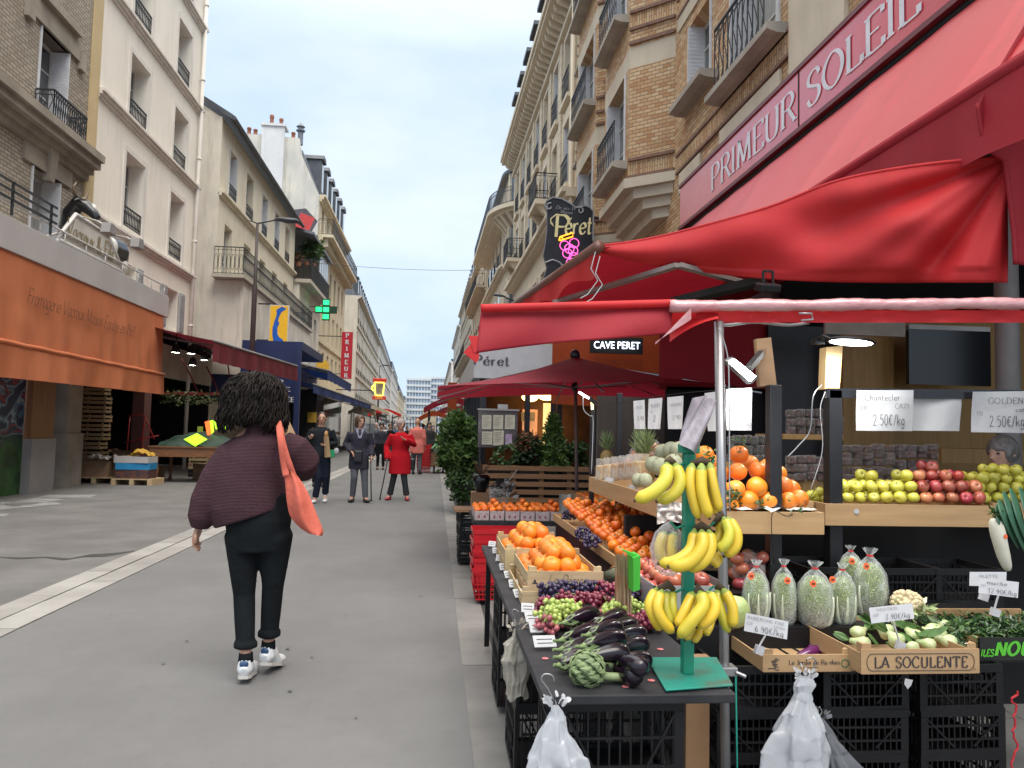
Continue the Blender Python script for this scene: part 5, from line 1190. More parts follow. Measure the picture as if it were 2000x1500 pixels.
pot_plant(tuple(at(583,520,Y=43.3)),'small reddish potted plant nearest on the loggia balcony',.3,.3,250,.09,seed=8,mats=[M('reddish_leaf',(.3,.14,.1)),m_lf1],grp='plants on the loggia balcony')
# ---------------- right: shop, signs, awnings ----------------
P=lambda x,y,Y:at(x,y,Y=Y)
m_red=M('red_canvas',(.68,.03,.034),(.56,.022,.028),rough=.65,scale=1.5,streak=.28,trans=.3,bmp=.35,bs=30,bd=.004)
m_redd=M('deep_shaded_red_canvas',(.4,.014,.028),(.33,.011,.022),rough=.7,scale=1.5,streak=.25,trans=.25,bmp=.35,bs=30,bd=.004)  # darker copy of the red canvas, with shade put into its colour
m_reda=M('weathered_red_canvas',(.66,.06,.07),(.58,.05,.06),rough=.42,spec=.9,scale=.8,streak=.3,trans=.1,bmp=.2,bs=20,bd=.004)
m_redb=M('weathered_red_canvas_strip',(.6,.052,.062),(.53,.045,.054),rough=.42,spec=.9,scale=.8,trans=.1,bmp=.2,bs=20,bd=.004)
m_ochre=M('ochre_wood_panel',(.42,.25,.085),(.34,.195,.06),rough=.55,scale=2,st=(10,10,.7))
m_paper=M('white_paper',(.6,.61,.62),(.52,.53,.55),rough=.7,scale=3,bmp=.5,bs=9,bd=.01,trans=.3)
m_ink=M('black_ink',(.03,.03,.04),rough=.8);m_inkr=M('red_ink',(.5,.08,.05),rough=.8)
t=thing('grocer_shop','dark interior of the grocer shop under the brick house, with ochre panels','shop',(5,6,0.035))
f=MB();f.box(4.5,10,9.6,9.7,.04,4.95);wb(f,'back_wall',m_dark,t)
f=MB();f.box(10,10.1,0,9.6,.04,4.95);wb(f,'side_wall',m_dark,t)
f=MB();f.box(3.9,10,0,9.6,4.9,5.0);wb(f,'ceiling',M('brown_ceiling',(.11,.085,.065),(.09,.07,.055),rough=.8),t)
f=MB();f.box(4.3,4.7,11.6,23.6,.04,5.0);f.box(4.4,4.6,9.7,11.6,.04,5);wb(f,'wall',M('dark_red_front',(.07,.015,.018),rough=.6),t)
def slab_px(name,x0,y0,x1,y1,Y,mat,root,th=.06):
 a,c=P(x0,y1,Y),P(x1,y0,Y);f=MB();f.box(a.x,c.x,Y,Y+th,min(a.z,c.z),max(a.z,c.z));return wb(f,name,mat,root)
slab_px('ochre_panel',1648,655,1745,1000,7.2,m_ochre,t);slab_px('ochre_panel',1745,630,2100,950,7.4,m_ochre,t);slab_px('red_panel',1290,600,1535,760,7.6,m_redd,t);slab_px('dark_cupboard',1300,760,1500,1000,7.6,m_dark,t)
slab_px('dark_cupboard',1500,640,1646,1000,7.5,M('black_cupboard',(.02,.018,.02),rough=.4),t)
f=MB();c=P(1968,700,5.6);f.tube([(c.x,5.6,.04),(c.x,5.6,4.9)],.085,20);wb(f,'column',M('grey_round_column',(.3,.28,.27),(.25,.235,.225),rough=.5),t,smooth=True)
slab_px('white_panel',1612,628,1768,652,6.6,M('pale_board',(.5,.45,.38)),t,.03)
a=P(1778,640,6.9);t2=thing('wall_screen','large black screen on the ochre wall inside the shop','screen',(a.x,6.9,2.0))
slab_px('screen_frame',1776,641,1934,750,6.9,M('gloss_black',(.01,.01,.012),rough=.12),t2,.05);slab_px('top_edge',1776,639,1934,642,6.895,m_frame,t2,.04)
# shelf with packed dried goods
def shelf(name,lab,px,Y,mat):a,c=P(px[0],px[3],Y),P(px[2],px[1],Y);f=MB();f.box(a.x,c.x,Y,Y+.5,a.z,c.z);return tag(f.build(name,mat,loc=(a.x,Y,a.z),bev=.004),lab,'shelf')
shelf('display_shelf','long ochre shelf at the back of the shop holding bags of dried goods',(1530,940,1850,975),5.2,m_ochre);shelf('display_shelf','upper ochre shelf behind the vendor carrying fruit',(1840,880,2060,905),6.2,m_ochre)
m_bag=clearmat('clear_bag',(.75,.73,.7),.04,.15)
m_nut=M('dried_fruit',(.16,.06,.035),(.06,.025,.02),rough=.5,scale=60,objrand=.3)
def packs(x0,x1,y0,y1,Y,nx,ny,lab,grp,r,mat=None):
 for i in range(nx):
  for j in range(ny):
   c=P(x0+(x1-x0)*(i+.5)/nx,y0+(y1-y0)*(j+.5)/ny+r.uniform(-2,2),Y+r.uniform(-.03,.03));s_=(x1-x0)/nx*Y/1500*.47;h_=(y1-y0)/ny*Y/1500*.5
   t_=thing('packed_bag',lab,'bag',c,r.uniform(-.3,.3),grp);f=MB();f.box(-s_*.85,s_*.85,-.03,.03,-h_*.9,h_*.7);f.build('contents',mat or m_nut,t_,bev=.008)
   f=MB();f.box(-s_,s_,-.037,.037,-h_,h_);f.build('wrap',m_bag,t_,bev=.01)
r5=random.Random(5)
packs(1640,1830,868,940,5.3,9,5,'clear bag of brown dried goods on the back shelf of the shop','bags of dried goods',r5);packs(1422,1500,850,905,5.4,7,3,'dark jar of preserves on the shelf behind the big oranges','jars behind the big oranges',r5,M('dark_jar',(.06,.03,.02),(.03,.06,.03),rough=.2,scale=20,objrand=.4));packs(1535,1645,800,850,5.5,6,3,'dark pack on the upper shelf left of the black post','dark packs on the upper shelf',r5,M('dark_pack',(.12,.04,.03),(.06,.05,.03),rough=.4,scale=20,objrand=.4));shelf('display_shelf','shelf of jars behind the big oranges',(1415,905,1505,915),5.3,m_ochre);shelf('display_shelf','upper shelf of dark packs left of the black post',(1530,850,1648,858),5.4,m_ochre)
packs(1535,1630,890,940,5.2,5,3,'clear bag of brown dried goods left of the black post','bags left of the black post',r5)
# lettered sign board
XS=3.75;a=at(1322,363,X=XS);b_=at(1722,0,X=XS);c=at(1320,441,X=XS);d=at(1885,0,X=XS);zt=(a.z+b_.z)/2;zb=(c.z+d.z)/2
t=thing('shop_sign','long red shop sign board with large white serif lettering under the brick wall','sign',(XS,8,zb))
f=MB();f.box(XS,XS+.5,2.5,11.62,zb,zt);wb(f,'board',M('sign_board_red',(.62,.07,.1),(.56,.06,.085),rough=.22,coat=.6,spec=.8),t)
f=MB();
for z0 in(zb-.05,zt):f.box(XS-.02,XS+.5,2.5,11.66,z0+.001,z0+.05)
wb(f,'edge_trim',M('sign_trim',(.16,.03,.04),rough=.4),t);ys=at(1560,200,X=XS).y;f=MB();f.box(XS-.004,XS-.001,ys-.012,ys+.012,zb,zt);wb(f,'panel_joint',m_dark,t)
def syy(x,y):return at(x,y,X=XS).y
m_let=M('sign_white',(.72,.74,.8),rough=.3);hgt=(zt-zb)*.56
for s_,ya,yb in(('PRIMEUR',syy(1390,360),syy(1553,240)),('SOLEIL',syy(1578,205),syy(1795,35))):
 under(text(s_,(XS-.008,ya,zb+(zt-zb)*.2),(0,-1,0),(0,0,1),hgt,m_let,thick=1.05,thin=.38,serif=.85,gap=1.0,width=ya-yb,name='white_letters'),t)
# steep upper awning
t=thing('shop_awning','steep faded red awning sloping down from the lettered sign board','awning',(3.3,7,4))
A0=V((XS+.02,0,zb-.12));A1=V((2.95,0,3.34));n=8
for mi,m_ in enumerate((m_reda,m_redb)):
 f=MB()
 for i in range(n):
  if i%2!=mi:continue
  y0,y1=3.2+i*8.3/n,3.2+(i+1)*8.3/n;f.grid(lambda u,v:(A0 .x+(A1 .x-A0 .x)*v+.008*math.sin(u*3.14),y0+(y1-y0)*u,A0 .z+(A1 .z-A0 .z)*v-.04*math.sin(v*3.14)),4,6)
 o_=wb(f,'canvas_strip',m_,t,smooth=True)
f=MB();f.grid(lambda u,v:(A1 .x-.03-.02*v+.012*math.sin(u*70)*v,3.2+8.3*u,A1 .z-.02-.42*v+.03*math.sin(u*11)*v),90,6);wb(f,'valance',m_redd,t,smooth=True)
f=MB();f.tube([(A1 .x,3.2,A1 .z),(A1 .x,11.5,A1 .z)],.05,8);wb(f,'front_bar',m_redd,t,smooth=True)
f=MB();f.tube([(XS+.1,3.2,zb-.08),(XS+.1,11.5,zb-.08)],.07,8);wb(f,'roller',m_dark,t,smooth=True)
# loose draped cloth
TOP=[(1166,481,5.3),(1250,470,5.2),(1340,450,5.0),(1500,405,4.7),(1640,352,4.4),(1800,322,4.1),(1966,306,3.85)]
BOT=[(1166,492,5.3),(1250,512,5.2),(1340,527,5.0),(1500,545,4.7),(1640,551,4.4),(1800,552,4.1),(1968,552,3.85)]
def cat(Lp,u):
 x=u*(len(Lp)-1);i=min(int(x),len(Lp)-2);t_=x-i;g=lambda k:V(Lp[max(0,min(k,len(Lp)-1))]);a,b,c,d=g(i-1),g(i),g(i+1),g(i+2)
 return .5*((2*b)+(c-a)*t_+(2*a-5*b+4*c-d)*t_*t_+(3*b-a-3*c+d)*t_**3)
def cloth(u,v):
 a,b=cat(TOP,u),cat(BOT,u);q=a.lerp(b,v);dx,dy=1985-q.x,q.y-300
 ang=math.atan2(dy,dx);w_=math.sin(ang*11+.6)*.055+math.sin(ang*23+2)*.02+noise.noise(V((q.x*.006,q.y*.012,2)))*.05
 dd=min(1,math.hypot(dx,dy)/250)*min(1,8*u);return P(q.x,q.y,q.z-w_*dd*(1.1 if v<.9 else .9)-.12*math.sin(math.pi*v)*math.sin(math.pi*u))
t=thing('draped_cloth','bright red canvas cloth sagging in folds across the stall front','cloth',P(1600,450,4.5))
f=MB();f.grid(cloth,160,40);wb(f,'canvas',m_red,t,smooth=True,mods=[('SOLIDIFY',dict(thickness=.004))])
f=MB();f.tube([cloth(i/40,.003)for i in range(41)],.012,6);wb(f,'hem',m_red,t,smooth=True)
t=thing('awning_flap','red canvas side flap coloured darker as in shade, hanging at the right edge','awning',P(1960,300,3.9))
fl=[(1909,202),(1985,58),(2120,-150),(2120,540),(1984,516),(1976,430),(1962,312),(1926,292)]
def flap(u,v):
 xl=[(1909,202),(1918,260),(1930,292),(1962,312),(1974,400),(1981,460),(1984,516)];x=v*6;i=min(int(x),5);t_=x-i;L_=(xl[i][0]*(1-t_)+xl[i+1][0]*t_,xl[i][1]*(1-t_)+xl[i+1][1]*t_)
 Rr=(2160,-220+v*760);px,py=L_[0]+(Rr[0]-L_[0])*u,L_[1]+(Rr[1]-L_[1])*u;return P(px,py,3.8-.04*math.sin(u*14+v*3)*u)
f=MB();f.grid(flap,40,36);wb(f,'canvas',m_redd,t,smooth=True,mods=[('SOLIDIFY',dict(thickness=.004))])  # the flap's shade comes from this darker red
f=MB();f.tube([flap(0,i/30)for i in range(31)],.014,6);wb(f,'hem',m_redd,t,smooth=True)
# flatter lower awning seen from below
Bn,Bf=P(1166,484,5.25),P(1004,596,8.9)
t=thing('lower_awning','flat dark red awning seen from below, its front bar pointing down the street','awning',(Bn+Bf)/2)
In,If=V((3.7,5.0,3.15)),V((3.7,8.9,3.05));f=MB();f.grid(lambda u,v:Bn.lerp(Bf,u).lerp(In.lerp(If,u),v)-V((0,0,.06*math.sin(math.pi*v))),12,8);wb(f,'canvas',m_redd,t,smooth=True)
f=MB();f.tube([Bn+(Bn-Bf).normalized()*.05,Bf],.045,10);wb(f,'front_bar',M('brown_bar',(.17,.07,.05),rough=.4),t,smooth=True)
f=MB();f.grid(lambda u,v:Bn.lerp(Bf,u)+V((-.02+.02*math.sin(u*20)*v,0,-.02-.2*v*(1-.3*math.sin(u*9)**2))),40,4);wb(f,'valance',m_red,t,smooth=True)
f=MB();p_,q_=P(1085,590,6.6),P(1325,518,4.95);f.bar(p_,q_,.06,.03);f.bar(q_,P(1480,560,5.2),.06,.03);wb(f,'folding_arm',M('dull_aluminium',(.38,.35,.33),rough=.45,metal=.3),t)
for i,(x,y,Y)in enumerate(((1163,492,5.2),(1172,500,5.15))):
 a=P(x,y,Y);f=MB();f.tube([a,a+V((-.03,0,-.12)),a+V((.02,0,-.2)),a+V((-.05,0,-.3)),a+V((-.1,0,-.33))],.004,5);wb(f,'tie_cord',m_paper,t)
f=MB();f.bar(P(1318,590,5.4),P(1490,548,4.9),.12,.05);tag(f.build('support_beam',m_dark,loc=P(1400,570,5.1)),'black beam under the draped red cloth','beam')
c=P(1500,562,4.4);t=thing('spot_lamp','black unlit projector lamp hanging below the draped red cloth','lamp',c);f=MB();f.cbox(c,.13,.1,.05,Matrix.Rotation(.3,3,'X'));wb(f,'lamp_head',m_black,t,bev=.01)
f=MB();f.bar(c+V((-.03,0,.02)),c+V((-.03,0,.1)),.012);f.bar(c+V((.03,0,.02)),c+V((.03,0,.1)),.012);f.bar(c+V((-.03,0,.1)),c+V((.03,0,.1)),.012);wb(f,'bracket',m_black,t)
# low canopy: pole, plastic-wrapped tube, valances
YC=2.62;m_alu=M('dull_steel_tube',(.36,.36,.37),(.28,.28,.29),rough=.35,metal=.7,scale=4)
t=thing('canopy_frame','grey steel pole with plastic-wrapped red crossbar over the fruit stall','canopy',(P(1418,1400,YC).x,YC,.035))
f=MB();f.tube([P(1404,628,YC),P(1412,1100,YC),(P(1420,1400,YC).x,YC,.037)],.0165,14);wb(f,'pole',m_alu,t,smooth=True)
f=MB();q=P(1419,1308,YC);f.box(q.x-.03,q.x+.03,YC-.03,YC+.03,q.z-.015,q.z+.015);f.tube([q+V((.02,-.03,0)),q+V((.05,-.05,-.01))],.008,6);wb(f,'clamp',m_alu,t,bev=.004)
m_film=M('pink_plastic_wrap',(.62,.33,.34),(.5,.2,.21),rough=.25,spec=.8,scale=14,st=(.5,1,1),bmp=.9,bs=16,bd=.012,coat=.5)
def wrapx(x,i):return P(x,598+.7*math.sin(i*.35)-(x-1310)*.008,YC-.02)
f=MB();xs=[1308+i*12 for i in range(80)];f.tube([wrapx(x,i)for i,x in enumerate(xs)],[.0215+.0012*math.sin(i*2.1)+.002*math.sin(i*.5)for i in range(len(xs))],12);wb(f,'plastic_wrap',m_film,t,smooth=True)
f=MB();f.grid(lambda u,v:P(1360+u*900,(606+v*(24-8*(1-u)*(u<.05))),YC+.01-.012*math.sin(u*50)*v),120,4);wb(f,'valance',m_red,t,smooth=True)
def vl(u,v):
 x=940+u*372-10*v*(1-u);yt=600-u*9+2*math.sin(u*6);yb=690-42*u-3*math.sin(u*5);y=yt+(yb-yt)*v
 return P(x,y,YC+.02-.05*math.sin(v*1.4)-.015*math.sin(u*9+v*2)*v)
f=MB();f.grid(vl,60,16);wb(f,'side_valance',m_redd,t,smooth=True,mods=[('SOLIDIFY',dict(thickness=.003))])  # hanging panel coloured dark red as in shade
f=MB();f.tube([P(939+i*9.5,602-i*.25,YC-.01)for i in range(41)],.014,10);wb(f,'valance_hem',m_red,t,smooth=True)
f=MB();f.grid(lambda u,v:P(1308+u*95,600+u*10+v*(68-56*u)-30*v*u*(1-u),YC-.02+.06*math.sin(v*2.6+u)-.03*u),16,12);wb(f,'turned_corner',m_red,t,smooth=True)
f=MB();f.grid(lambda u,v:P(1280+u*70,668-u*44+v*(5-28*v*u),YC-.05-.03*math.sin(u*3)),14,6);wb(f,'turned_edge',m_film,t,smooth=True)
f=MB();f.tube([P(x_,632+3*math.sin(x_*.05),YC+.03)for x_ in range(1400,1590,10)],.006,6);f.tube([P(1560,612,YC-.03),P(1585,612,YC-.03),P(1588,624,YC-.03),P(1565,626,YC-.03)],.004,6);wb(f,'tie_rod',m_alu,t,smooth=True)
for q,lab_ in((((905,688),(934,655),(936,700),(930,709)),'small red canvas corner poking out left of the low canopy, lower one'),(((915,655),(938,656),(935,690),(926,688)),'small bright red canvas tab left of the low canopy, upper one')):
 card('canvas_tab',lab_,q,3.4,m_red,.1,cat='awning')
# lit shop name
p=P(1160,680,12.2);q=P(1250,682,12.2);t=thing('lit_sign','lit white capital letters on a dark strip under the low red canopy','sign',p)
wb(MB().box(p.x-.05,q.x+.06,12.24,12.3,p.z-.07,p.z+.2),'dark_strip',m_dark,t)
under(ftext('CAVE PERET',p,(1,0,(q.z-p.z)/(q.x-p.x)),(0,0,1),.115,emat('letter_glow',(.75,.85,1),2.6),width=q.x-p.x),t)
# black hanging sign with neon grapes
YP=17.0;a,c=P(1067,405,YP),P(1157,520,YP);W_=c.x-a.x;Hh=a.z-c.z;k=W_
t=thing('hanging_sign','black scroll-topped hanging wine shop sign with gold script and pink neon grapes','sign',a)
sp_=[(.02,1.0),(-.04,1.1),(.0,1.2),(.14,1.28),(.32,1.26),(.5,1.17),(.62,1.09),(.72,1.1),(.8,1.14),(.92,1.11),(1.0,1.02),(1.0,.4),(1.02,.1),(.96,-.1),(.8,-.35),(.6,-.5),(.5,-.58),(.35,-.5),(.15,-.4),(-.02,-.42),(.04,-.2),(-.04,.05),(0,.3),(.03,.6)]
X0,Z0=a.x,c.z+Hh*.12;S=W_
f=MB();f.prism([(X0+x*S,Z0+z*S)for x,z in sp_],lambda p_,q_,t_:(p_,t_,q_),YP,YP+.12);wb(f,'panel',M('sign_black',(.012,.014,.02),(.02,.022,.03),rough=.35),t)
f=MB();L2=[V((X0+x*S,YP-.01,Z0+z*S))for x,z in sp_]
for i in range(11):f.bar(L2[i],L2[i+1],.03*S)
for(cx_,cz_,r0_,sgn)in((.07,1.07,.085,1),(.72,1.02,.08,-1)):f.tube([V((X0+(cx_+sgn*r0_*(1-i/14)*math.cos(i*.55+1.2))*S,YP-.02,Z0+(cz_+r0_*(1-i/14)*math.sin(i*.55+1.2))*S))for i in range(11)],.017*S,6)
f.tube([V((X0+x*S,YP-.02,Z0+z*S))for x,z in((.0,-.12),(.15,-.05),(.3,-.1),(.42,-.22))],.022*S,6)
wb(f,'silver_scroll',M('silver_paint',(.33,.34,.36),rough=.4),t)
m_cg=M('cream_gold',(.66,.6,.34),(.55,.48,.24),rough=.4,emit=(.6,.55,.3),es=.12)
under(text('P',(X0+.17*S,YP-.01,Z0+.44*S),(1,0,0),(0,0,1),.46*S,m_cg,thick=1.1,thin=.35,nib=.5,slant=.06),t);under(text('éret',(X0+.4*S,YP-.01,Z0+.5*S),(1,0,.08),(0,0,1),.4*S,m_cg,thick=1.1,thin=.4,nib=.5,slant=.1,gap=.8,width=.56*S),t)
f=MB();f.tube([V((X0+x*S,YP-.012,Z0+z*S))for x,z in((.12,.74),(.16,.66),(.1,.72),(.1,.82),(.22,.92),(.36,.9))],.014*S,6);wb(f,'swash',m_cg,t)
under(text('Depuis 1984',(X0+.2*S,YP-.01,Z0+1.04*S),(1,0,-.05),(0,0,1),.07*S,M('silver_paint',(.3,)*3),thick=1,thin=.5,slant=.3,width=.5*S),t);under(text('Maison',(X0+.3*S,YP-.01,Z0+.95*S),(1,0,-.05),(0,0,1),.07*S,M('silver_paint',(.3,)*3),thick=1,thin=.5,slant=.3,width=.25*S),t)
m_pink=emat('pink_neon',(1,.12,.5),1.1);m_on=emat('orange_neon',(1,.35,.02),1.7)
def ring(f,x,z,r_,th):f.tube([V((X0+(x+r_*math.cos(i*math.pi/8))*S,YP-.03,Z0+(z+r_*math.sin(i*math.pi/8))*S))for i in range(17)],th*S,6,caps=False)
for(x,z)in((.4,.26),(.6,.32),(.5,.2),(.58,.16),(.46,.1),(.6,.02),(.54,-.1)):f=MB();ring(f,x,z,.1,.009);wb(f,'neon_grape',m_pink,t,smooth=True)
f=MB();f.tube([V((X0+x*S,YP-.03,Z0+z*S))for x,z in((.28,.36),(.3,.44),(.56,.54),(.57,.46),(.3,.36))],.014*S,6);ring(f,.32,.4,.035,.012);wb(f,'neon_cork',m_on,t,smooth=True)
f=MB();f.bar((X0+S*.98,YP+.06,Z0+.9*S),(4.3,YP+.06,Z0+.9*S),.05);f.bar((X0+S*.98,YP+.06,Z0+.1*S),(4.3,YP+.06,Z0+.1*S),.05);wb(f,'bracket',m_iron,t)
# ---------- cafe terrace ----------
m_blk=M('black_painted_frame',(.02,.022,.028),(.015,.016,.02),rough=.4)
YT=13.5;t=thing('cafe_terrace','glazed black-framed cafe terrace with white fascia, corner at the kerb','terrace',(.85,YT,.035))
xl=P(938,860,YT).x
f=MB();f.box(xl,2.6,YT-.12,YT+.4,2.32,2.95);f.box(xl-.15,xl+.002,YT-.12,21,2.32,2.8);wb(f,'fascia',M('pale_grey_fascia',(.5,.51,.53),(.45,.46,.48),rough=.5),t)
f=MB()
for x in(xl,xl+.78,2.15,2.9,3.7):f.box(x,x+.09,YT,YT+.09,.04,2.315)
for x0_,x1_ in((xl+.09,xl+.78),):f.box(x0_,x1_,YT+.01,YT+.08,2.2,2.315);f.box(x0_,x1_,YT+.01,YT+.08,.04,.5)
for i in range(7):f.box(xl-.03,xl+.07,YT+1+i*1.05,YT+1.08+i*1.05,.04,2.315)
f.box(xl-.02,xl+.05,YT+.1,21,.04,.4);f.box(xl-.02,xl+.05,YT+.1,21,2.2,2.315);wb(f,'frame',m_blk,t)
f=MB();f.box(xl+.02,xl+.03,YT+.1,21,.4,2.2);wb(f,'side_glass',m_glass,t)
f=MB();f.box(xl+.02,4.3,16.8,16.9,.04,2.32);f.box(xl+.1,4.3,YT,16.8,2.315,2.319);wb(f,'interior_wall',M('warm_interior',(.25,.12,.06),(.08,.04,.03),rough=.6,scale=1.5),t)
slab_px('wall_glow_panel',1060,788,1085,880,16.5,emat('warm_lit_wall',(1,.65,.25),.9),t);slab_px('shelf_glow_panel',1020,800,1050,850,16.6,emat('shelf_glow',(1,.45,.2),.35),t);slab_px('white_jar_row',1018,805,1045,822,16.4,m_frame,t)  # wall and shelf glow by emission in place of lamplight falling on them
slab_px('poster',972,790,992,803,YT-.02,m_paper,t,.01)
under(text('Péret',(P(925,712,YT-.14).x,YT-.13,P(925,712,YT-.14).z),(1,0,0),(0,0,1),.17,M('dark_grey_print',(.08,.08,.1)),thick=1.2,thin=.45,serif=.5,width=.62),t)
for i,(x,y,s_)in enumerate(((1035,776,.17),(1068,772,.2))):
 c=P(x,y,15.6);t2=thing('pendant_lamp',['smaller left glowing warm globe lamp inside the cafe','larger right glowing warm globe lamp inside the cafe'][i],'lamp',c,0,'glowing lamps in the cafe');f=MB();f.sph(c,s_,(1,1,.55),14,8);wb(f,'globe',emat('warm_glow',(1,.6,.2),5),t2,smooth=True)
 f=MB();f.tube([c,(c.x,c.y,2.31)],.008,5);wb(f,'cord',m_blk,t2)
# menu board
a,c=P(935,801,13.0),P(1010,875,13.0);t=thing('menu_board','framed menu board with cream menu sheets at the corner of the cafe terrace','menu board',(a.x,13,.035))
wb(MB().box(a.x,c.x,13,13.05,c.z,a.z),'board',M('board_dark',(.05,.04,.045),(.09,.08,.085),scale=8,rough=.2,coat=.5),t)
wb(MB().box(a.x-.02,c.x+.02,12.97,13.06,a.z,a.z+.03),'top_rail',m_greyp,t)
wb(MB().box(a.x+.02,a.x+.05,13.01,13.04,.04,c.z),'post',m_blk,t);wb(MB().box(c.x-.05,c.x-.02,13.01,13.04,.04,c.z),'post',m_blk,t)
m_menu=M('cream_menu_sheet',(.5,.47,.38),(.44,.41,.33),rough=.7)
for(x0,y0,x1,y1)in((941,811,960,838),(963,811,983,838),(986,811,1006,838),(941,843,962,868),(963,841,984,870)):
 p_,q_=P(x0,y1,12.99),P(x1,y0,12.99);sh_=wb(MB().box(p_.x,q_.x,12.985,12.998,p_.z,q_.z),'menu_sheet',m_menu,t)
 lm=MB()
 for i in range(6):z=q_.z-.03-i*.03;lm.box(p_.x+.02,q_.x-.03-.02*(i%3),12.982,12.9845,z-.006,z)
 wb(lm,'menu_lines',M('faint_print',(.2,.18,.16)),t)
p_,q_=P(987,868,12.99),P(1000,848,12.99);wb(MB().box(p_.x,q_.x,12.985,12.998,p_.z,q_.z),'menu_sheet',M('lilac_card',(.45,.38,.48),(.3,.2,.35),scale=14),t)
# orange cafe awning with dark lettering
m_oc=M('orange_red_canvas',(.36,.055,.01),(.3,.045,.008),rough=.8,scale=2,trans=.3)
t=thing('shop_awning','orange-red awning of the wine shop behind the umbrella','awning',(3,12.8,2.5))
f=MB();a,c=P(1078,722,12.6),P(1420,660,12.6);f.grid(lambda u,v:(a.x+(c.x-a.x)*u,12.6+.02*math.sin(u*20)*v,c.z+.25-(c.z+.25-a.z)*v),60,6);wb(f,'canvas',m_oc,t,smooth=True)
f=MB();a2,c2=P(1078,788,12.3),P(1420,735,12.3);f.grid(lambda u,v:(a2 .x+(c2 .x-a2 .x)*u,12.3+.02*math.sin(u*24)*v,c2 .z-(c2 .z-a2 .z+.02*math.sin(u*9))*v),60,6);wb(f,'valance',m_oc,t,smooth=True)
m_dkp=M('dark_red_print',(.22,.03,.015));
for s_,x,y,w_ in(('TASTEVIN CLASSIQUE',1160,711,100),('CAVE A VINS',1092,777,60),('LIVRAISON',1225,756,80)):p_=P(x,y,12.55 if y<730 else 12.25);under(text(s_,p_,(1,0,0),(0,0,1),.09,m_dkp,thick=1.1,thin=.6,serif=.6,width=w_*12.4/1500),t)
f=MB();f.box(2.7,2.78,12.9,12.98,.04,2.3);f.box(1.95,2.03,12.9,12.98,.04,2.3);tag(f.build('shop_post',m_blk,loc=(2.3,12.9,0.04)),'black posts of the wine shop front behind the umbrella pole','post')
shelf_=[((1160,700,1400,1000),11.5)]
f=MB();a,c=P(1165,1000,10.5),P(1330,768,10.5);f.box(a.x,c.x+1.5,10.5,10.6,.04,c.z);tag(f.build('stall_screen',M('grey_brown_screen',(.1,.085,.08),(.07,.06,.055),rough=.8,scale=2),loc=(a.x,10.5,.04)),'grey brown screen at the back of the fruit stall','screen')
# umbrella
CU_,YU=P(1123,700,8.5),8.5;t=thing('umbrella','square burgundy market umbrella with thin ribs over the clementine table','umbrella',(CU_.x,YU,.035))
top=V((CU_.x,YU,P(1123,697,8.5).z));hw=1.5;ez=P(880,748,7.0).z
m_umb=M('burgundy_umbrella_cloth',(.3,.012,.03),(.24,.01,.024),rough=.65,scale=2,trans=.35)
cor=[V((CU_.x-1.53,YU-1.45,ez-.03)),V((CU_.x+1.55,YU-1.45,ez+.04)),V((CU_.x+1.55,YU+1.45,ez+.06)),V((CU_.x-1.53,YU+1.45,ez-.03))]
f=MB()
for i in range(4):
 a,b_=cor[i],cor[(i+1)%4];f.grid(lambda u,v:top.lerp(a.lerp(b_,u),v)-V((0,0,.05*math.sin(math.pi*v)+.05*math.sin(math.pi*u)*v*-1)),10,8)
wb(f,'canopy',m_umb,t,smooth=True)
for a in[c for c in cor]+[(cor[i]+cor[(i+1)%4])/2 for i in range(4)]:
 f=MB();p_=top-V((0,0,.05));e_=a+V((0,0,-.01));f.bar(p_,e_-V((0,0,.035)),.014);wb(f,'rib',m_alu,t);f=MB();f.bar(top-V((0,0,.35)),p_.lerp(e_,.5)-V((0,0,.05)),.012);wb(f,'strut',m_alu,t)
f=MB();f.tube([(P(1130,980,YU).x,YU,.037),(top.x,YU,top.z)],.02,10);wb(f,'pole',M('brown_pole',(.16,.11,.1),rough=.45),t,smooth=True)
f=MB();f.lathe([(.001,.09),(.05,.06),(.06,0),(.03,-.02)],top,10);f.tube([top-V((0,0,.38)),top-V((0,0,.3))],.035,10);wb(f,'hub',m_blk,t,smooth=True)
# pallet planter with shrubs
t=thing('pallet_planter','long planter clad in stained pallet wood in front of the cafe','planter',(1.7,12.6,.035));m_pw=M('stained_pallet_wood',(.2,.105,.05),(.13,.065,.03),rough=.7,scale=4,st=(.6,4,9))
px0,px1=P(944,900,12.2).x,P(1172,900,12.2).x;zt_=P(1050,910,12.2).z
for i in range(6):z=zt_-.045-i*.125;f=MB();f.box(px0,px1,12.2,12.225,z-.035,z+.04);wb(f,'slat',m_pw,t)
for i in range(5):x=px0+i*(px1-px0-.08)/4;f=MB();f.box(x,x+.08,12.226,12.29,.04,zt_);wb(f,'batten',m_pw,t)
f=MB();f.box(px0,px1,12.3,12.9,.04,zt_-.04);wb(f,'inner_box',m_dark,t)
def shrub(name,lab,c,rx,ry,rz,n,s,mats,seed,stem=True,cat='shrub',cone=False,grp=None):
 t=thing(name,lab,cat,(c[0],c[1],c[2]-rz),0,grp);f=MB();r=random.Random(seed)
 if cone:
  for i in range(n):
   h_=r.random()**1.3;a=r.uniform(0,6.283);rr_=rx*(1-h_)**.7*(.75+.3*r.random())*(1+.15*math.sin(a*5+h_*9));f.mi=int(r.random()<.35);leaf(f,(c[0]+rr_*math.cos(a),c[1]+rr_*math.sin(a),c[2]-rz+2*rz*h_),s*r.uniform(.6,1.2),r,2.4)
 else:bush(f,c,rx,ry,rz,n,s,r)
 wb(f,'foliage',mats,t)
 if stem:f=MB();f.tube([(c[0],c[1],c[2]-rz-.1),(c[0],c[1],c[2])],[.03,.015],6);wb(f,'stem',M('bark',(.09,.06,.035),rough=.9),t)
 return t
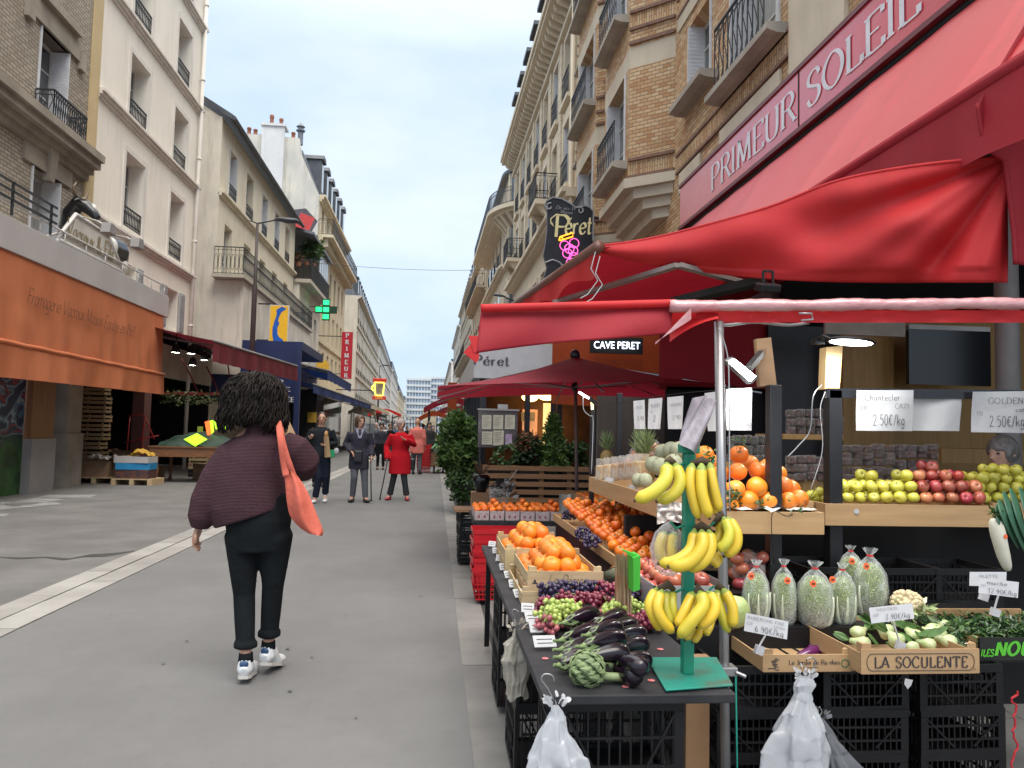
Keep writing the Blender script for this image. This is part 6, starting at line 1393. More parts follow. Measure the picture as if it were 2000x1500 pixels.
c=P(1080,862,12.5);shrub('conical_conifer','bright green cone-shaped conifer in the pallet planter',tuple(c),.24,.24,.42,2600,.045,[m_lf1,m_lf2],2,cone=True)
for i,(x,y,rx,lab,mm)in enumerate(((1000,893,.33,'dark green shrub at the left end of the pallet planter',[m_lf3,m_lf1]),(1040,890,.3,'dark glossy shrub just left of the conical conifer',[m_lf3,m_lf3]),(1130,888,.32,'dark shrub right of the conical conifer',[m_lf3,m_lf1]),(1030,868,.22,'reddish-tipped shrub above the dark ones in the pallet planter',[M('red_leaf',(.16,.06,.03)),m_lf3]))):
 c=P(x,y,12.6);shrub('planter_shrub',lab,tuple(c),rx,.25,.2,900,.05,mm,20+i,grp=None)
c=P(893,880,13.6);shrub('bamboo_shrub','tall light green leafy shrub at the kerb corner of the cafe terrace',(c.x-.02,13.4,c.z+.08),.33,.5,.62,4200,.07,[m_lf1,m_lf2],31)
c=P(905,950,13.0);shrub('planter_shrub','low dark trailing shrub below the tall leafy one',(c.x,13.0,c.z),.27,.35,.32,1400,.06,[m_lf1,m_lf3],32)
f=MB();f.box(P(908,900,13).x,P(928,900,13).x,12.9,13.6,.04,.62);tag(f.build('planter_box',m_blk,loc=(.6,13.2,.04)),'tall black planter box under the leafy shrub at the terrace corner','planter')
c=P(940,945,9.6);t=thing('black_pot','round black pot of dry stalks on a small wooden crate','pot',c);f=MB();f.lathe([(.06,-.1),(.1,0),(.11,.08),(.08,.12),(.06,.12),(.05,.1),(.001,.1)],c,14);wb(f,'pot',M('gloss_black',(.01,)*3,rough=.15),t,smooth=True)
f=MB();r=random.Random(3)
for i in range(22):a=r.uniform(0,6.28);f.tube([c+V((0,0,.1)),c+V((.1*math.cos(a),.1*math.sin(a),r.uniform(.16,.3)))],.004,4)
wb(f,'dry_stalks',m_pw,t)
f=MB();f.box(c.x-.12,c.x+.14,9.5,9.75,.04,c.z-.1);tag(f.build('wooden_box',M('new_wood',(.36,.2,.1),(.28,.15,.07),rough=.6,scale=5,st=(1,1,8)),loc=(c.x,9.6,.04)),'upright wooden box under the black pot of dry stalks','box')
# ---------------- fruit stall ----------------
def proto(o):return o
m_lor=M('orange_peel',(.78,.24,.02),(.7,.18,.012),rough=.42,scale=5,objrand=.16,bmp=.25,bs=180,bd=.0015,sss=.15,coat=.1)
m_tan=M('clementine_peel',(.75,.19,.015),(.62,.13,.01),rough=.35,scale=6,objrand=.14,bmp=.2,bs=200,bd=.001,sss=.12,coat=.15)
m_yel=M('golden_apple_skin',(.62,.55,.08),(.48,.46,.06),rough=.3,scale=7,objrand=.14,coat=.3)
m_rap=M('red_apple_skin',(.35,.025,.03),(.45,.15,.08),rough=.25,scale=9,st=(1,1,.4),objrand=.3,coat=.4)
m_stemb=M('brown_stalk',(.12,.07,.03),rough=.8)
def fruit_mesh(name,r,mat,squash=.92,dimple=.2,n=20,m=14,sub_=None):
 f=MB();vs=[]
 prof=[]
 for i in range(m+1):
  ph=math.pi*i/m;rr_=r*math.sin(ph);z=r*squash*math.cos(ph)
  d_=math.exp(-(rr_/(r*.33))**2)*dimple*r;z=z-d_ if z>0 else z+d_*.6
  prof.append((max(rr_,.0004),z))
 f.lathe(prof,(0,0,0),n,fn=lambda t,z:1+.02*math.sin(3*t)+.01*math.sin(5*t+z*40));
 f.f=[tuple(reversed(q))for q in f.f]
 return f
def mk_fruit(name,lab,r,mat,grp,squash=.92,dimple=.2,stalk=True,leafy=False):
 o=fruit_mesh(name,r,mat,squash,dimple).build(name,mat,smooth=True);tag(o,lab,name.replace('_',' '),grp)
 if stalk:
  s_=MB();
  if stalk=='star':
   for i in range(5):a=i*1.257;s_.add([(0,0,r*squash*.86),(r*.16*math.cos(a-.5),r*.16*math.sin(a-.5),r*squash*.93),(r*.26*math.cos(a),r*.26*math.sin(a),r*squash*.96),(r*.16*math.cos(a+.5),r*.16*math.sin(a+.5),r*squash*.93)],[(0,1,2,3)])
   s_.build('calyx',M('calyx_green',(.1,.16,.04),rough=.7),o)
  else:s_.tube([(0,0,r*squash*.72),(.003,0,r*squash*1.12)],[.0018,.0024],5);s_.build('stalk',m_stemb,o)
 return o
def scatter(pr_,pts,lab,grp,seed=1,tilt=.7,used=[]):
 r=random.Random(seed)
 for i,p in enumerate(pts):
  rot=(r.uniform(-tilt,tilt),r.uniform(-tilt,tilt),r.uniform(0,6.28));s_=r.uniform(.9,1.08)
  if pr_.name not in used:o=pr_;used.append(pr_.name);o.location=p;o.rotation_euler=rot;o['label']=lab;o['group']=grp
  else:dup(pr_,p,rot,lab,grp,s_)
def heap(x0,x1,y0,y1,z,r,layers,seed=0,slope=0,jit=.15):
 """hexagonally packed layers of round fruit, each layer smaller than the one below"""
 R_=random.Random(seed);out=[]
 for k in range(layers):
  ins=k*r*1.3;yy=y0+r+ins;row=0
  while yy<=y1-r-ins+1e-6:
   xx=x0+r+ins+(r if(row+k)%2 else 0)
   while xx<=x1-r-ins+1e-6:out.append(V((xx+R_.uniform(-jit,jit)*r,yy+R_.uniform(-jit,jit)*r,z+r+k*r*1.5+slope*(yy-y0)+R_.uniform(-.08,.08)*r)));xx+=2*r*1.01
   yy+=1.78*r;row+=1
 return out
TZ=.64;m_tab=M('black_table_board',(.014,.0145,.017),(.03,.03,.034),spec=.35,rough=.55,scale=7,bmp=.15,bs=30,bd=.002)
t=thing('display_table','long narrow black trestle table of fruit along the kerb','table',(.6,3.6,.035))
f=MB();f.box(.325,.89,2.2,5.08,TZ-.028,TZ);wb(f,'table_top',m_tab,t,bev=.004)
for(x,y)in((.36,4.9),(.84,3.4),(.84,4.9)):wb(MB().box(x-.015,x+.015,y-.015,y+.015,.04,TZ-.03),'leg',m_black,t)
# plastic crates with lattice sides
def lattice_crate(name,lab,w_,d_,h,mat=None,grp=None,dens=.03):
 t_=thing(name,lab,'crate',(0,0,0),0,grp);f=MB();mat=mat or m_black
 for z0,z1 in((0,.02),(h-.03,h)):
  f.box(-w_/2,w_/2,-d_/2,-d_/2+.012,z0,z1);f.box(-w_/2,w_/2,d_/2-.012,d_/2,z0,z1);f.box(-w_/2,-w_/2+.012,-d_/2+.013,d_/2-.013,z0,z1);f.box(w_/2-.012,w_/2,-d_/2+.013,d_/2-.013,z0,z1)
 for sx in(-1,1):
  for sy in(-1,1):f.box(sx*w_/2-(.03 if sx>0 else 0),sx*w_/2+(0 if sx>0 else .03),sy*d_/2-(.014 if sy>0 else 0),sy*d_/2+(0 if sy>0 else .014),.021,h-.031)
 f.build('rim_frame',mat,t_)
 for face in range(4):
  L_=w_ if face%2==0 else d_;n=int(L_/dens);g=MB()
  def pt(s_,o,z,face=face):return{0:(s_,-d_/2+o,z),2:(s_,d_/2-o,z),1:(w_/2-o,s_,z),3:(-w_/2+o,s_,z)}[face]
  for i in range(1,n):s_=-L_/2+L_*i/n;g.bar(pt(s_,.006,.02),pt(s_,.006,h-.03),.005)
  for z in(h*.33,h*.62):g.bar(pt(-L_/2+.03,.004,z),pt(L_/2-.03,.004,z),.008)
  for s_ in(-1,1):g.bar(pt(s_*L_*.12,.001,.03),pt(s_*L_*.42,.001,h-.04),.007)
  g.build('lattice_side',mat,t_)
 f=MB();f.box(-w_/2+.013,w_/2-.013,-d_/2+.013,d_/2-.013,.002,.008);f.build('base',mat,t_)
 return t_
cb=lattice_crate('plastic_crate','black lattice crate, upper one right under the front end of the table',.38,.36,.28,grp='black crates under the table')
cb.location=(.56,2.42,.33)
dup(cb,(.56,2.44,.04),(0,0,.02),'black lattice crate with green twine, lower one under the front end of the table')
dup(cb,(.52,3.2,.32),(0,0,1.57),'black crate under the table behind the hanging beige bag, upper');dup(cb,(.52,3.22,.04),(0,0,1.57),'black crate under the table behind the hanging beige bag, lower')
dup(cb,(.52,4.0,.32),(0,0,1.57),'black crate under the middle of the table on the street side');dup(cb,(.52,4.02,.04),(0,0,1.57),'black crate on the pavement under the middle of the table')
f=MB();z=.3
f.tube([(.365,2.235,.305),(.62,2.238,.302),(.875,2.235,.31)],.004,6);tag(f.build('twine',M('green_twine',(.02,.4,.3)),loc=(.62,2.23,.3),smooth=True),'bright green twine tied along the lower black crate','twine')
# labels on the table edge
for i,(x,y,s_)in enumerate(((958,1064,.6),(966,1077,.62),(973,1092,.68),(980,1109,.74),(990,1124,.8),(999,1142,.88),(1009,1161,1),(1026,1190,1.15),(1036,1208,1.15),(1047,1228,1.25),(1058,1256,1.35))):
 p=at(x,y,Z=TZ+.02);w_=.045+.008*(i>6)*(i-6);f=MB();M_=Matrix.Rotation(.5,3,'X')@Matrix.Rotation(rnd.uniform(-.2,.2),3,'Z');f.cbox((0,0,0),w_,.055,.002,M_);o=f.build('price_card',m_paper);o.location=(p.x+.01,p.y,p.z+.006)
 for q in range(2):g=MB();g.cbox(M_@V((0,.008-.018*q,.0016)),w_*.7,.0035,.0006,M_);g.build('writing',m_ink,o)
 tag(o,'small white price card, number %s of the row on the street edge of the table counting from the far end'%['one','two','three','four','five','six','seven','eight','nine','ten','eleven'][i],'price card','price cards along the table edge')
 if i in(0,):o['label']='farthest small white price card on the street edge of the black table'
 o['label']=o['label'].replace('small white price card, number','white price card, place').replace(' of the row on the street edge of the table counting from the far end',' from the far end along the table edge')
# wooden crate of oranges
def wood_crate(name,lab,x0,x1,y0,y1,z,h,mat=None,post=.035,slats=2,grp=None,rz=0,root=None):
 cx_,cy_=(x0+x1)/2,(y0+y1)/2;t_=thing(name,lab,'crate',(cx_,cy_,z),rz,grp);w_,d_=(x1-x0)/2,(y1-y0)/2;mat=mat or m_cratew
 f=MB();f.box(-w_,w_,-d_,-d_+.007,.004,h);f.build('end_board',mat,t_);f=MB();f.box(-w_,w_,d_-.007,d_,.004,h);f.build('end_board',mat,t_)
 for k in range(slats):
  for sx in(-1,1):f=MB();z0=.004+k*h/slats;f.box(sx*w_-(.006 if sx>0 else 0),sx*w_+(0 if sx>0 else .006),-d_+.008,d_-.008,z0,z0+h/slats*.8);f.build('side_slat',mat,t_)
 for sx in(-1,1):
  for sy in(-1,1):f=MB();f.prism([(0,0),(post,0),(0,post)],lambda a,b,q:(sx*(w_-.007)-sx*a,sy*(d_-.008)-sy*b,q),.004,h+.018);f.build('corner_post',mat,t_)
 f=MB();f.box(-w_+.007,w_-.007,-d_+.008,d_-.008,0,.004);f.build('base_board',mat,t_);return t_
yD=3.42;xa=P(1030,1140,yD).x;xb=P(1178,1140,yD).x
t=wood_crate('wooden_crate','pale wooden crate with black script lettering, filled with oranges, on the table',xa,xb,yD,yD+.58,TZ,.13,slats=2)
tx=text('La Déesse',V((-(xb-xa)*.24,-.29-.0012,.07)),(1,0,0),(0,0,1),.045,m_ink,thick=.45,thin=.2,nib=.7,slant=.5,gap=.9,width=(xb-xa)*.5);tx.parent=t
for sx in(-.4,.37):g=MB();g.box(sx*(xb-xa)-.012,sx*(xb-xa)+.012,-.2915,-.2905,.075,.08);g.box(sx*(xb-xa)-.006,sx*(xb-xa)+.004,-.2915,-.2905,.0805,.092);g.build('small_emblem',m_ink,t)
wood_crate('wooden_crate','pale wooden crate of oranges directly behind the lettered one',xa-.04,xb-.03,yD+.64,yD+1.22,TZ,.13)
wood_crate('wooden_crate','empty-looking pale wooden crate under the street side of the lettered orange crate',xa-.035,xa+.1,yD-.1,yD+.5,TZ-.0,.06,slats=1)
or1=mk_fruit('orange','loose orange heaped in the pale lettered wooden crate',.04,m_lor,'oranges in the lettered crate',.95,.1,'star')
scatter(or1,heap(xa+.01,xb-.01,yD+.01,yD+.57,TZ+.055,.034,4,3)+heap(xa-.02,xb-.04,yD+.66,yD+1.2,TZ+.06,.034,3,4),'orange heaped in the pale lettered wooden crate','oranges in the lettered crate',4)
# grapes
def grape_bunch(lab,c,mat,L_=.17,r0=.05,n=46,seed=1,grp='bunches of grapes on the table',az=0,gr=.0105):
 t_=thing('grape_bunch',lab,'grapes',c,az,grp);r=random.Random(seed);pts=[];tries=0
 while len(pts)<n and tries<4000:
  tries+=1;u=r.random();rr_=r0*(1-.6*u);a=r.uniform(0,6.28);q=r.random()**.5;p=V((L_*(u-.5),rr_*q*math.cos(a),max(rr_*q*math.sin(a)*.7,-.02)))
  if all((p-o_).length>gr*1.55 for o_ in pts):pts.append(p)
 f=MB()
 for p in pts:f.sph(p,gr*r.uniform(.88,1.1),(1,1,1.08),10,7)
 o_=f.build('grapes',mat,t_,smooth=True);f=MB();f.tube([(-L_*.6,0,.02),(-L_*.45,0,.03),(0,0,.02),(L_*.4,0,0)],.0025,5);f.build('stem',M('grape_stem',(.2,.22,.08)),t_);return t_
m_gg=M('green_grape',(.4,.5,.13),(.32,.42,.09),rough=.25,scale=30,sss=.3,coat=.2);m_gr=M('red_grape',(.25,.03,.06),(.14,.015,.04),rough=.3,scale=40,coat=.2);m_gb=M('black_grape',(.03,.02,.06),(.05,.035,.08),rough=.35,scale=40,coat=.1);m_gp=M('pink_grape',(.42,.12,.13),(.32,.07,.09),rough=.3,scale=40,coat=.2)
gl=[(1078,1150,m_gb,'black grapes nearest the street, at the back corner'),(1112,1148,m_gb,'black grapes behind the green ones, left'),(1150,1146,m_gb,'black grapes in the middle back'),(1190,1150,m_gr,'dark red grapes in the back row'),(1225,1152,m_gb,'black grapes at the right back'),(1255,1150,m_gr,'dark red grapes right behind the green ones'),(1068,1180,m_gr,'red grapes left of the green ones'),(1125,1170,m_gr,'red grapes between the green bunches'),(1165,1172,m_gr,'dark red grapes in the centre'),(1100,1185,m_gg,'green grapes, left bunch'),(1082,1200,m_gg,'green grapes at the front left'),(1130,1200,m_gg,'small spray of green grapes in front'),(1198,1188,m_gg,'green grapes, middle bunch'),(1245,1185,m_gg,'green grapes, right bunch'),(1075,1215,m_gp,'pink grapes, front left bunch'),(1112,1212,m_gp,'pink grapes beside the topmost eggplant'),(1175,1205,m_gp,'pink grapes behind the eggplants'),(1238,1215,m_gr,'dark red grapes beside the banana stand'),(1265,1210,m_gr,'red grapes at the right end')]
for i,(x,y,mm,lb)in enumerate(gl):
 zz=TZ+.035+.03*(y<1175)+(.025 if mm is m_gg else 0);c=at(x,y,Z=zz);grape_bunch('bunch of '+lb,c,mm,.15,.052,52,i,az=rnd.uniform(-.6,.6)+(0 if i%2 else 1.2))
# eggplants
m_egg=M('eggplant_skin',(.004,.002,.007),(.01,.003,.01),rough=.3,scale=5,coat=.55,spec=.3);m_cal=M('eggplant_calyx',(.22,.3,.13),(.14,.2,.08),rough=.6,scale=20)
def eggplant(lab,a,b,r,grp='eggplants on the black table',mat=None,nm='eggplant'):
 a,b=V(a),V(b);d=(b-a);t_=thing(nm,lab,nm,(a+b)/2,0,grp);up=V((0,0,1))
 pr_=[(0,.3),(.06,.5),(.18,.62),(.35,.75),(.55,.92),(.75,1.0),(.88,.9),(.96,.62),(1.0,.12)]
 f=MB();f.tube([a+d*s_+up*(.006*math.sin(s_*3.1))for s_,_ in pr_],[r*q for _,q in pr_],18);wb(f,'skin',mat or m_egg,t_,smooth=True,mods=[('SUBSURF',dict(levels=1,render_levels=1))])
 f=MB();f.tube([a-d*.2+up*.004,a-d*.08,a-d*.0],[r*.16,r*.18,r*.3],8);n=5;dn=d.normalized();s1=dn.cross(up).normalized();s2=s1 .cross(dn)
 for i in range(n):
  t0=2*math.pi*i/n;e=lambda th,k,s_:a+d*s_+(s1*math.cos(th)+s2*math.sin(th))*r*k
  f.add([e(t0-.6,.3,-.01),e(t0+.6,.3,-.01),e(t0+.5,.66,.1),e(t0,.86,.24),e(t0-.5,.66,.1)],[(0,1,2,3,4)])
 wb(f,'calyx',m_cal,t_,smooth=False);return t_
eg=[(1104,1216,1168,1197,.07,'topmost eggplant leaning towards the pink grapes'),(1161,1222,1221,1201,.07,'eggplant at the back right of the pile'),(1172,1240,1243,1218,.06,'third eggplant from the back on the right'),(1098,1250,1176,1230,.05,'eggplant in the left column, second from the back'),(1172,1252,1262,1236,.05,'long eggplant in the right column, third from the front'),(1098,1268,1184,1252,.04,'left-column eggplant, third from the back'),(1190,1271,1266,1258,.04,'right-column eggplant, second from the front'),(1096,1283,1168,1270,.035,'left-column eggplant, fourth from the back'),(1193,1296,1274,1291,.03,'front right eggplant beside the green board'),(1200,1306,1250,1328,.03,'eggplant pointing at the viewer next to the artichoke'),(1092,1299,1142,1290,.03,'short eggplant behind the artichoke'),(1128,1226,1190,1212,.04,'eggplant half buried at the back of the pile'),(1140,1262,1222,1246,.085,'eggplant lying across the top of the pile'),(1150,1240,1214,1226,.09,'shorter eggplant on top at the back of the pile'),(1152,1284,1228,1276,.075,'eggplant on top just above the artichoke'),(1208,1290,1262,1310,.06,'eggplant on top at the front right of the pile')]
for x0,y0,x1,y1,dz,lb in eg:
 a=at(x0,y0,Z=TZ+dz);b=at(x1,y1,Z=TZ+dz);eggplant(lb,a,b,.0315)
# artichoke
def artichoke(c):
 t_=thing('artichoke','large green artichoke with its stalk at the front of the table','artichoke',c);f=MB();c=V(c);rt=Matrix.Rotation(R(-78),3,'Y')@Matrix.Rotation(.3,3,'X')
 f.sph(c,.042,(1,1,1.05),14,10);r=random.Random(2)
 for ring_ in range(9):
  n=max(4,int(13-ring_*1.1));ph=R(150-ring_*16.5)
  for i in range(n):
   a=2*math.pi*(i+.5*(ring_%2))/n;k=.046+.003*(ring_%2);w_=.017*(1-.03*ring_);ln=.03
   def pp(da,dph,k_):th=a+da;q=ph+dph;return c+rt@V((k_*math.sin(q)*math.cos(th),k_*math.sin(q)*math.sin(th),-k_*math.cos(q)*-1.05))
   sn=max(math.sin(ph),.25);s_=w_/k/sn*.62
   b0,b1,m0,m1,tp=pp(-s_,.2,k),pp(s_,.2,k),pp(-s_*1.05,-.12,k*1.1),pp(s_*1.05,-.12,k*1.1),pp(0,-.5,k*1.14)
   md=pp(0,-.05,k*1.18);f.add([b0,b1,m1,tp,m0,md],[(0,1,5),(1,2,5),(2,3,5),(3,4,5),(4,0,5)])
 wb(f,'leaves',M('artichoke_leaf',(.2,.27,.12),(.14,.19,.09),rough=.55,scale=25,bmp=.3,bs=60),t_,mods=[('SOLIDIFY',dict(thickness=.0015))])
 s0=c+V((.035,-.005,-.02));f=MB();f.tube([s0,s0+V((.045,.004,-.004)),s0+V((.085,.01,-.008))],[.012,.0125,.0135],10);wb(f,'stalk',M('artichoke_stalk',(.24,.3,.15),(.17,.22,.1),rough=.6,scale=30),t_,smooth=True)
artichoke(at(1146,1306,Z=TZ+.047))
for i,(x,y)in enumerate(((1065,1286),(1222,1341),(1272,1329),(1290,1268))):
 p=at(x,y,Z=TZ+.002);f=MB();f.lathe([(.0001,.0),(.011,0),(.011,.0008),(.0001,.0008)],p,12);tag(f.build('round_sticker',M('sticker_red',(.6,.04,.05),(.6,.3,.3),scale=90),loc=p),['red round sticker left on the bare table by the price cards','red round sticker at the front edge below the eggplants','red round sticker next to the green board','faint red sticker behind the green board'][i],'sticker','red stickers on the table')
# banana stand
m_grn=M('green_painted_steel',(.015,.24,.15),(.012,.2,.125),rough=.4,scale=3);
t=thing('banana_stand','green painted square post on a flat green base, hung with bananas','stand',(.78,2.36,TZ))
q4=[at(x,y,Z=TZ+.006)for x,y in((1262,1286),(1400,1286),(1432,1340),(1300,1350))];q4=[V((p.x,p.y,TZ+.004))for p in q4]
f=MB();f.add(q4+[p+V((0,0,.007))for p in q4],[(3,2,1,0),(4,5,6,7),(0,1,5,4),(1,2,6,5),(2,3,7,6),(3,0,4,7)]);wb(f,'base_plate',M('green_board_rusty',(.012,.23,.17),(.1,.09,.06),rough=.45,scale=7,lo=.55,hi=.75),t,bev=.003)
YB=2.36;bx=P(1342,1305,YB).x;tz_=P(1338,885,YB).z;f=MB();f.box(bx-.017,bx+.017,YB-.017,YB+.017,TZ+.011,tz_);f.box(bx-.03,bx+.03,YB-.02,YB+.02,tz_-.0,tz_+.03);wb(f,'post',m_grn,t,bev=.003)
f=MB()
for z in(P(1340,905,YB).z,P(1340,1025,YB).z,P(1340,1148,YB).z):
 for sx in(-1,1):f.tube([(bx+sx*.017,YB-.01,z),(bx+sx*.05,YB-.03,z-.008),(bx+sx*.07,YB-.04,z+.014)],.004,6)
wb(f,'hook',m_grn,t)
m_ban=M('banana_peel',(.72,.5,.035),(.62,.47,.03),rough=.42,scale=9,objrand=.1,coat=.15);m_bang=M('greenish_banana_peel',(.52,.5,.05),(.66,.52,.04),rough=.42,scale=7,objrand=.1,coat=.15);m_tip=M('banana_tip',(.05,.035,.02),(.09,.06,.03),rough=.8)
m_bg2=M('banana_neck_green',(.28,.36,.06),(.2,.28,.05),rough=.5)
def bspl(p3,k=9):
 P_=[V(p)for p in p3];P_=[P_[0]+(P_[0]-P_[1])*.5]+P_+[P_[-1]+(P_[-1]-P_[-2])*.5];out=[]
 for i in range(1,len(P_)-2):
  for j in range(k):
   t_=j/k;a,b,c,d=P_[i-1],P_[i],P_[i+1],P_[i+2];out.append(.5*((2*b)+(c-a)*t_+(2*a-5*b+4*c-d)*t_*t_+(3*b-a-3*c+d)*t_**3))
 return out+[P_[-2]]
def banana(root,pts,Y,wpx,mat,yo=0):
 ps=[P(x,y,Y+yo+dy)for(x,y),dy in zip(pts,[0.015,-.012,-.02,-.008,0][:len(pts)])];c=bspl(ps);n=len(c);r=wpx/2/1500*Y
 rad=[]
 for i in range(n):
  u=i/(n-1);q=1-.02*abs(math.sin(u*3))if .16<u<.84 else(max(.3,.3+.7*math.sin(min(1,(u-.03)/.13)*math.pi/2))if u<=.16 else max(.2,math.cos((u-.84)/.17*math.pi/2)**.8))
  rad.append(r*q)
 f=MB();f.tube(c,rad,10);k=len(f.v)//10
 for i in range(k):
  for j in range(10):p=f.v[i*10+j];f.v[i*10+j]=c[i]+(p-c[i])*(1.05 if j%2==0 else .95)
 ni=len(f.f)
 f.m=[1 if(ix<10*3)else 0 for ix in range(ni)]
 o_=wb(f,'banana',[mat,m_bg2],root,smooth=True,mods=[('SUBSURF',dict(levels=1,render_levels=1))])
 g=MB();g.tube([c[-2],c[-1]+(c[-1]-c[-3]).normalized()*.005],[r*.3,r*.24],8);tp=g.build('tip',m_tip,o_);return o_
def bunch(lab,Y,crown,lst,grp='bananas on the green stand'):
 c=P(*crown,Y+.01);t_=thing('banana_bunch',lab,'bananas',c,0,grp)
 for i,(pts,wpx,mt,yo)in enumerate(lst):banana(t_,pts,Y,wpx,mt,yo)
 f=MB();xs_=[l[0][0][0]for l in lst];ys__=sum(l[0][0][1]for l in lst)/len(lst);f.tube([P(min(xs_)-2,ys__+1,Y+.015),P(crown[0],crown[1],Y+.01),P(max(xs_)+2,ys__+1,Y+.015)],[.008,.014,.008],8);wb(f,'crown',m_tip,t_,smooth=True);return t_
b1,b2=m_ban,m_bang
bunch('banana hand of two, greenish, high on the left of the green post',2.3,(1308,898),[([(1302,903),(1300,935),(1276,961),(1240,977)],29,b2,-.03),([(1316,903),(1328,938),(1315,965),(1283,979)],27,b2,0)])
bunch('banana hand hanging straight down high on the right of the green post',2.3,(1372,900),[([(1352,904),(1348,950),(1365,1014)],22,b1,-.01),([(1370,904),(1371,960),(1386,1012)],24,b1,-.03),([(1386,903),(1394,950),(1406,1000)],21,b1,-.01),([(1380,906),(1386,960),(1398,1004)],18,b1,.02)])
bunch('banana hand sweeping left across the middle of the green post',2.3,(1370,1026),[([(1357,1032),(1349,1072),(1320,1095),(1287,1101)],25,b1,-.01),([(1370,1034),(1371,1068),(1345,1100),(1306,1107)],27,b1,-.04),([(1384,1034),(1388,1070),(1373,1098),(1342,1112)],25,b1,-.03)])
bunch('banana hand of yellow-green fruit against the steel pole, middle height',2.32,(1409,1003),[([(1405,1009),(1407,1040),(1394,1064)],21,b1,.02),([(1412,1009),(1424,1038),(1417,1062),(1400,1074)],23,b2,-.02),([(1419,1009),(1438,1040),(1436,1068),(1415,1086)],24,b1,0),([(1393,1078),(1402,1092),(1392,1106)],22,b1,.03)])
bunch('banana hand low on the left of the green post',2.3,(1305,1141),[([(1284,1147),(1269,1180),(1279,1210),(1293,1229)],23,b1,0),([(1294,1151),(1284,1184),(1295,1214),(1316,1235)],23,b1,-.025),([(1303,1153),(1300,1185),(1312,1222)],19,b2,.0),([(1314,1153),(1313,1182),(1322,1214)],20,b2,.01)])
bunch('large banana hand lowest in front of the green post',2.28,(1362,1147),[([(1354,1156),(1338,1190),(1322,1224)],22,b1,-.01),([(1362,1158),(1352,1190),(1338,1222)],20,b1,.0),([(1366,1154),(1373,1182),(1351,1213),(1325,1246)],27,b2,-.04),([(1380,1154),(1396,1182),(1385,1208),(1361,1224)],25,b1,-.02),([(1362,1205),(1351,1228),(1338,1250)],18,b1,.02),([(1374,1212),(1366,1236),(1353,1254)],17,b1,.03),([(1390,1205),(1385,1225),(1376,1240)],18,b1,.03)])
bunch('banana hand low on the right beside the steel pole',2.34,(1405,1145),[([(1400,1150),(1406,1188),(1424,1236)],22,b2,0),([(1411,1149),(1430,1185),(1431,1226)],23,b1,-.02)])
bunch('bananas sealed in a clear plastic bag left of the green post',2.42,(1312,1030),[([(1300,1038),(1288,1070),(1300,1110)],24,b1,0),([(1318,1038),(1312,1075),(1322,1112)],24,b1,-.01)])
c=P(1305,1072,2.42);f=MB();f.lathe([(.004,.085),(.02,.075),(.045,.05),(.056,0),(.05,-.05),(.025,-.08),(.004,-.085)],c,22,fn=lambda t_,z:1+.06*math.sin(t_*5+z*60));tag(f.build('plastic_bag',clearmat('thin_clear_bag',(.9,.9,.92),.1,.1),loc=c,smooth=True),'clear plastic bag around the bananas left of the green post','bag')
for(x,y,Y)in((1382,970,2.26),(1293,1208,2.26),(1430,1190,2.3),(1360,1217,2.22)):
 pass
m_tray=M('tray_wood',(.46,.29,.14),(.38,.235,.11),rough=.5,scale=2,st=(1,1,14));m_tissue=M('white_tissue',(.6,.6,.58),rough=.7,bmp=.8,bs=20,bd=.02)
def board_tray(name,lab,x0,x1,y0,y1,z0,z1):
 t_=thing(name,lab,'tray',((x0+x1)/2,(y0+y1)/2,z0));th=.014
 for nm,b_ in(('front_board',(x0,x1,y0,y0+th)),('back_board',(x0,x1,y1-th,y1)),('side_board',(x0,x0+th,y0+th,y1-th)),('side_board',(x1-th,x1,y0+th,y1-th))):wb(MB().box(*b_,z0,z1),nm,m_tray,t_)
 wb(MB().box(x0+th,x1-th,y0+th,y1-th,z0,z0+.01),'base_board',m_tray,t_);return t_
# tray A, oranges
Y1=3.2;xa,xb=P(1412,1040,Y1).x,P(1610,1040,Y1).x;za,zb_=P(1500,1043,Y1).z,P(1500,1000,Y1).z
board_tray('display_tray','plain wooden tray holding large oranges between pole and black post',xa,xb,Y1,Y1+.45,za,zb_)
f=MB();f.grid(lambda u,v:(xa+.02+u*(xb-xa-.04),Y1+.02+v*.4,zb_+.008+.022*noise.noise(V((u*9,v*7,3)))-.0),30,14);tag(f.build('tissue_paper',m_tissue,loc=(1.4,Y1+.2,zb_),smooth=True),'crumpled white tissue lining the tray of large oranges','paper')
big=mk_fruit('large_orange','big orange piled in the plain wooden tray beside the steel pole',.044,m_lor,'big oranges in the plain wooden tray',.97,.06,'star')
op=[(1443,888,.16),(1441,921,.1),(1481,919,.14),(1408,925,.16),(1478,951,.06),(1436,957,.04),(1462,978,.03),(1425,985,.04),(1500,978,.06),(1530,949,.12),(1540,978,.07),(1412,960,.1),(1505,945,.14),(1500,915,.2),(1465,905,.25),(1376,889,.35),(1400,905,.3),(1520,925,.22),(1560,975,.12),(1545,955,.2)]
scatter(big,[P(x,y,Y1+.05+d)for x,y,d in op],'big orange piled in the plain wooden tray beside the steel pole','big oranges in the plain wooden tray',9,used=[])
for i,(x,y,n)in enumerate(((1430,972,60),(1450,868,16),(1390,893,30),(1490,988,20),(1555,990,12))):
 f=MB();r=random.Random(i);c=P(x,y,Y1+.02+(.12 if y<900 else 0))
 for j in range(n):leaf(f,c+V((r.uniform(-.03,.03),r.uniform(-.02,.02),r.uniform(-.035,.035))),.014,r,2.2)
 tag(f.build('leaf_sprig',[m_lf1],loc=c),['leafy sprig at the left end of the big orange tray','sprig on the topmost big orange','leafy sprig behind the steel pole','small sprig at the foot of the left black post','tiny leaves at the right end of the orange tray'][i],'leaves')
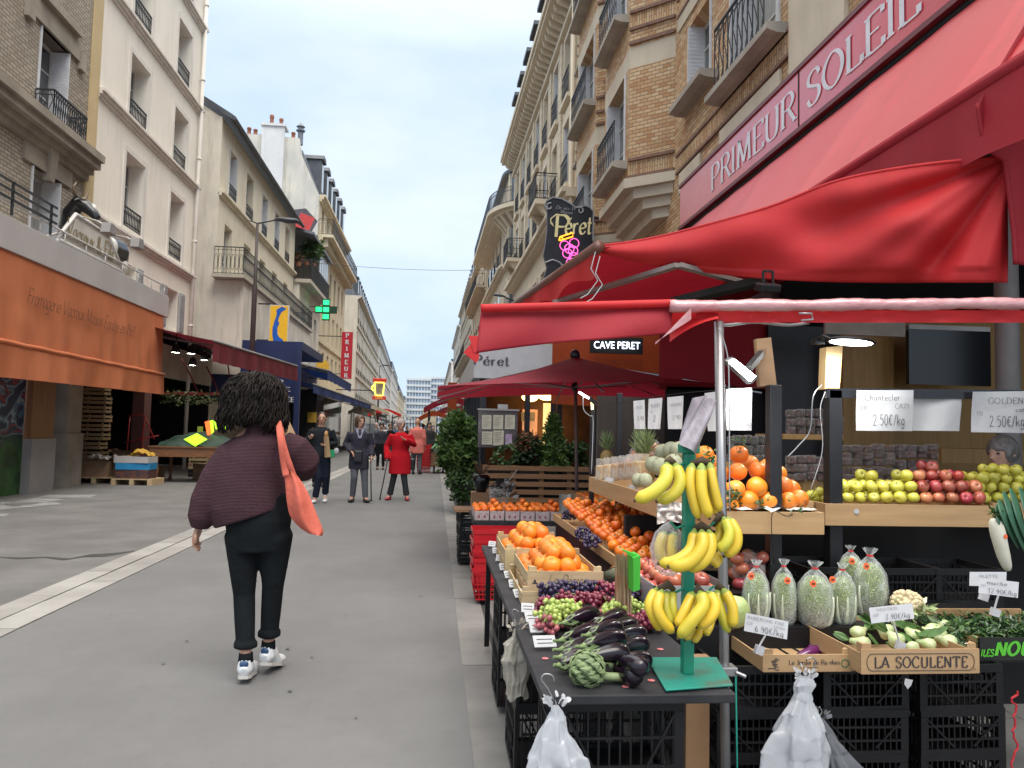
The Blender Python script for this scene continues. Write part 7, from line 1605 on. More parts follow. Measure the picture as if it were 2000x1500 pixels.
# tray B, apples
Y2=3.75;xa2,xb2=P(1612,1000,Y2).x,P(1942,1000,Y2).x;zc,zd=P(1780,1028,Y2).z,P(1780,986,Y2).z
board_tray('display_tray','long wooden tray with yellow and red apples and a round sticker',xa2,xb2,Y2,Y2+.5,zc,zd)
s_=P(1673,999,Y2-.002);f=MB();f.lathe([(.0001,0),(.014,0),(.014,.001),(.0001,.001)],(0,0,0),14,M=Matrix.Rotation(R(90),3,'X'));o_=f.build('round_sticker',m_paper);o_.location=s_;tag(o_,'pale round sticker on the front board of the apple tray','sticker')
board_tray('display_tray','short wooden side tray angled beside the black post, small yellow apples',xa2-.27,xa2-.01,Y2+.1,Y2+.5,zc,zd)
gy=mk_fruit('golden_apple','yellow apple in the long wooden tray',.032,m_yel,'yellow apples in the long tray',.9,.28);ra=mk_fruit('red_apple','red apple in the long wooden tray',.033,m_rap,'red apples in the long tray',.9,.28)
yp,rp_l=[],[];r=random.Random(8)
for k,(y,x0,x1)in enumerate(((972,1656,1930),(950,1650,1920),(929,1770,1895),(929,1700,1715),(912,1822,1830))):
 x=x0
 while x<=x1:
  for d in((0,.07,.14,.22,.3)if k<1 else((0,.07,.15)if k==1 else(0,.08))):
   p=P(x+r.uniform(-2,2),y,Y2+.05+.025*k);p.y+=d;(yp if x<1792-(k==1)*12 else rp_l).append(p)
  x+=25.5
for p_ in[P(x,y,4.0)for x,y in((1585,968),(1600,962),(1607,975),(1592,975))]:yp.append(p_)
scatter(gy,yp,'yellow apple in the long wooden tray','yellow apples in the long tray',11,1.2,used=[]);scatter(ra,rp_l,'red apple in the long wooden tray','red apples in the long tray',12,1.2,used=[])
g2=dup(gy,(0,0,-5),None,'yellow-green apple heaped at the right end behind the leek','yellow apples behind the leek');pts=[]
for y,x0,x1 in((972,1925,2050),(952,1912,2050),(934,1918,2050),(918,1958,1990)):
 x=x0
 while x<=x1:
  for d in(0,.08,.16):p=P(x+r.uniform(-2,2),y,4.0);p.y+=d;pts.append(p)
  x+=24
scatter(g2,pts,'yellow-green apple heaped at the right end behind the leek','yellow apples behind the leek',14,1.2,used=[])
board_tray('display_tray','wooden tray under the yellow-green apples at the right edge',P(1900,1000,3.95).x+.12,3.6,3.95,4.4,zc,zd)
# posts and bars
m_post=M('black_steel_post',(.012,.012,.015),(.02,.02,.022),rough=.35,metal=.2)
def bpost(lab,x,Y,ytop,w_=.055,z0=.036):c=P(x,ytop,Y);o_=MB().box(c.x-w_/2,c.x+w_/2,Y-w_/2,Y+w_/2,z0,c.z).build('display_post',m_post,loc=(c.x,Y,z0),bev=.003);return tag(o_,lab,'post')
bpost('black square post rising through the big orange tray',1511,3.3,752);bpost('black square post at the left end of the apple tray',1626,3.82,762,.07);bpost('slim black post behind the papers at the far end of the stall',1210,5.45,768,.04);bpost('black post beside the umbrella pole carrying a strip lamp',1158,5.6,780,.035)
f=MB();a,b_=P(1612,768,3.8),P(2150,772,3.8);f.bar(a,b_,.03,.05);tag(f.build('price_rail',M('gloss_black',(.01,)*3,rough=.12),loc=a),'black horizontal rail carrying the price papers over the apples','rail')
m_nw=M('raw_pale_wood',(.6,.42,.2),(.5,.34,.15),rough=.6,scale=2,st=(9,9,.6))
def woodpx(lab,quad,Y,th,mat=None):return card('wood_piece',lab,quad,Y,mat or m_nw,0,None,th,'wood')
woodpx('bright raw wood block on top of the black post, under the disc lamp',((1614,678),(1646,676),(1640,760),(1611,760)),3.8,.07);woodpx('brown board fixed to the top of the post through the orange tray',((1477,662),(1506,659),(1517,752),(1484,755)),3.32,.03,M('brown_board',(.26,.16,.09),(.2,.12,.06),rough=.6,scale=3,st=(1,1,6)))
# lamps with their light
def lamp_light(p,e,size,rot,col=(1,.98,.93)):
 l_=bpy.data.lights.new('lamp_light','AREA');l_.energy=e;l_.size=size;l_.color=col;o_=bpy.data.objects.new('lamp_light',l_);COL.objects.link(o_);o_.location=p;o_.rotation_euler=rot;return o_
m_led=emat('led_panel',(.9,.96,1),14)
t=thing('floodlight','tilted rectangular led floodlight shining beside the steel pole','lamp',P(1450,722,3.1));q=[(1422,706),(1433,700),(1477,735),(1465,745)]
def quadpx(q,Y,th,grow=0):
 c_=V((sum(a for a,_ in q)/4,sum(b for _,b in q)/4));pp=[P(c_.x+(a-c_.x)*(1+grow),c_.y+(b-c_.y)*(1+grow),Y)for a,b in q];f=MB();f.add(pp+[p+V((0,th,0))for p in pp],[(0,1,2,3),(7,6,5,4),(0,4,5,1),(1,5,6,2),(2,6,7,3),(3,7,4,0)]);return f
wb(quadpx(q,3.1,.006),'led_panel',m_led,t);wb(quadpx(q,3.107,.05,.18),'housing',m_black,t)
f=MB();f.bar(P(1462,720,3.15),P(1487,690,3.3),.025);wb(f,'bracket',m_black,t);lamp_light(P(1448,724,3.05),3.4,.1,(R(55),0,R(10)))
c=P(1662,668,3.6);t=thing('disc_lamp','flat black disc led lamp on the wooden post over the apples','lamp',c);Mt=Matrix.Rotation(.1,3,'Y')
f=MB();f.lathe([(.001,.026),(.05,.022),(.1,.012),(.115,.0),(.112,-.004),(.1,-.004)],c,28,M=Mt);wb(f,'housing',m_black,t,smooth=True)
f=MB();f.lathe([(.1,-.003),(.001,-.003)],c,28,M=Mt);wb(f,'led_panel',m_led,t);f=MB();f.tube([c+V((-.1,0,.01)),c+V((-.13,.02,.03)),c+V((-.12,.1,.02))],.008,6);f.cbox(c+V((-.12,.1,.01)),.05,.05,.03);wb(f,'mount',m_black,t);lamp_light(c+V((0,0,-.03)),3.6,.18,(0,0,0))
a,b_=P(1131,766,5.5),P(1165,790,5.5);t=thing('strip_lamp','thin white strip lamp on the post beside the umbrella pole','lamp',a);f=MB();f.bar(a,P(1150,778,5.5),.03,.012);wb(f,'led_strip',emat('strip_glow',(1,.97,.9),6),t);f=MB();f.bar(P(1150,776,5.51),b_,.03,.03);wb(f,'housing',m_black,t)
f=MB();f.bar(P(1156,783,5.56),P(1157,800,5.56),.03,.012);wb(f,'lit_block',emat('warm_block',(1,.85,.4),2),t)
def cable(lab,pts,r_=.003,mat=None):f=MB();f.tube(bspl([P(*p)for p in pts],6),r_,6);tag(f.build('cable',mat or m_paper,loc=P(*pts[0]),smooth=True),lab,'cable')
cable('white cable looping down from the strip lamp by the umbrella pole',[(1139,775,5.5),(1140,800,5.5),(1152,812,5.5),(1158,815,5.5),(1158,850,5.5),(1155,925,5.5)]);cable('grey cable curving down from the disc lamp post behind the oranges',[(1605,752,3.75),(1588,775,3.7),(1582,840,3.7),(1560,870,3.7),(1538,893,3.7)],.0035,m_alu);cable('thin white cord hanging beside the apple tray post',[(1612,765,3.75),(1602,800,3.75),(1606,880,3.75),(1582,960,3.75)],.002)
cable('black cord sagging over the front of the orange tray',[(1600,945,3.5),(1570,985,3.3),(1540,1008,3.18),(1508,1004,3.18),(1512,1100,3.18)],.002,m_black);cable('white cord running down the steel pole',[(1404,640,2.56),(1420,690,2.58),(1424,760,2.58),(1425,1000,2.6)],.0022)
cable('string line the papers hang on, left half of the stall',[(1195,790,5.3),(1300,772,4.6),(1420,760,3.9),(1510,756,3.4)],.002,m_black)
# hand-lettered papers
def note(lab,quad,Y,lines,th=.0012,mat=None,name='price_paper',curl=.01):
 q=[P(x,y,Y)for x,y in quad];t_=thing(name,lab,'price card',q[3]);f=MB()
 def S_(u,v):p=q[0].lerp(q[1],u).lerp(q[3].lerp(q[2],u),v);return p+V((0,curl*math.sin(u*5+v*2),0))
 f.grid(S_,12,8);wb(f,'sheet',mat or m_paper,t_,smooth=True)
 ux=(q[1]-q[0]);uz=(q[0]-q[3])
 for(s_,x,y,h_,w_,mt)in lines:
  o_=q[3]+(q[2]-q[3])*x+uz*y+V((0,-.004-curl,0));under(text(s_,o_,ux,V((0,0,1))if abs(uz.x)<.3*abs(uz.z)else uz,uz.length*h_,mt or m_ink,name='handwriting',thick=.6,thin=.45,jit=.25,gap=1.3,width=ux.length*w_),t_)
 return t_
note('white paper reading Chantecler 2.50 over the yellow apples',((1673,762),(1782,762),(1783,842),(1674,841)),3.76,[('Chantecler',.12,.74,.15,.62,None),('FR',.05,.5,.11,.1,None),('CAT1',.66,.55,.12,.24,None),('2.50€/kg',.26,.14,.26,.56,None)])
note('blank white paper between two lettered ones on the rail',((1785,769),(1877,767),(1875,842),(1784,841)),3.8,[])
note('white paper reading Golden 2.50 at the right edge of the rail',((1900,765),(2012,764),(2014,846),(1899,844)),3.75,[('GOLDEN',.24,.7,.15,.6,None),('cat1',.7,.52,.1,.2,None),('FR',.05,.4,.1,.09,None),('2.50€/kg',.26,.14,.26,.6,None)])
note('pale paper with red and black handwriting right of the steel pole',((1418,760),(1467,757),(1469,841),(1421,840)),3.2,[('FENOUIL',.14,.76,.1,.72,None),('cat1',.6,.6,.08,.26,m_inkr),('FR',.1,.48,.08,.14,m_inkr),('2.90',.24,.26,.15,.5,m_inkr),('/kg',.68,.1,.12,.22,None)])
for q_,lb,ln in((((1237,783),(1258,781),(1261,838),(1240,838)),'leftmost white paper hanging from the string, faint writing',[('PRUNES',.1,.7,.1,.7,None),('3.90',.2,.3,.14,.6,None)]),(((1267,779),(1293,777),(1290,838),(1266,838)),'second white paper from the left on the string',[('KAKI',.15,.7,.13,.65,None),('FR',.05,.5,.08,.2,None),('2',.35,.25,.2,.15,None)]),(((1303,776),(1334,773),(1333,838),(1306,838)),'third white paper from the left on the string',[('ANANAS',.15,.7,.1,.7,None),('2.90',.25,.3,.12,.5,None)]),(((1376,768),(1404,764),(1404,842),(1384,842)),'narrow paper on the string directly behind the steel pole',[])):note(lb,q_,4.4,ln)
note('folded plastic price sleeves clipped above the green banana post',((1376,772),(1396,782),(1361,888),(1330,868)),2.32,[],mat=M('dull_plastic_sleeve',(.4,.36,.4),(.3,.26,.29),rough=.25,coat=.6,scale=18,bmp=.6,bs=20,bd=.01),name='plastic_sleeve',curl=.02);note('second folded plastic sleeve leaning behind the first above the green post',((1352,778),(1378,772),(1352,866),(1330,862)),2.36,[],mat=M('dull_plastic_sleeve',(.4,)*3),name='plastic_sleeve',curl=.02)
# tray C and its fruit
XC=1.1;board_tray('display_tray','long wooden tray of wrapped fruit and melons running away from the banana stand',XC,XC+.55,3.55,5.42,.98,1.08)
m_mel=M('netted_melon_rind',(.25,.27,.17),(.34,.35,.25),rough=.7,scale=60,bmp=.5,bs=90,bd=.002)
for i,(x,y,Y)in enumerate(((1296,884,4.6),(1311,880,4.5),(1326,880,4.4),(1277,908,4.5),(1290,912,4.35),(1247,938,4.3),(1260,938,4.2),(1315,905,4.2))):
 m_=mk_fruit('melon',['netted melon at the left of the upper row above the bananas','netted melon in the middle of the upper row above the bananas','netted melon at the right of the upper row, next to the green post','netted melon below the pineapple leaves','netted melon with a green band behind the top bananas','small netted melon at the tray front, left one','small netted melon at the tray front, right one','netted melon mostly hidden behind the top bananas'][i],.052 if y<930 else .04,m_mel,'melons in the long tray',1.05,.05);m_.location=P(x,y,Y);m_.rotation_euler=(rnd.uniform(-.5,.5),rnd.uniform(-.5,.5),i)
def pineapple(lab,c,s=1):
 t_=thing('pineapple',lab,'pineapple',c,0,'pineapples on the stall');c=V(c);f=MB();f.lathe([(.02,-.1),(.05,-.07),(.058,0),(.05,.06),(.025,.09),(.001,.095)],c,14,fn=lambda t_,z:1+.06*math.sin(t_*8+z*200));wb(f,'fruit_body',M('pineapple_skin',(.3,.17,.05),(.2,.16,.05),rough=.6,scale=50,bmp=.7,bs=70,bd=.004),t_,smooth=True)
 f=MB();r=random.Random(int(c.x*100))
 for i in range(34):a=i*2.4;k=i/34;b0=c+V((0,0,.08+.05*k));d=V((math.cos(a)*(1-k*.7),math.sin(a)*(1-k*.7),.9+k)).normalized();sd=V((-math.sin(a),math.cos(a),0))*.011*(1-.4*k);L_=.1+.05*k;f.add([b0-sd,b0+sd,b0+d*L_*.6+sd*.8,b0+d*L_+V((math.cos(a),math.sin(a),0))*.02,b0+d*L_*.6-sd*.8],[(0,1,2,3,4)])
 wb(f,'leaf_crown',[M('pineapple_leaf',(.13,.2,.09),(.22,.26,.1),rough=.5,scale=30)],t_);return t_
pineapple('pineapple with pale green leaf crown behind the melons',P(1262,915,4.75));pineapple('darker pineapple standing farther back near the thin posts',P(1185,900,6.4));pineapple('pineapple with yellowish leaves next to the first one',P(1250,912,4.95))
m_pack=M('wrapped_fruit',(.55,.3,.15),(.6,.5,.3),rough=.5,scale=30,objrand=.3)
for i in range(6):
 c=P(1178+i*15,922-i*1.5,5.15-i*.1);t_=thing('fruit_pack','tall clear pack of pale cut fruit at the far end of the long tray','pack',c,.2,'clear packs in the long tray');f=MB();f.box(-.035,.035,-.05,.05,-.05,.045);f.build('contents',m_pack,t_,bev=.01);f=MB();f.prism([(-.04,-.06),(.04,-.06),(.03,.09),(-.03,.09)],lambda a,b,q:(a,q,b),-.055,.055);f.build('wrap',m_bag,t_,bev=.006)
for i in range(7):
 c=P(1232+i*9,905-(i%3)*14,5.0);t_=thing('fruit_pack','rounded shiny bag of reddish fruit behind the tall packs','pack',c,i,'shiny bags in the long tray');f=MB();f.sph((0,0,0),.042,(1,.8,1));f.build('contents',M('reddish_contents',(.42,.12,.08),(.5,.3,.15),scale=40,objrand=.3),t_,smooth=True);f=MB();f.sph((0,0,.008),.05,(1,.85,1.1));f.build('wrap',m_bag,t_,smooth=True)
for i,(x,y)in enumerate(((1190,940),(1236,955))):note(['pale blue-white label on the side of the long fruit tray, left one','pale blue-white label on the side of the long fruit tray, right one'][i],((x-9,y-9),(x+9,y-6),(x+9,y+13),(x-9,y+9)),4.9-i*.55,[('3.90',.1,.3,.3,.7,None)])
f=MB();f.grid(lambda u,v:P(1283+u*52,985+v*40-6*math.sin(u*3),3.5+.03*noise.noise(V((u*6,v*6,1)))),16,10);tag(f.build('cellophane',M('bright_cellophane',(.35,.3,.28),(.6,.55,.5),rough=.12,coat=1,scale=20,bmp=.7,bs=30,bd=.01),loc=P(1305,1000,3.5),smooth=True),'shiny crumpled cellophane under the high banana hand','film')
# clementine heap
f=MB();f.box(.96,1.55,3.9,6.0,.5,.7);tag(f.build('black_box',m_black,loc=(1.2,4.8,.5)),'black box the loose clementines are heaped on','box')
board_tray('display_tray','low wooden tray full of loose clementines in the middle of the stall',.94,1.57,3.85,6.02,.7,.755)
cl=mk_fruit('clementine','loose clementine in the low wooden tray',.031,m_tan,'loose clementines in the low tray',.86,.12,'star')
scatter(cl,heap(.96,1.55,3.87,5.95,.725,.037,1,5,slope=.055,jit=.3)[:205]+[p+V((.02,.03,.045))for p in heap(1.05,1.5,4.0,5.6,.725,.045,1,6,slope=.05,jit=.5)[::3]],'loose clementine in the low wooden tray','loose clementines in the low tray',6,used=[])
f=MB();c=at(1128,1010,Z=.8)
for i,(x,y,lb)in enumerate(((1138,1040,'dark bunch of black grapes hanging behind the orange crate, left one'),(1155,1055,'long dark bunch of black grapes behind the orange crate, right one'),(1112,1005,'dark grapes at the back beside the clementine punnets'))):
 g_=grape_bunch(lb,at(x,y,Z=.78),m_gb,.22,.06,60,40+i,grp=None,az=1.4);
# cut melons wrapped, green card, bin of red fruit
m_cut=M('cut_melon_flesh',(.72,.27,.07),(.6,.33,.12),rough=.25,coat=.6,scale=10)
for i,(x,y)in enumerate(((1180,1072),(1198,1082),(1190,1115),(1210,1100))):
 c=at(x,y,Z=.72);t_=thing('cut_melon',['wrapped half melon at the back, beside the orange crate','wrapped half melon overlapping the back one','orange melon slice in front of the two halves','wrapped half melon closest to the green card'][i],'melon',c,i*.4,'cut melons');Mr=Matrix.Rotation(-.5,3,'X');f=MB();f.lathe([(.001,-.045),(.03,-.035),(.05,-.012),(.056,0)],(0,0,0),18,M=Mr);f.build('rind',m_mel,t_,smooth=True);f=MB();f.lathe([(.056,.0),(.028,.002),(.02,-.008),(.001,-.012)],(0,0,0),18,M=Mr);f.build('flesh',m_cut,t_,smooth=True)
t=thing('stick_bundle','upright bundle of brown and pale stalks with a bright green side card','vegetables',at(1228,1150,Z=TZ));f=MB();r=random.Random(6)
for i in range(16):x=P(1207+i*1.9,1100,2.95).x;f.bar((x,2.97+r.uniform(-.02,.02),TZ),(x+r.uniform(-.004,.004),2.99,P(1220,1082+r.uniform(-3,8),2.97).z),.006)
wb(f,'stalks',M('brown_stalks',(.3,.13,.07),(.38,.3,.17),rough=.6,scale=40,st=(1,1,.2)),t)
q=[(1237,1090),(1251,1085),(1250,1152),(1237,1156)];wb(quadpx(q,2.9,.1),'green_card',M('bright_green_card',(.06,.45,.04),(.05,.38,.03),rough=.5),t);wb(quadpx([(1213,1072),(1222,1076),(1251,1086),(1238,1091)],2.92,.05),'card_top',M('bright_green_card',(.06,.45,.04)),t)
f=MB();x0,x1=.92,1.25
for b_ in((x0,x0+.008,3.15,3.8),(x0,x1,3.15,3.158),(x1-.008,x1,3.15,3.8),(x0,x1,3.792,3.8)):f.box(*b_,.665,.76)
f.box(x0,x1,3.15,3.8,.66,.665);tag(f.build('plastic_bin',M('milky_plastic',(.33,.35,.35),rough=.3,coat=.5),loc=(1.08,3.5,.66)),'milky plastic bin of mixed red fruit behind the lower bananas','bin')
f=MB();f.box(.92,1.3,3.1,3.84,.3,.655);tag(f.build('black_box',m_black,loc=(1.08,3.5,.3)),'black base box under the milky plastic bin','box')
ra2=dup(ra,(0,0,-5),None,'red fruit heaped in the milky plastic bin','red fruit in the plastic bin');scatter(ra2,heap(.93,1.24,3.17,3.79,.69,.031,2,9,jit=.3),'red fruit heaped in the milky plastic bin','red fruit in the plastic bin',19,used=[])
ra3=dup(ra,(0,0,-5),None,'red apple in the bag between pole and cabbages','bagged red apples');scatter(ra3,[P(x,y,3.3+.05*(i%2))for i,(x,y)in enumerate(((1440,1090),(1462,1085),(1450,1110),(1475,1108),(1488,1090),(1435,1120),(1465,1125),(1490,1120),(1445,1140),(1475,1145)))],'red apple in the bag between pole and cabbages','bagged red apples',21,used=[])
c=P(1463,1112,3.32);f=MB();f.sph(c,.085,(.9,.6,.95),18,12);tag(f.build('plastic_bag',m_bag,loc=c,smooth=True),'clear bag of red apples between the steel pole and the cabbages','bag');f=MB();f.box(1.15,1.6,3.2,3.5,.62,.72);tag(f.build('black_box',m_black,loc=(1.3,3.3,.62)),'black box behind the bagged cabbages','box')
# front crates
YF=2.75;f=MB();f.box(1.03,2.5,3.05,3.5,.3,.615);tag(f.build('black_box',m_black,loc=(1.6,3.2,.3)),'long black base carrying the bagged cabbages','box')
xa3,xb3=P(1490,1300,YF).x,P(1668,1300,YF).x;zf_=P(1580,1314,YF).z
m_cw2=M('printed_crate_wood',(.42,.27,.14),(.36,.225,.115),rough=.6,scale=2,st=(1,1,10))
t=wood_crate('wooden_crate','shallow brown crate holding one violet eggplant, small serif print on its front',xa3,xb3,YF,YF+.36,zf_,.065,m_cw2,slats=1)
o_=text('Le Jardin de Rabelais',(-(xb3-xa3)*.22,-.1815,.03),(1,0,0),(0,0,1),.017,m_ink,thick=1,thin=.4,serif=.3,gap=.7,width=(xb3-xa3)*.56);o_.parent=t
g=MB();g.lathe([(.0155,0),(.0155,.0006),(.012,.0006)],((xb3-xa3)*.4,-.181,.033),18,M=Matrix.Rotation(R(90),3,'X'));g.build('round_emblem',M('emblem_green',(.03,.16,.05)),t)
g=MB();r=random.Random(2)
for i in range(9):g.box(-(xb3-xa3)*.45+r.uniform(0,.03),-(xb3-xa3)*.45+.03+r.uniform(0,.015),-.1812,-.1808-.0,.01+i*.005,.013+i*.005)
g.build('small_drawing',m_ink,t);g=MB();g.box(-(xb3-xa3)*.1,(xb3-xa3)*.1,-.1812,-.1808,.018,.0195);g.build('small_print',m_ink,t)
eggplant('single violet eggplant lying in the shallow brown crate',P(1548,1290,2.95),P(1605,1268,3.0),.024,grp=None,mat=M('violet_skin',(.16,.015,.14),(.1,.01,.09),rough=.15,coat=.9))
eggplant('thin violet eggplant behind the single one in the brown crate',P(1510,1276,3.02),P(1560,1284,3.0),.012,grp=None,mat=M('violet_skin',(.16,)*3));eggplant('dark violet eggplant end at the right side of the brown crate',P(1600,1285,3.02),P(1578,1262,3.05),.018,grp=None,mat=M('violet_skin',(.16,)*3))
xa4,xb4=P(1682,1290,YF-.08).x,P(1913,1290,YF-.08).x;z4=P(1790,1318,YF-.08).z;h4=P(1790,1268,YF-.08).z-z4
t=wood_crate('wooden_crate','brown wooden crate with large black capitals in an oval outline, full of fennel',xa4,xb4,YF-.08,YF+.42,z4,h4,m_cw2,slats=1);W4=xb4-xa4
g=MB();L_=[(-.41*W4+.014*0+.02*math.cos(a)-.0,h4*.5+h4*.33*math.sin(a))for a in[math.pi/2+i*math.pi/8 for i in range(9)]]+[(.41*W4+.02*math.cos(a),h4*.5+h4*.33*math.sin(a))for a in[-math.pi/2+i*math.pi/8 for i in range(9)]]
for i in range(len(L_)):a,b=L_[i],L_[(i+1)%len(L_)];g.bar((a[0],-.2512,a[1]),(b[0],-.2512,b[1]),.0022,.0012)
g.build('oval_outline',m_ink,t)
o_=text('LA SOCULENTE',(-.39*W4,-.2516,h4*.29),(1,0,0),(0,0,1),h4*.42,m_ink,thick=1.15,thin=.6,gap=1.5,width=.78*W4);o_.parent=t
g=MB();g.lathe([(.004,0),(.004,.0004),(.0032,.0004)],(.455*W4,-.2508,h4*.2),12,M=Matrix.Rotation(R(90),3,'X'));g.build('small_mark',m_ink,t)
m_fen=M('fennel_bulb',(.55,.6,.35),(.42,.52,.24),rough=.35,scale=8,st=(6,6,1),sss=.2,coat=.2);m_fenl=M('fennel_leaf',(.1,.2,.05),(.06,.13,.03),rough=.5,scale=14)
def fennel(lab,a,b,r):
 a,b=V(a),V(b);d=b-a;t_=thing('fennel_bulb',lab,'fennel',(a+b)/2,0,'pale green bulbs in the lettered crate');f=MB();f.tube([a+d*s for s in(0,.05,.2,.4,.62,.8,1)],[r*k for k in(.35,.65,.98,1,.7,.45,.35)],12,ry=[r*.8*k for k in(.35,.65,.98,1,.7,.45,.35)]);wb(f,'bulb',m_fen,t_,smooth=True)
 f=MB();q=random.Random(int(a.x*1e4));dn=d.normalized()
 for i in range(4):
  s1=V((q.uniform(-1,1),q.uniform(-1,1),q.uniform(-.2,.9))).normalized();e=b+dn*.06+s1*.03;sd=dn.cross(s1).normalized()*.018;f.add([b-sd*.3,b+sd*.3,(b+e)/2+sd,e+dn*.02,(b+e)/2-sd],[(0,1,2,3,4)])
 wb(f,'leaves',m_fenl,t_,mods=[('SUBSURF',dict(levels=1,render_levels=1))]);return t_
fl_=[(1668,1238,1690,1228,.03),(1742,1240,1712,1222,.04),(1700,1262,1660,1250,.036),(1760,1258,1735,1235,.038),(1795,1250,1770,1228,.036),(1850,1243,1800,1228,.036),(1870,1258,1825,1245,.036),(1828,1262,1790,1252,.03),(1815,1232,1838,1222,.03),(1790,1265,1768,1262,.028),(1855,1225,1825,1215,.03),(1760,1222,1740,1208,.03)]
for i,(x0,y0,x1,y1,r_)in enumerate(fl_):Y_=2.8+(1265-y0)*.006;fennel('pale green bulb in the lettered brown crate, %s'%['far left behind the side board','second from the left, upright','front left, lying on its side','under the price card','in the middle behind the clip','right of the middle, lying flat','front right corner','front, tucked under the leaves','back, between dark leaves','front centre, mostly hidden','back right','farthest back'][i],P(x0,y0,Y_),P(x1,y1,Y_+.05),r_)
t=thing('leafy_bunch','dark green leaves crossing the bulbs in the lettered crate','leaves',P(1800,1240,2.9));f=MB()
for(x0,y0,x1,y1)in((1690,1235,1720,1262),(1780,1245,1850,1225),(1800,1250,1862,1218),(1750,1235,1790,1255),(1780,1230,1815,1258)):
 a,b=P(x0,y0,2.84),P(x1,y1,2.88);s_=V((0,.01,.018));f.add([a,a.lerp(b,.4)+s_,b,a.lerp(b,.6)-s_],[(0,1,2,3)])
wb(f,'leaves',m_fenl,t,mods=[('SUBSURF',dict(levels=1,render_levels=1)),('SOLIDIFY',dict(thickness=.001))])
YN=2.86;xa5,xb5=P(1914,1260,YN).x,P(2130,1260,YN).x;z5=P(1960,1290,YN).z;h5=P(1960,1246,YN).z-z5
t=thing('printed_box','black box with bright green block letters, full of small dark leaves','box',((xa5+xb5)/2,YN,z5));wb(MB().box(xa5,xb5,YN,YN+.012,z5,z5+h5),'front_panel',M('black_print',(.012,.014,.012),rough=.45),t);wb(MB().box(xa5,xb5,YN+.36,YN+.372,z5,z5+h5+.03),'back_panel',m_tray,t);wb(MB().box(xa5,xa5+.01,YN+.013,YN+.359,z5,z5+h5),'side_panel',m_tray,t);wb(MB().box(xa5,xb5,YN,YN+.37,z5-.008,z5-.001),'base',m_black,t)
m_gl=M('print_green',(.1,.5,.03),(.08,.42,.03));under(text('ILES',(xa5+.002,YN-.0015,z5+h5*.2),(1,0,0),(0,0,1),h5*.3,m_gl,thick=1.6,thin=1.2,slant=.25,width=.05),t);under(text('NOURRI',(xa5+.06,YN-.0015,z5+h5*.22),(1,0,.02),(0,0,1),h5*.58,m_gl,thick=1.9,thin=1.3,slant=.25,gap=1.7,width=.27),t)
f=MB();r=random.Random(5)
for i in range(1500):f.mi=int(r.random()<.3);leaf(f,(r.uniform(xa5+.0-.08,xb5),r.uniform(YN+.02,YN+.35),z5+h5*.6+r.uniform(0,.05)),.016,r,2.2)
tag(f.build('lambs_lettuce',[M('dark_leaf',(.03,.085,.02),(.02,.055,.014),rough=.4,coat=.2),m_fenl],loc=(2.1,3,z5)),'mass of small dark green salad leaves in the black box','salad')
# napa cabbages in bags
m_nap=M('napa_leaf',(.36,.46,.17),(.27,.38,.1),rough=.5,scale=22,st=(1,1,.5),bmp=.9,bs=34,bd=.012);
def napamat():
 m,N,L,b=base('napa_head');t=N.new('ShaderNodeTexCoord');s=N.new('ShaderNodeSeparateXYZ');L.new(t.outputs['Generated'],s.inputs[0]);v=coords(N,L)
 wv=N.new('ShaderNodeTexVoronoi');wv.feature='DISTANCE_TO_EDGE';wv.inputs['Scale'].default_value=170;mp_=N.new('ShaderNodeMapping');mp_.inputs['Scale'].default_value=(1,1,.55);L.new(v,mp_.inputs[0])
 nz_=N.new('ShaderNodeTexNoise');nz_.inputs['Scale'].default_value=25;L.new(v,nz_.inputs['Vector']);x=N.new('ShaderNodeMix');x.data_type='RGBA';x.inputs[0].default_value=.035;L.new(mp_.outputs[0],x.inputs[6]);L.new(nz_.outputs['Color'],x.inputs[7]);L.new(x.outputs[2],wv.inputs['Vector'])
 r=N.new('ShaderNodeMapRange');r.inputs[2].default_value=.25;L.new(wv.outputs[0],r.inputs[0])
 g=mixc(N,L,r.outputs[0],(.56,.66,.34),(.4,.54,.2));f2,_=noi(N,L,v,9,3);g=mixc(N,L,f2,g,mixc(N,L,.45,g,(.5,.58,.28)))
 a=N.new('ShaderNodeMath');a.operation='ADD';q=N.new('ShaderNodeMath');q.operation='MULTIPLY';q.inputs[1].default_value=.35;L.new(nz_.outputs[0],q.inputs[0]);L.new(q.outputs[0],a.inputs[0]);L.new(s.outputs[2],a.inputs[1]);z=N.new('ShaderNodeMapRange');z.inputs[1].default_value=.3;z.inputs[2].default_value=.75;L.new(a.outputs[0],z.inputs[0])
 L.new(mixc(N,L,z.outputs[0],(.68,.68,.55),g),b.inputs['Base Color']);b.inputs['Roughness'].default_value=.5;bump(N,L,b,r.outputs[0],1,.012);return m
m_nap=napamat()
m_rib=M('napa_rib',(.6,.62,.48),(.5,.54,.38),rough=.4,scale=6)
m_stk=M('orange_sticker',(.8,.14,.03),(.75,.12,.03),rough=.5)
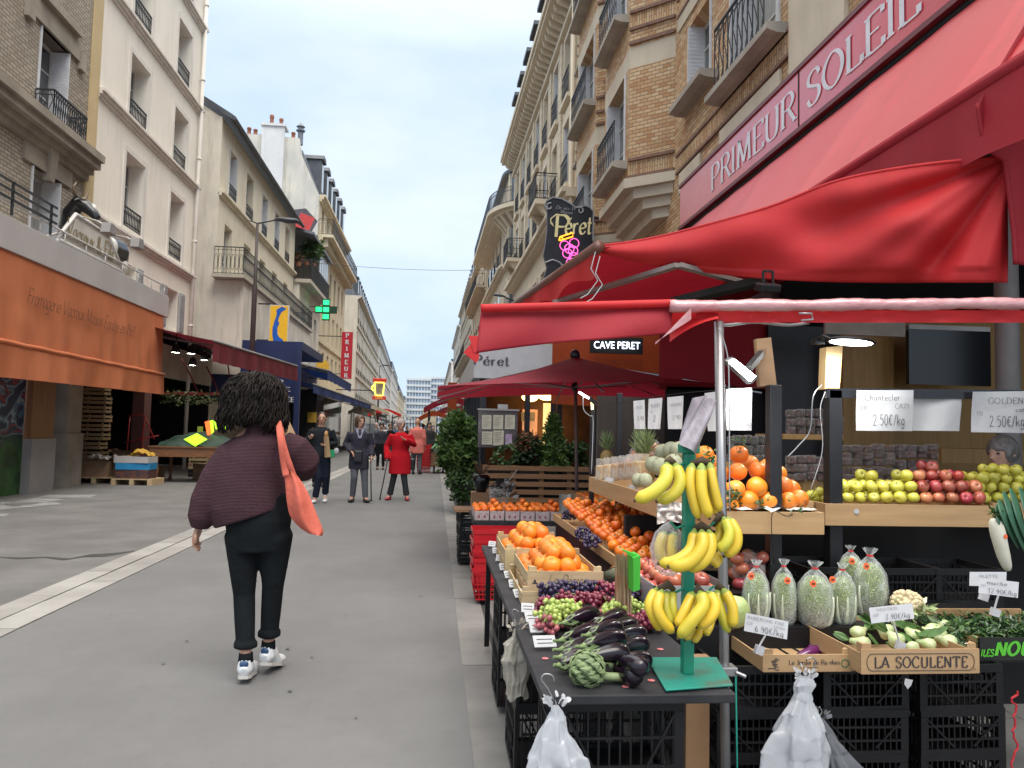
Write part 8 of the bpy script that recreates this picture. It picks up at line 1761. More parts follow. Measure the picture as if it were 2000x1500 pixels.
def napa(lab,x,yt,yb,wpx,Y,sx,lean=0):
 b=P(x,yb,Y);tp=P(x+lean,yt,Y);h=tp.z-b.z;r0=wpx/2/1500*Y;t_=thing('bagged_cabbage',lab,'cabbage',b,0,'pointed cabbages in clear bags')
 f=MB();f.lathe([(r0*.55,0),(r0*.75,.04*h),(r0*.95,.3*h),(r0*1.0,.55*h),(r0*.85,.8*h),(r0*.5,.95*h),(.001,h)],b,28,fn=lambda a,z:1+.05*math.sin(a*9+z*30)+.04*math.sin(a*5));o_=wb(f,'cabbage_head',m_nap,t_,smooth=True)
 f=MB()
 for i in range(5):a=-math.pi/2+(i-2)*.75+x;f.tube([b+V((r0*k*math.cos(a+.1*s)*1.03,r0*k*math.sin(a+.1*s)*1.03,h*s))for k,s in((.6,.01),(.82,.08),(.95,.25),(1.0,.42),(.98,.6))],[r0*.22,r0*.22,r0*.16,r0*.09,r0*.03],6,ry=[r0*.1]*5)
 wb(f,'white_rib',m_rib,t_,smooth=True)
 f=MB();f.lathe([(r0*.7,-.002),(r0*1.02,.1*h),(r0*1.1,.5*h),(r0*.98,.8*h),(r0*.62,.99*h),(r0*.22,1.1*h),(r0*.16,1.14*h),(r0*.3,1.2*h),(r0*.4,1.26*h)],b,26,fn=lambda a,z:1+.03*math.sin(a*7+z*90)+(.25*math.sin(a*5+z*40)if z>h*1.15 else 0));wb(f,'bag',clearmat('cabbage_bag',(.9,.95,.95),.03,.06)if 'cabbage_bag' not in bpy.data.materials else bpy.data.materials['cabbage_bag'],t_,smooth=True)
 f=MB();f.lathe([(r0*.2,1.1*h),(r0*.22,1.12*h),(r0*.2,1.14*h)],b,10);wb(f,'red_tie',M('red_tie',(.6,.02,.02)),t_)
 c=P(sx[0],sx[1],Y)+V((0,-r0*1.14,0));k=(Y-r0*1.14)/Y;c=P(sx[0],sx[1],Y-r0*1.14);f=MB();f.lathe([(.0001,0),(.014,0),(.014,.0008),(.0001,.0008)],c,14,M=Matrix.Rotation(R(80),3,'X'));so_=wb(f,'round_sticker',m_stk,t_)
 f=MB();[f.box(c.x-.006+q*.005,c.x-.003+q*.005,c.y-.0035,c.y-.0028,c.z-.004,c.z+.004)for q in range(3)];sub(f.build('sticker_print',m_ink),so_)
for a_ in((1477,1118,1212,50,3.12,(1467,1125),0,'bagged pointed cabbage at the left end, dense green leaves'),(1531,1118,1218,46,3.12,(1538,1134),0,'bagged pale pointed cabbage second from the left'),(1592,1122,1222,66,3.1,(1588,1140),0,'widest bagged pointed cabbage in the middle of the front row'),(1646,1124,1218,50,3.13,(1626,1132),4,'bagged pointed cabbage at the right end of the front row'),(1662,1085,1160,46,3.3,(1664,1096),2,'bagged pointed cabbage standing highest at the back'),(1700,1098,1205,62,3.22,(1692,1106),4,'tall bagged pointed cabbage on the right with white base')):napa(a_[7],*a_[:7])
c=P(1437,1195,3.05);f=MB();f.sph(c,.065,(.85,.8,1),18,12);f.v=[p+V((noise.noise(p*30)*.006,)*3)for p in f.v];tag(f.build('green_cabbage',M('pale_cabbage',(.42,.5,.22),(.33,.42,.15),rough=.5,scale=14,bmp=.7,bs=30,bd=.01),loc=c,smooth=True),'round pale green cabbage half hidden by the steel pole','cabbage')
t=thing('cauliflower','cauliflower with pale green leaves beside the bagged cabbages','cauliflower',P(1775,1185,3.1));c=P(1770,1180,3.12);f=MB();r=random.Random(1)
for i in range(90):d=V((r.gauss(0,1),r.gauss(0,1),abs(r.gauss(0,1)))).normalized();f.sph(c+V((d.x*.062,d.y*.05,d.z*.05)),.0115*r.uniform(.7,1.2),(1,1,1),7,5)
f.sph(c,.055,(1.05,.9,.85),12,8);wb(f,'curd',M('cauliflower_curd',(.62,.52,.33),(.55,.45,.27),rough=.7,scale=30),t,smooth=True);f=MB()
for i in range(70):a=r.uniform(-.6,3.6);leaf(f,c+V((.06*math.cos(a)+.015,-.02+.05*math.sin(a)*-.3,-.03+r.uniform(-.02,.035))),.03,r)
wb(f,'leaves',[m_fen],t)
# cards on clips
m_tagw=M('tag_white',(.66,.66,.68),(.6,.6,.62),rough=.35,coat=.3)
def clipcard(lab,quad,Y,lines,clip):
 t_=note(lab,quad,Y,lines,mat=m_tagw,name='price_card',curl=.0);a=V(clip);f=MB();p_=P(clip[0],clip[1],Y+.002);mid=P((quad[2][0]+quad[3][0])/2,(quad[2][1]+quad[3][1])/2,Y+.002);f.bar(mid,p_,.008,.003);f.cbox(p_+V((0,-.004,-.01)),.03,.02,.03,Matrix.Rotation(.3,3,'Y'));wb(f,'clip',M('clear_clip',(.5,.5,.53),rough=.2,coat=.6),t_)
clipcard('white card reading aubergine 6.90 in front of the bagged cabbages',((1457,1197),(1540,1214),(1537,1249),(1453,1232)),2.7,[('AUBERGINE FINE',.04,.72,.17,.86,None),('ESP',.04,.4,.14,.13,None),('EXTRA',.66,.48,.13,.26,None),('6.90€/kg',.24,.1,.34,.66,None)],(1482,1263));clipcard('white card reading 3.90 over the fennel crate',((1697,1187),(1782,1178),(1786,1208),(1702,1218)),2.7,[('CHOUX FENOUIL',.14,.74,.16,.5,None),('ESP',.06,.42,.16,.12,None),('3.90€/kg',.32,.14,.34,.56,None)],(1757,1255))
clipcard('white card reading mache 12.90 above the dark salad leaves',((1913,1128),(1990,1137),(1988,1168),(1911,1158)),2.8,[('mache',.18,.66,.24,.5,None),('FR',.03,.44,.15,.12,None),('12.90€/kg',.22,.1,.3,.72,None)],(1942,1190));clipcard('second white card half hidden behind the mache card',((1894,1117),(1966,1117),(1965,1146),(1893,1144)),2.9,[('BLETTE',.25,.6,.22,.5,None)],(1920,1160))
# black crate stacks
cr2=lattice_crate('plastic_crate','black plastic crate',.345,.34,.17,dens=.022,grp='stacked black crates under the vegetable crates');first=True
for s_,(x,nm)in enumerate(((1.245,'left'),(1.64,'middle'),(2.03,'right'))):
 for k in range(3):
  lb='black plastic crate, %s one of the %s stack under the vegetable crates'%(['bottom','middle','top'][k],nm);loc=(x+rnd.uniform(-.006,.006),2.98,.037+k*.163)
  if first:cr2 .location=loc;cr2['label']=lb;first=False
  else:dup(cr2,loc,(0,0,rnd.uniform(-.03,.03)),lb)
for i,(x,Y,z)in enumerate(((2.28,3.6,.60),(2.28,3.6,.43),(1.95,3.62,.6),(2.6,3.6,.60),(2.6,3.6,.43),(1.95,3.62,.43),(2.28,3.62,.26),(2.62,3.62,.26),(1.62,3.7,.45))):dup(cr2,(x,Y+.1,z),(0,0,rnd.uniform(-.05,.05)),'black plastic crate in the dark space under the apple tray','black crates under the apple tray')
f=MB();f.box(1.1,3.6,4.35,4.4,.036,.92);tag(f.build('dark_infill',m_dark,loc=(2.3,4.4,.036)),'dark infill sheet added for the darkness behind the stall crates','panel');f=MB();f.box(1.02,1.05,3.55,6.0,.036,.62);tag(f.build('dark_infill',m_dark,loc=(1.03,4.5,.036)),'dark infill sheet added for the darkness under the clementine tray','panel')  # near-black sheets added as infill so the space under the stall reads dark
f=MB();f.tube([P(1437,1320,2.74),P(1440,1500,2.74)],.003,5);tag(f.build('twine',M('green_twine',(.02,.4,.3)),loc=P(1438,1400,2.74)),'green twine running down the left black crate stack','twine')
f=MB();r=random.Random(2);pts=[P(1983+r.uniform(-8,5),1350+i*7,2.72)for i in range(26)];f.tube(pts,.004,5);tag(f.build('twine',M('red_twine',(.5,.02,.03)),loc=pts[0]),'red twine knotted on the right black crate stack','twine')
# leek and white radish
t=thing('leek_bunch','dark green leek leaves hanging at the right edge over the crates','leeks',P(1975,1000,3.0));f=MB()
for i,(x0,y0,x1,y1,x2,y2)in enumerate(((1950,975,1960,1010,1990,1075),(1958,958,1978,1020,2005,1085),(1972,952,1992,1020,2015,1080),(1990,950,2008,1010,2030,1080),(1946,985,1952,1020,1975,1050),(2005,950,2025,1010,2045,1080))):
 a,b,c=P(x0,y0,3.0+.01*i),P(x1,y1,2.94),P(x2,y2,3.0);w_=V((.022,.01,0));f.add([a-w_*.5,a+w_*.6,b+w_,b-w_,c+w_*.6,c-w_*.6,a.lerp(b,.5)+w_*1.1+V((0,-.01,0)),a.lerp(b,.5)-w_*.9],[(0,1,6,7),(7,6,2,3),(3,2,4,5)])
wb(f,'leaves',M('leek_leaf',(.03,.1,.06),(.05,.14,.07),rough=.5,scale=5,st=(40,40,1)),t,smooth=True,mods=[('SUBSURF',dict(levels=2,render_levels=2)),('SOLIDIFY',dict(thickness=.003))])
t=thing('white_radish','long white radish hanging beside the leek leaves','radish',P(1955,1060,3.0));f=MB();f.tube(bspl([P(1943,1012,2.98),P(1950,1045,2.97),P(1960,1085,2.97),P(1969,1113,2.98)],4),[.016,.025,.028,.029,.029,.028,.027,.026,.025,.023,.021,.018,.012],12);wb(f,'root',M('radish_white',(.62,.6,.5),(.5,.48,.38),rough=.5,scale=9),t,smooth=True);f=MB();r=random.Random(1)
for i in range(14):leaf(f,P(1940,1008,2.98)+V((r.uniform(-.01,.01),0,r.uniform(0,.02))),.02,r,2.4)
wb(f,'leaf_stubs',[m_lf1],t);p_=P(1964,1048,2.94);f=MB();f.lathe([(.0001,0),(.009,0),(.009,.0008),(.0001,.0008)],p_,12,M=Matrix.Rotation(R(90),3,'X'));wb(f,'round_sticker',m_stk,t)
# plastic bags on hooks
m_wb=M('white_bag_film',(.72,.74,.78),(.66,.68,.72),rough=.22,spec=.7,scale=5,trans=.55,bmp=.6,bs=24,bd=.008,coat=.3);m_wb2=M('beige_bag_film',(.5,.47,.4),(.42,.39,.33),rough=.4,scale=5,trans=.25,bmp=.7,bs=14,bd=.02)
def hbag(lab,hook,prof,Y,mat,seed,lean=0,hooktop=None):
 """prof: (px centre x, px y, half-width px) from knot to foot"""
 c0=P(prof[0][0],prof[0][1],Y);t_=thing('carrier_bags',lab,'bags',c0);f=MB();n=90;k=len(prof);r=random.Random(seed);ph=[r.uniform(0,6.28)for _ in range(5)]
 Q=[]
 for i in range((k-1)*8+1):
  s=i/8;j=min(int(s),k-2);u=s-j;u=u*u*(3-2*u);x,y,w_=[prof[j][q]*(1-u)+prof[j+1][q]*u for q in range(3)];Q.append((P(x,y,Y),w_/1500*Y))
 vs=[]
 for i,(c,rr_)in enumerate(Q):
  v=i/(len(Q)-1)
  for q in range(n):
   a=2*math.pi*q/n;fold=1+.13*(1-2*abs(math.sin(a*2+ph[0]+v*1.5)))*(.4+.6*v)+.1*(1-2*abs(math.sin(a*3.5+ph[1]-v*3)))+.07*(1-2*abs(math.sin(a*6.5+ph[2]+v*9)))+.3*(noise.noise(V((math.cos(a)*1.5,math.sin(a)*1.5,v*6+seed))))+.04*abs(noise.noise(V((math.cos(a)*5,math.sin(a)*5,v*22+seed))))
   vs.append(c+V((rr_*fold*math.cos(a),rr_*.55*fold*math.sin(a),.012*math.sin(a*3+v*5)*v)))
 f.add(vs,[(i*n+q,i*n+(q+1)%n,(i+1)*n+(q+1)%n,(i+1)*n+q)for i in range(len(Q)-1)for q in range(n)]);wb(f,'bag_film',mat,t_,smooth=True)
 f=MB();
 for q in range(26):a=r.uniform(0,6.28);h_=c0+V((.02*math.cos(a),.015*math.sin(a),r.uniform(-.01,.02)));d=V((math.cos(a),math.sin(a)*.6,r.uniform(.2,1.4))).normalized()*r.uniform(.015,.04);s2=V((r.uniform(-1,1),r.uniform(-1,1),r.uniform(-1,1))).normalized()*.012;f.add([h_,h_+d*.6+s2,h_+d,h_+d*.6-s2],[(0,1,2,3)])
 wb(f,'gathered_top',mat,t_,mods=[('SUBSURF',dict(levels=1,render_levels=1))])
 f=MB();hk=[P(*h_,Y-.01)for h_ in hook];f.tube(bspl(hk,5),.0022,6);wb(f,'wire_hook',m_alu,t_,smooth=True);return t_
hbag('bunch of white carrier bags hooked on the front street corner of the table',[(1082,1368),(1070,1345),(1058,1328),(1063,1317),(1078,1319),(1083,1330)],[(1084,1378,8),(1086,1392,12),(1084,1405,20),(1082,1440,36),(1088,1480,54),(1092,1530,68),(1095,1580,70)],2.12,m_wb,3)
hbag('small bunch of beige bags hanging on the street side of the table',[(1010,1225),(1006,1208),(1000,1196),(1005,1190),(1014,1196)],[(1010,1228,6),(1010,1242,10),(1005,1260,20),(1004,1290,27),(1008,1330,22),(1008,1362,20)],2.95,m_wb2,5)
hbag('large bunch of shiny white carrier bags hooked under the shallow brown crate',[(1583,1325),(1590,1305),(1592,1290),(1585,1284),(1575,1288)],[(1573,1322,14),(1570,1338,22),(1568,1352,16),(1566,1368,22),(1562,1395,38),(1560,1430,52),(1558,1470,66),(1556,1530,80),(1556,1590,84)],2.6,m_wb,8)
hbag('translucent grey bag tail hanging behind the large white bags',[(1600,1400),(1605,1390),(1600,1380)],[(1600,1402,6),(1612,1430,16),(1628,1470,28),(1650,1520,44),(1660,1580,50)],2.68,M('grey_film',(.2,.21,.23),rough=.3,coat=.5,trans=.4),11)
c=P(1772,1340,2.66);f=MB();f.add([P(x,y,2.66)for x,y in((1768,1325),(1783,1328),(1780,1338),(1773,1346),(1766,1336))],[(0,1,2,3,4)]);tag(f.build('paper_scrap',m_paper,loc=c),'torn white paper scrap on the middle black crate stack','paper')
f=MB();x0=P(1340,1400,2.7).x;f.box(x0,x0+.085,2.7,2.74,.18,.6);o_=tag(f.build('table_leg_board',M('brown_leg_board',(.3,.17,.08),(.22,.12,.06),rough=.6,scale=3),loc=(x0,2.7,.18)),'brown board leg on a castor behind the table front','board');f=MB();f.tube([(x0+.02,2.72,.1),(x0+.06,2.72,.1)],.04,14);f.bar((x0+.04,2.72,.1),(x0+.04,2.72,.179),.02);g_=f.build('castor',m_alu);g_.parent=o_;g_.location=-o_.location
# clementine punnets table, red baskets, crates at the far end
t=table('display_table','low black table of clementine punnets beyond the red baskets',.36,1.5,6.8,7.7,.6,m_tab,m_black)
m_pun=M('pink_white_net_punnet',(.5,.4,.4),(.3,.25,.25),rough=.35,scale=60,coat=.4);cl2=dup(cl,(0,0,-5),None,'small orange fruit showing over the row of punnets','small orange fruit in the punnets');cl2 .name='small_tomato';cl2['category']='tomato';pts=[]
r=random.Random(4)
for j in range(2):
 for i in range(8):
  x0=.37+i*.135;y0=6.82+j*.3;t_=thing('fruit_punnet','white and pink punnet of small orange fruit on the low black table','punnet',(x0+.06,y0+.12,.601),0,'punnets on the low black table');f=MB()
  for b_ in((0,.125,0,.006),(0,.125,.244,.25),(0,.006,.007,.243),(.119,.125,.007,.243)):f.box(x0+b_[0],x0+b_[1],y0+b_[2],y0+b_[3],.602,.685)
  f.box(x0,x0+.125,y0,y0+.25,.601,.605);wb(f,'tub',m_pun,t_)
  f=MB()
  for q in range(2):f.box(x0+.03+q*.05,x0+.045+q*.05,y0-.0015,y0-.0005,.625,.645)
  wb(f,'printed_mark',M('dark_red_dot',(.25,.03,.03)),t_)
  for q in range(6):pts.append(V((x0+.03+.06*(q%2)+r.uniform(-.006,.006),y0+.045+.08*(q//2),.69+r.uniform(0,.012))))
  if i%2:pts.append(V((x0+.06,y0+.1,.735)))
scatter(cl2,pts,'small orange fruit showing over the row of punnets','small orange fruit in the punnets',16,used=[])
m_redpl=M('red_plastic',(.5,.012,.02),(.43,.01,.017),rough=.35,coat=.2,scale=3)
def basket(lab,loc,w_=.42,d_=.3,h=.26,s_=.85,rz=0,grp='red shopping baskets'):
 t_=thing('shopping_basket',lab,'basket',loc,rz,grp);f=MB();
 for z0,k in((h-.03,1.0),(h-.09,.97)):f.prism([(-w_/2*k,-d_/2*k),(w_/2*k,-d_/2*k),(w_/2*k,d_/2*k),(-w_/2*k,d_/2*k)],lambda a,b,q:(a,b,q),z0,z0+.028 if z0>h-.05 else z0+.012)
 f=MB()
 def wall_(k0,k1,z0,z1):
  c0=[(-w_/2*k0,-d_/2*k0),(w_/2*k0,-d_/2*k0),(w_/2*k0,d_/2*k0),(-w_/2*k0,d_/2*k0)];c1=[(a*k1/k0,b*k1/k0)for a,b in c0]
  for i in range(4):j=(i+1)%4;f.add([(*c0[i],z0),(*c0[j],z0),(*c1[j],z1),(*c1[i],z1)],[(0,1,2,3)])
 wall_(1.04,1.04,h-.03,h);wall_(1.0,1.04,h-.031,h-.03);wall_(.97,1.0,h-.12,h-.032);f.build('rim',m_redpl,t_,mods=[('SOLIDIFY',dict(thickness=.004))])
 f=MB();n=12
 for i in range(4):
  L_,o_=(w_,d_)if i%2==0 else(d_,w_);m_=int(n*L_/w_)
  for q in range(m_+1):
   a=-L_/2+L_*q/m_;k0,k1=s_,.97;p0=(a*k0,-o_/2*k0,.01);p1=(a*k1,-o_/2*k1,h-.12)
   rot=lambda p,i=i:{0:(p[0],p[1],p[2]),1:(-p[1],p[0],p[2]),2:(-p[0],-p[1],p[2]),3:(p[1],-p[0],p[2])}[i]
   f.bar(rot(p0),rot(p1),.009)
  for z in(.01,.05,.09,.13):k=s_+(.97-s_)*z/(h-.12);f.bar(rot((-L_/2*k,-o_/2*k,z)),rot((L_/2*k,-o_/2*k,z)),.008)
 f.build('lattice_body',m_redpl,t_);f=MB();f.box(-w_/2*s_,w_/2*s_,-d_/2*s_,d_/2*s_,.0,.008);f.build('base',m_redpl,t_);return t_
for i in range(5):basket('red shopping basket %s of the low stack beyond the black table'%['at the bottom','second from the bottom','in the middle','second from the top','at the top'][i],(.54,6.35,.036+i*.075),rz=.05*(i%2))
cb2=lattice_crate('plastic_crate','black lattice crate in the low stack behind the red baskets',.3,.4,.13,grp='low stack of black crates behind the red baskets',dens=.04)
for i in range(4):
 loc=(.42,8.2,.036+i*.128)
 if i==0:cb2 .location=loc
 else:dup(cb2,loc,(0,0,.03*i))
f=MB();f.box(.22,.85,7.9,8.3,.56,.585);tag(f.build('wooden_board',M('new_wood',(.36,.2,.1)),loc=(.5,8.1,.56)),'wooden board lying on the low stack of black crates','board')
c=P(975,955,7.9);t=thing('newspaper_bin','clear bin stuffed with crumpled dark wrapping paper behind the clementine punnets','bin',(c.x,7.9,.6));f=MB();f.lathe([(.08,0),(.11,.22)],(c.x,7.9,.6),14);wb(f,'clear_bin',m_bag,t,smooth=True);f=MB();r=random.Random(8)
for i in range(60):f.mi=i%2;leaf(f,c+V((r.uniform(-.08,.14),r.uniform(-.06,.06),r.uniform(-.1,.1))),.05,r,1.6)
f.mi=1;f.bar(c+V((0,0,-.05)),c+V((.18,0,.2)),.03,.006);wb(f,'crumpled_paper',[M('dark_wrap',(.04,.04,.045),(.12,.12,.12),rough=.3),M('pale_wrap',(.4,.4,.38),rough=.5)],t)
f=MB();a=P(1118,972,6.9);f.grid(lambda u,v:P(1092+u*28,962+v*52+4*math.sin(u*3),6.75+.05*math.sin(u*6+v)),14,10);tag(f.build('plastic_film',M('grey_clear_film',(.32,.3,.28),(.22,.2,.19),rough=.15,coat=.8,bmp=.6,bs=18,bd=.02),loc=a,smooth=True),'hanging fold of grey plastic film beside the punnets','film')
board_tray('display_tray','brown wooden tray at mid height behind the umbrella pole',P(1140,990,7.0).x,P(1140,990,7.0).x+.7,7.0,7.6,P(1150,1000,7.0).z,P(1150,982,7.0).z+.04)
tm=dup(cl,(0,0,-5),None,'small dark orange fruit in the brown tray behind the umbrella pole','fruit behind the umbrella pole');x0=P(1140,990,7.0).x;scatter(tm,heap(x0+.02,x0+.68,7.02,7.58,P(1150,982,7.0).z,.033,1,3),'small dark orange fruit in the brown tray behind the umbrella pole','fruit behind the umbrella pole',18,used=[])
# ---------------- people ----------------
m_skin=M('skin',(.55,.32,.22),(.47,.26,.18),rough=.5,scale=8,sss=.1);m_eye=M('eye_dark',(.03,.02,.02),rough=.3);m_lip=M('lip',(.4,.13,.11),rough=.5)
RM=lambda v,s=3:[('REMESH',dict(mode='VOXEL',voxel_size=v)),('SMOOTH',dict(factor=.5,iterations=s))]
JD=dict(pel=(0,0,.93),wai=(0,0,1.06),che=(0,.005,1.26),nek=(0,.01,1.44),hed=(0,-.01,1.585),sA=(.17,.01,1.385),eA=(.22,.04,1.12),wA=(.23,-.03,.88),sB=(-.17,.01,1.385),eB=(-.22,.04,1.12),wB=(-.23,-.03,.88),hA=(.085,0,.9),kA=(.095,-.03,.5),aA=(.1,.02,.085),tA=(.11,-.13,.035),hB=(-.085,0,.9),kB=(-.095,-.03,.5),aB=(-.1,.02,.085),tB=(-.11,-.13,.035))
def hand(f,w_,d,side,s=1,curl=.5):
 w_=V(w_);d=V(d).normalized();u=V(side)-d*V(side).dot(d);u=u.normalized();n=d.cross(u)
 f.tube([w_-d*.02,w_+d*.03*s,w_+d*.07*s,w_+d*.095*s],[.024*s,.034*s,.04*s,.036*s],10,ry=[.02*s,.018*s,.018*s,.013*s],up=tuple(n))
 for i,(o_,l_)in enumerate(((-.03,.06),(-.01,.072),(.01,.067),(.028,.052))):
  b=w_+d*.09*s+u*o_*s;c=b+(d*math.cos(curl*.6)+n*math.sin(curl*.6))*l_*.5*s;e=c+(d*math.cos(curl*1.7)+n*math.sin(curl*1.7))*l_*.5*s;f.tube([b-d*.02*s,b,c,e],[.0095*s,.0095*s,.0085*s,.0065*s],8)
 b=w_+d*.035*s-u*.03*s;f.tube([b+u*.01*s,b-u*.02*s+d*.02*s+n*.01*s,b-u*.028*s+d*.055*s+n*.02*s],[.013*s,.011*s,.008*s],8)
def person(lab,loc,rz,h,top,bot,shoe,hairm,pose=None,coat=0,hair='short',vox=.014,world=False,custom=None,slim=1,hands=(1,1),shoes=True,skin=None,collar=None,face=True,sl=1.0,grp=None,hd=None,legs=1.0,look=0):
 t=thing('person',lab,'person',loc,rz,grp);k=h/1.7;skin=skin or m_skin;J={a:V(b)*k for a,b in JD.items()};Ri=Matrix.Rotation(-rz,3,'Z')
 for a,b in(pose or{}).items():J[a]=(Ri@(V(b)-V(loc)))if world else V(b)*k
 def arm(f,s,r0,r1,r2,ext=0):f.tube([J['s'+s]-V((0,0,.01)),J['s'+s].lerp(J['e'+s],.5),J['e'+s],J['e'+s].lerp(J['w'+s],.6),J['w'+s]],[r0*k,r0*.92*k,r1*k,(r1+r2)/2*k,r2*k],12)
 f=MB();H_=J['hed'];dr=[k*slim*q for q in(.15,.155,.13,.145,.16,.14,.06)]
 f.tube([J['hA'].lerp(J['hB'],.5)-V((0,0,.06)),J['pel'],J['wai'],J['wai'].lerp(J['che'],.5),J['che'],J['che'].lerp(J['nek'],.6),J['nek']],dr,16,ry=[q*.68 for q in dr],up=(0,1,0))
 f.tube([J['nek']-V((0,0,.05)),J['nek'],H_-V((0,0,.06*k))],[.06*k,.052*k,.052*k],12)
 Mh=Matrix.Rotation(look,3,'Z')
 f.sph(H_+V((0,0,.02*k)),.095*k,(.8,.98,1.1),18,14,Mh);f.sph(H_+Mh@V((0,-.03,-.045))*k,.062*k,(.85,.85,1.0),14,10)
 f.tube([H_+Mh@V((0,-.088,.015))*k,H_+Mh@V((0,-.108,-.015))*k,H_+Mh@V((0,-.09,-.028))*k],[.008*k,.014*k,.012*k],8)
 for sx in(-1,1):f.tube([H_+Mh@V((sx*.074,0,.015))*k,H_+Mh@V((sx*.088,.012,0))*k],[.022*k,.014*k],8)
 for s in 'AB':
  arm(f,s,.047,.038,.026);
  f.tube([J['h'+s],J['h'+s].lerp(J['k'+s],.5),J['k'+s],J['k'+s].lerp(J['a'+s],.35)+V((0,.012,0)),J['a'+s]+V((0,.005,.03))],[.075*k,.064*k,.046*k,.04*k,.032*k],12);f.tube([J['a'+s]+V((0,.03*k,-.02*k))if not world else J['a'+s],J['a'+s],J['a'+s].lerp(J['t'+s],.6),J['t'+s]],[.03*k,.036*k,.034*k,.02*k],10)
  if hands['AB'.index(s)]:d=(J['w'+s]-J['e'+s]);hand(f,J['w'+s],d,(0,-1,0)if abs(d.normalized().y)<.8 else(1,0,0),k*(1.12 if custom else 1),.6)
 bo=f.build('body',skin,t,smooth=True,mods=RM(min(vox,.009)if vox<.012 else vox*.75,2),bake=True)
 if face:
  for sx in(-1,1):f=MB();f.sph(H_+Mh@V((sx*.032,-.083,.018))*k,.011*k,(1.3,.5,.7),8,6);f.build('eye',m_eye,t,smooth=True);f=MB();f.tube([H_+Mh@V((sx*.018,-.09,.038))*k,H_+Mh@V((sx*.048,-.078,.038))*k],.004*k,5);f.build('eyebrow',hairm,t)
  f=MB();f.tube([H_+Mh@V((-.022,-.089,-.055))*k,H_+Mh@V((0,-.096,-.053))*k,H_+Mh@V((.022,-.089,-.055))*k],[.003*k,.006*k,.003*k],6);f.build('mouth',m_lip,t,smooth=True)
 f=MB();pr=[k*slim*q for q in((.15,.182,.17)if custom else(.135,.15,.125))];f.tube([J['hA'].lerp(J['hB'],.5)-V((0,0,.1*k)),J['pel']-V((0,0,.02)),J['wai']],pr,16,ry=[q*.74 for q in pr],up=(0,1,0))
 for s in 'AB':
  a_=J['a'+s]+(J['k'+s]-J['a'+s])*(.06 if legs>1 else .17 if legs<1 else .03)
  f.tube([J['h'+s].lerp(J['pel'],.5)+V((0,0,.05)),J['h'+s]-V((0,0,.03)),J['h'+s].lerp(J['k'+s],.45),J['k'+s],J['k'+s].lerp(a_,.5),a_],[.09*k,.1*k*slim,(.088 if legs>.9 else .083)*k*slim,(.07 if legs>.9 else .06)*k,(.064 if legs>.9 else .056)*k,.056*k*legs],14)
  if legs<1:f.tube([a_+V((0,0,.035)),a_+V((0,0,.002))],[.064*k,.064*k],14)
 f.build('trousers',bot,t,smooth=True,mods=RM(vox,3),bake=True)
 if shoes:
  for s in 'AB':
   a_,b_=J['a'+s],J['t'+s];d=(b_-a_);d.z=0;d=d.normalized();g0=min(a_.z,b_.z)-.0;zt_=max(0.004,b_.z-.035*k);f=MB();h0=a_-d*.05*k;h0 .z=max(a_.z-.055*k,zt_+.03*k)
   f.tube([h0-d*.005,h0+d*.03*k+V((0,0,.01)),h0+d*.09*k+V((0,0,.006))*k,V((0,0,-.004))+h0 .lerp(V((b_.x,b_.y,zt_+.03*k)),.75),V((b_.x,b_.y,zt_+.03*k))+d*.045*k,V((b_.x,b_.y,zt_+.025*k))+d*.075*k],[.026*k,.038*k,.042*k,.046*k,.042*k,.02*k],14,ry=[.03*k,.045*k,.048*k,.036*k,.028*k,.012*k])
   f.tube([a_+V((0,0,.02)),h0+d*.04*k],[.036*k,.045*k],12);so=f.build('shoe',shoe,t,smooth=True,mods=RM(.008,3),bake=True)
   f=MB();q0,q1=V((h0 .x,h0 .y,h0 .z-.036*k)),V((b_.x,b_.y,zt_+.002));sd=V((-d.y,d.x,0));pts_=[(0,.024),(.15,.036),(.5,.036),(.8,.044),(1.1,.036),(1.28,.014)]
   L_=[q0 .lerp(q1,u)+sd*w_*k for u,w_ in pts_]+[q0 .lerp(q1,u)-sd*w_*k for u,w_ in reversed(pts_)];n=len(L_);f.add(L_+[p+V((0,0,.018*k))for p in L_],[tuple(range(n)),tuple(2*n-1-i for i in range(n))]+[(i,i+n,(i+1)%n+n,(i+1)%n)for i in range(n)]);f.build('sole',M('pale_sole',(.6,.58,.54),rough=.6)if shoe.name.startswith('white')else shoe,so)
 f=MB()
 if custom:custom(f,J,Ri,t)
 else:
  hem=J['pel']-V((0,0,.02+coat));br=[k*slim*q for q in(.17+coat*.12,.175+coat*.06,.155,.165,.178,.165,.075)]
  f.tube([hem,J['pel'],J['wai'],J['wai'].lerp(J['che'],.5),J['che'],J['che'].lerp(J['nek'],.55),J['nek']],br,18,ry=[q*.72 for q in br],up=(0,1,0))
  for s in 'AB':arm(f,s,.066*sl,.058*sl,.048*sl)
 f.build('coat' if coat>.1 else 'top',top,t,smooth=True,mods=RM(vox,4),bake=True)
 if collar:f=MB();[f.tube([J['nek']+V((sx*.05,-.02,.02)),J['nek']+V((sx*.05,-.07,-.03)),J['che']+V((sx*.012,-.13,.0))],[.022,.026,.016],8)for sx in(-1,1)];f.build('scarf',collar,t,smooth=True,mods=RM(.01,2),bake=True)
 f=MB();r=random.Random(int(h*1000));c=H_+V((0,.01,.03))*k
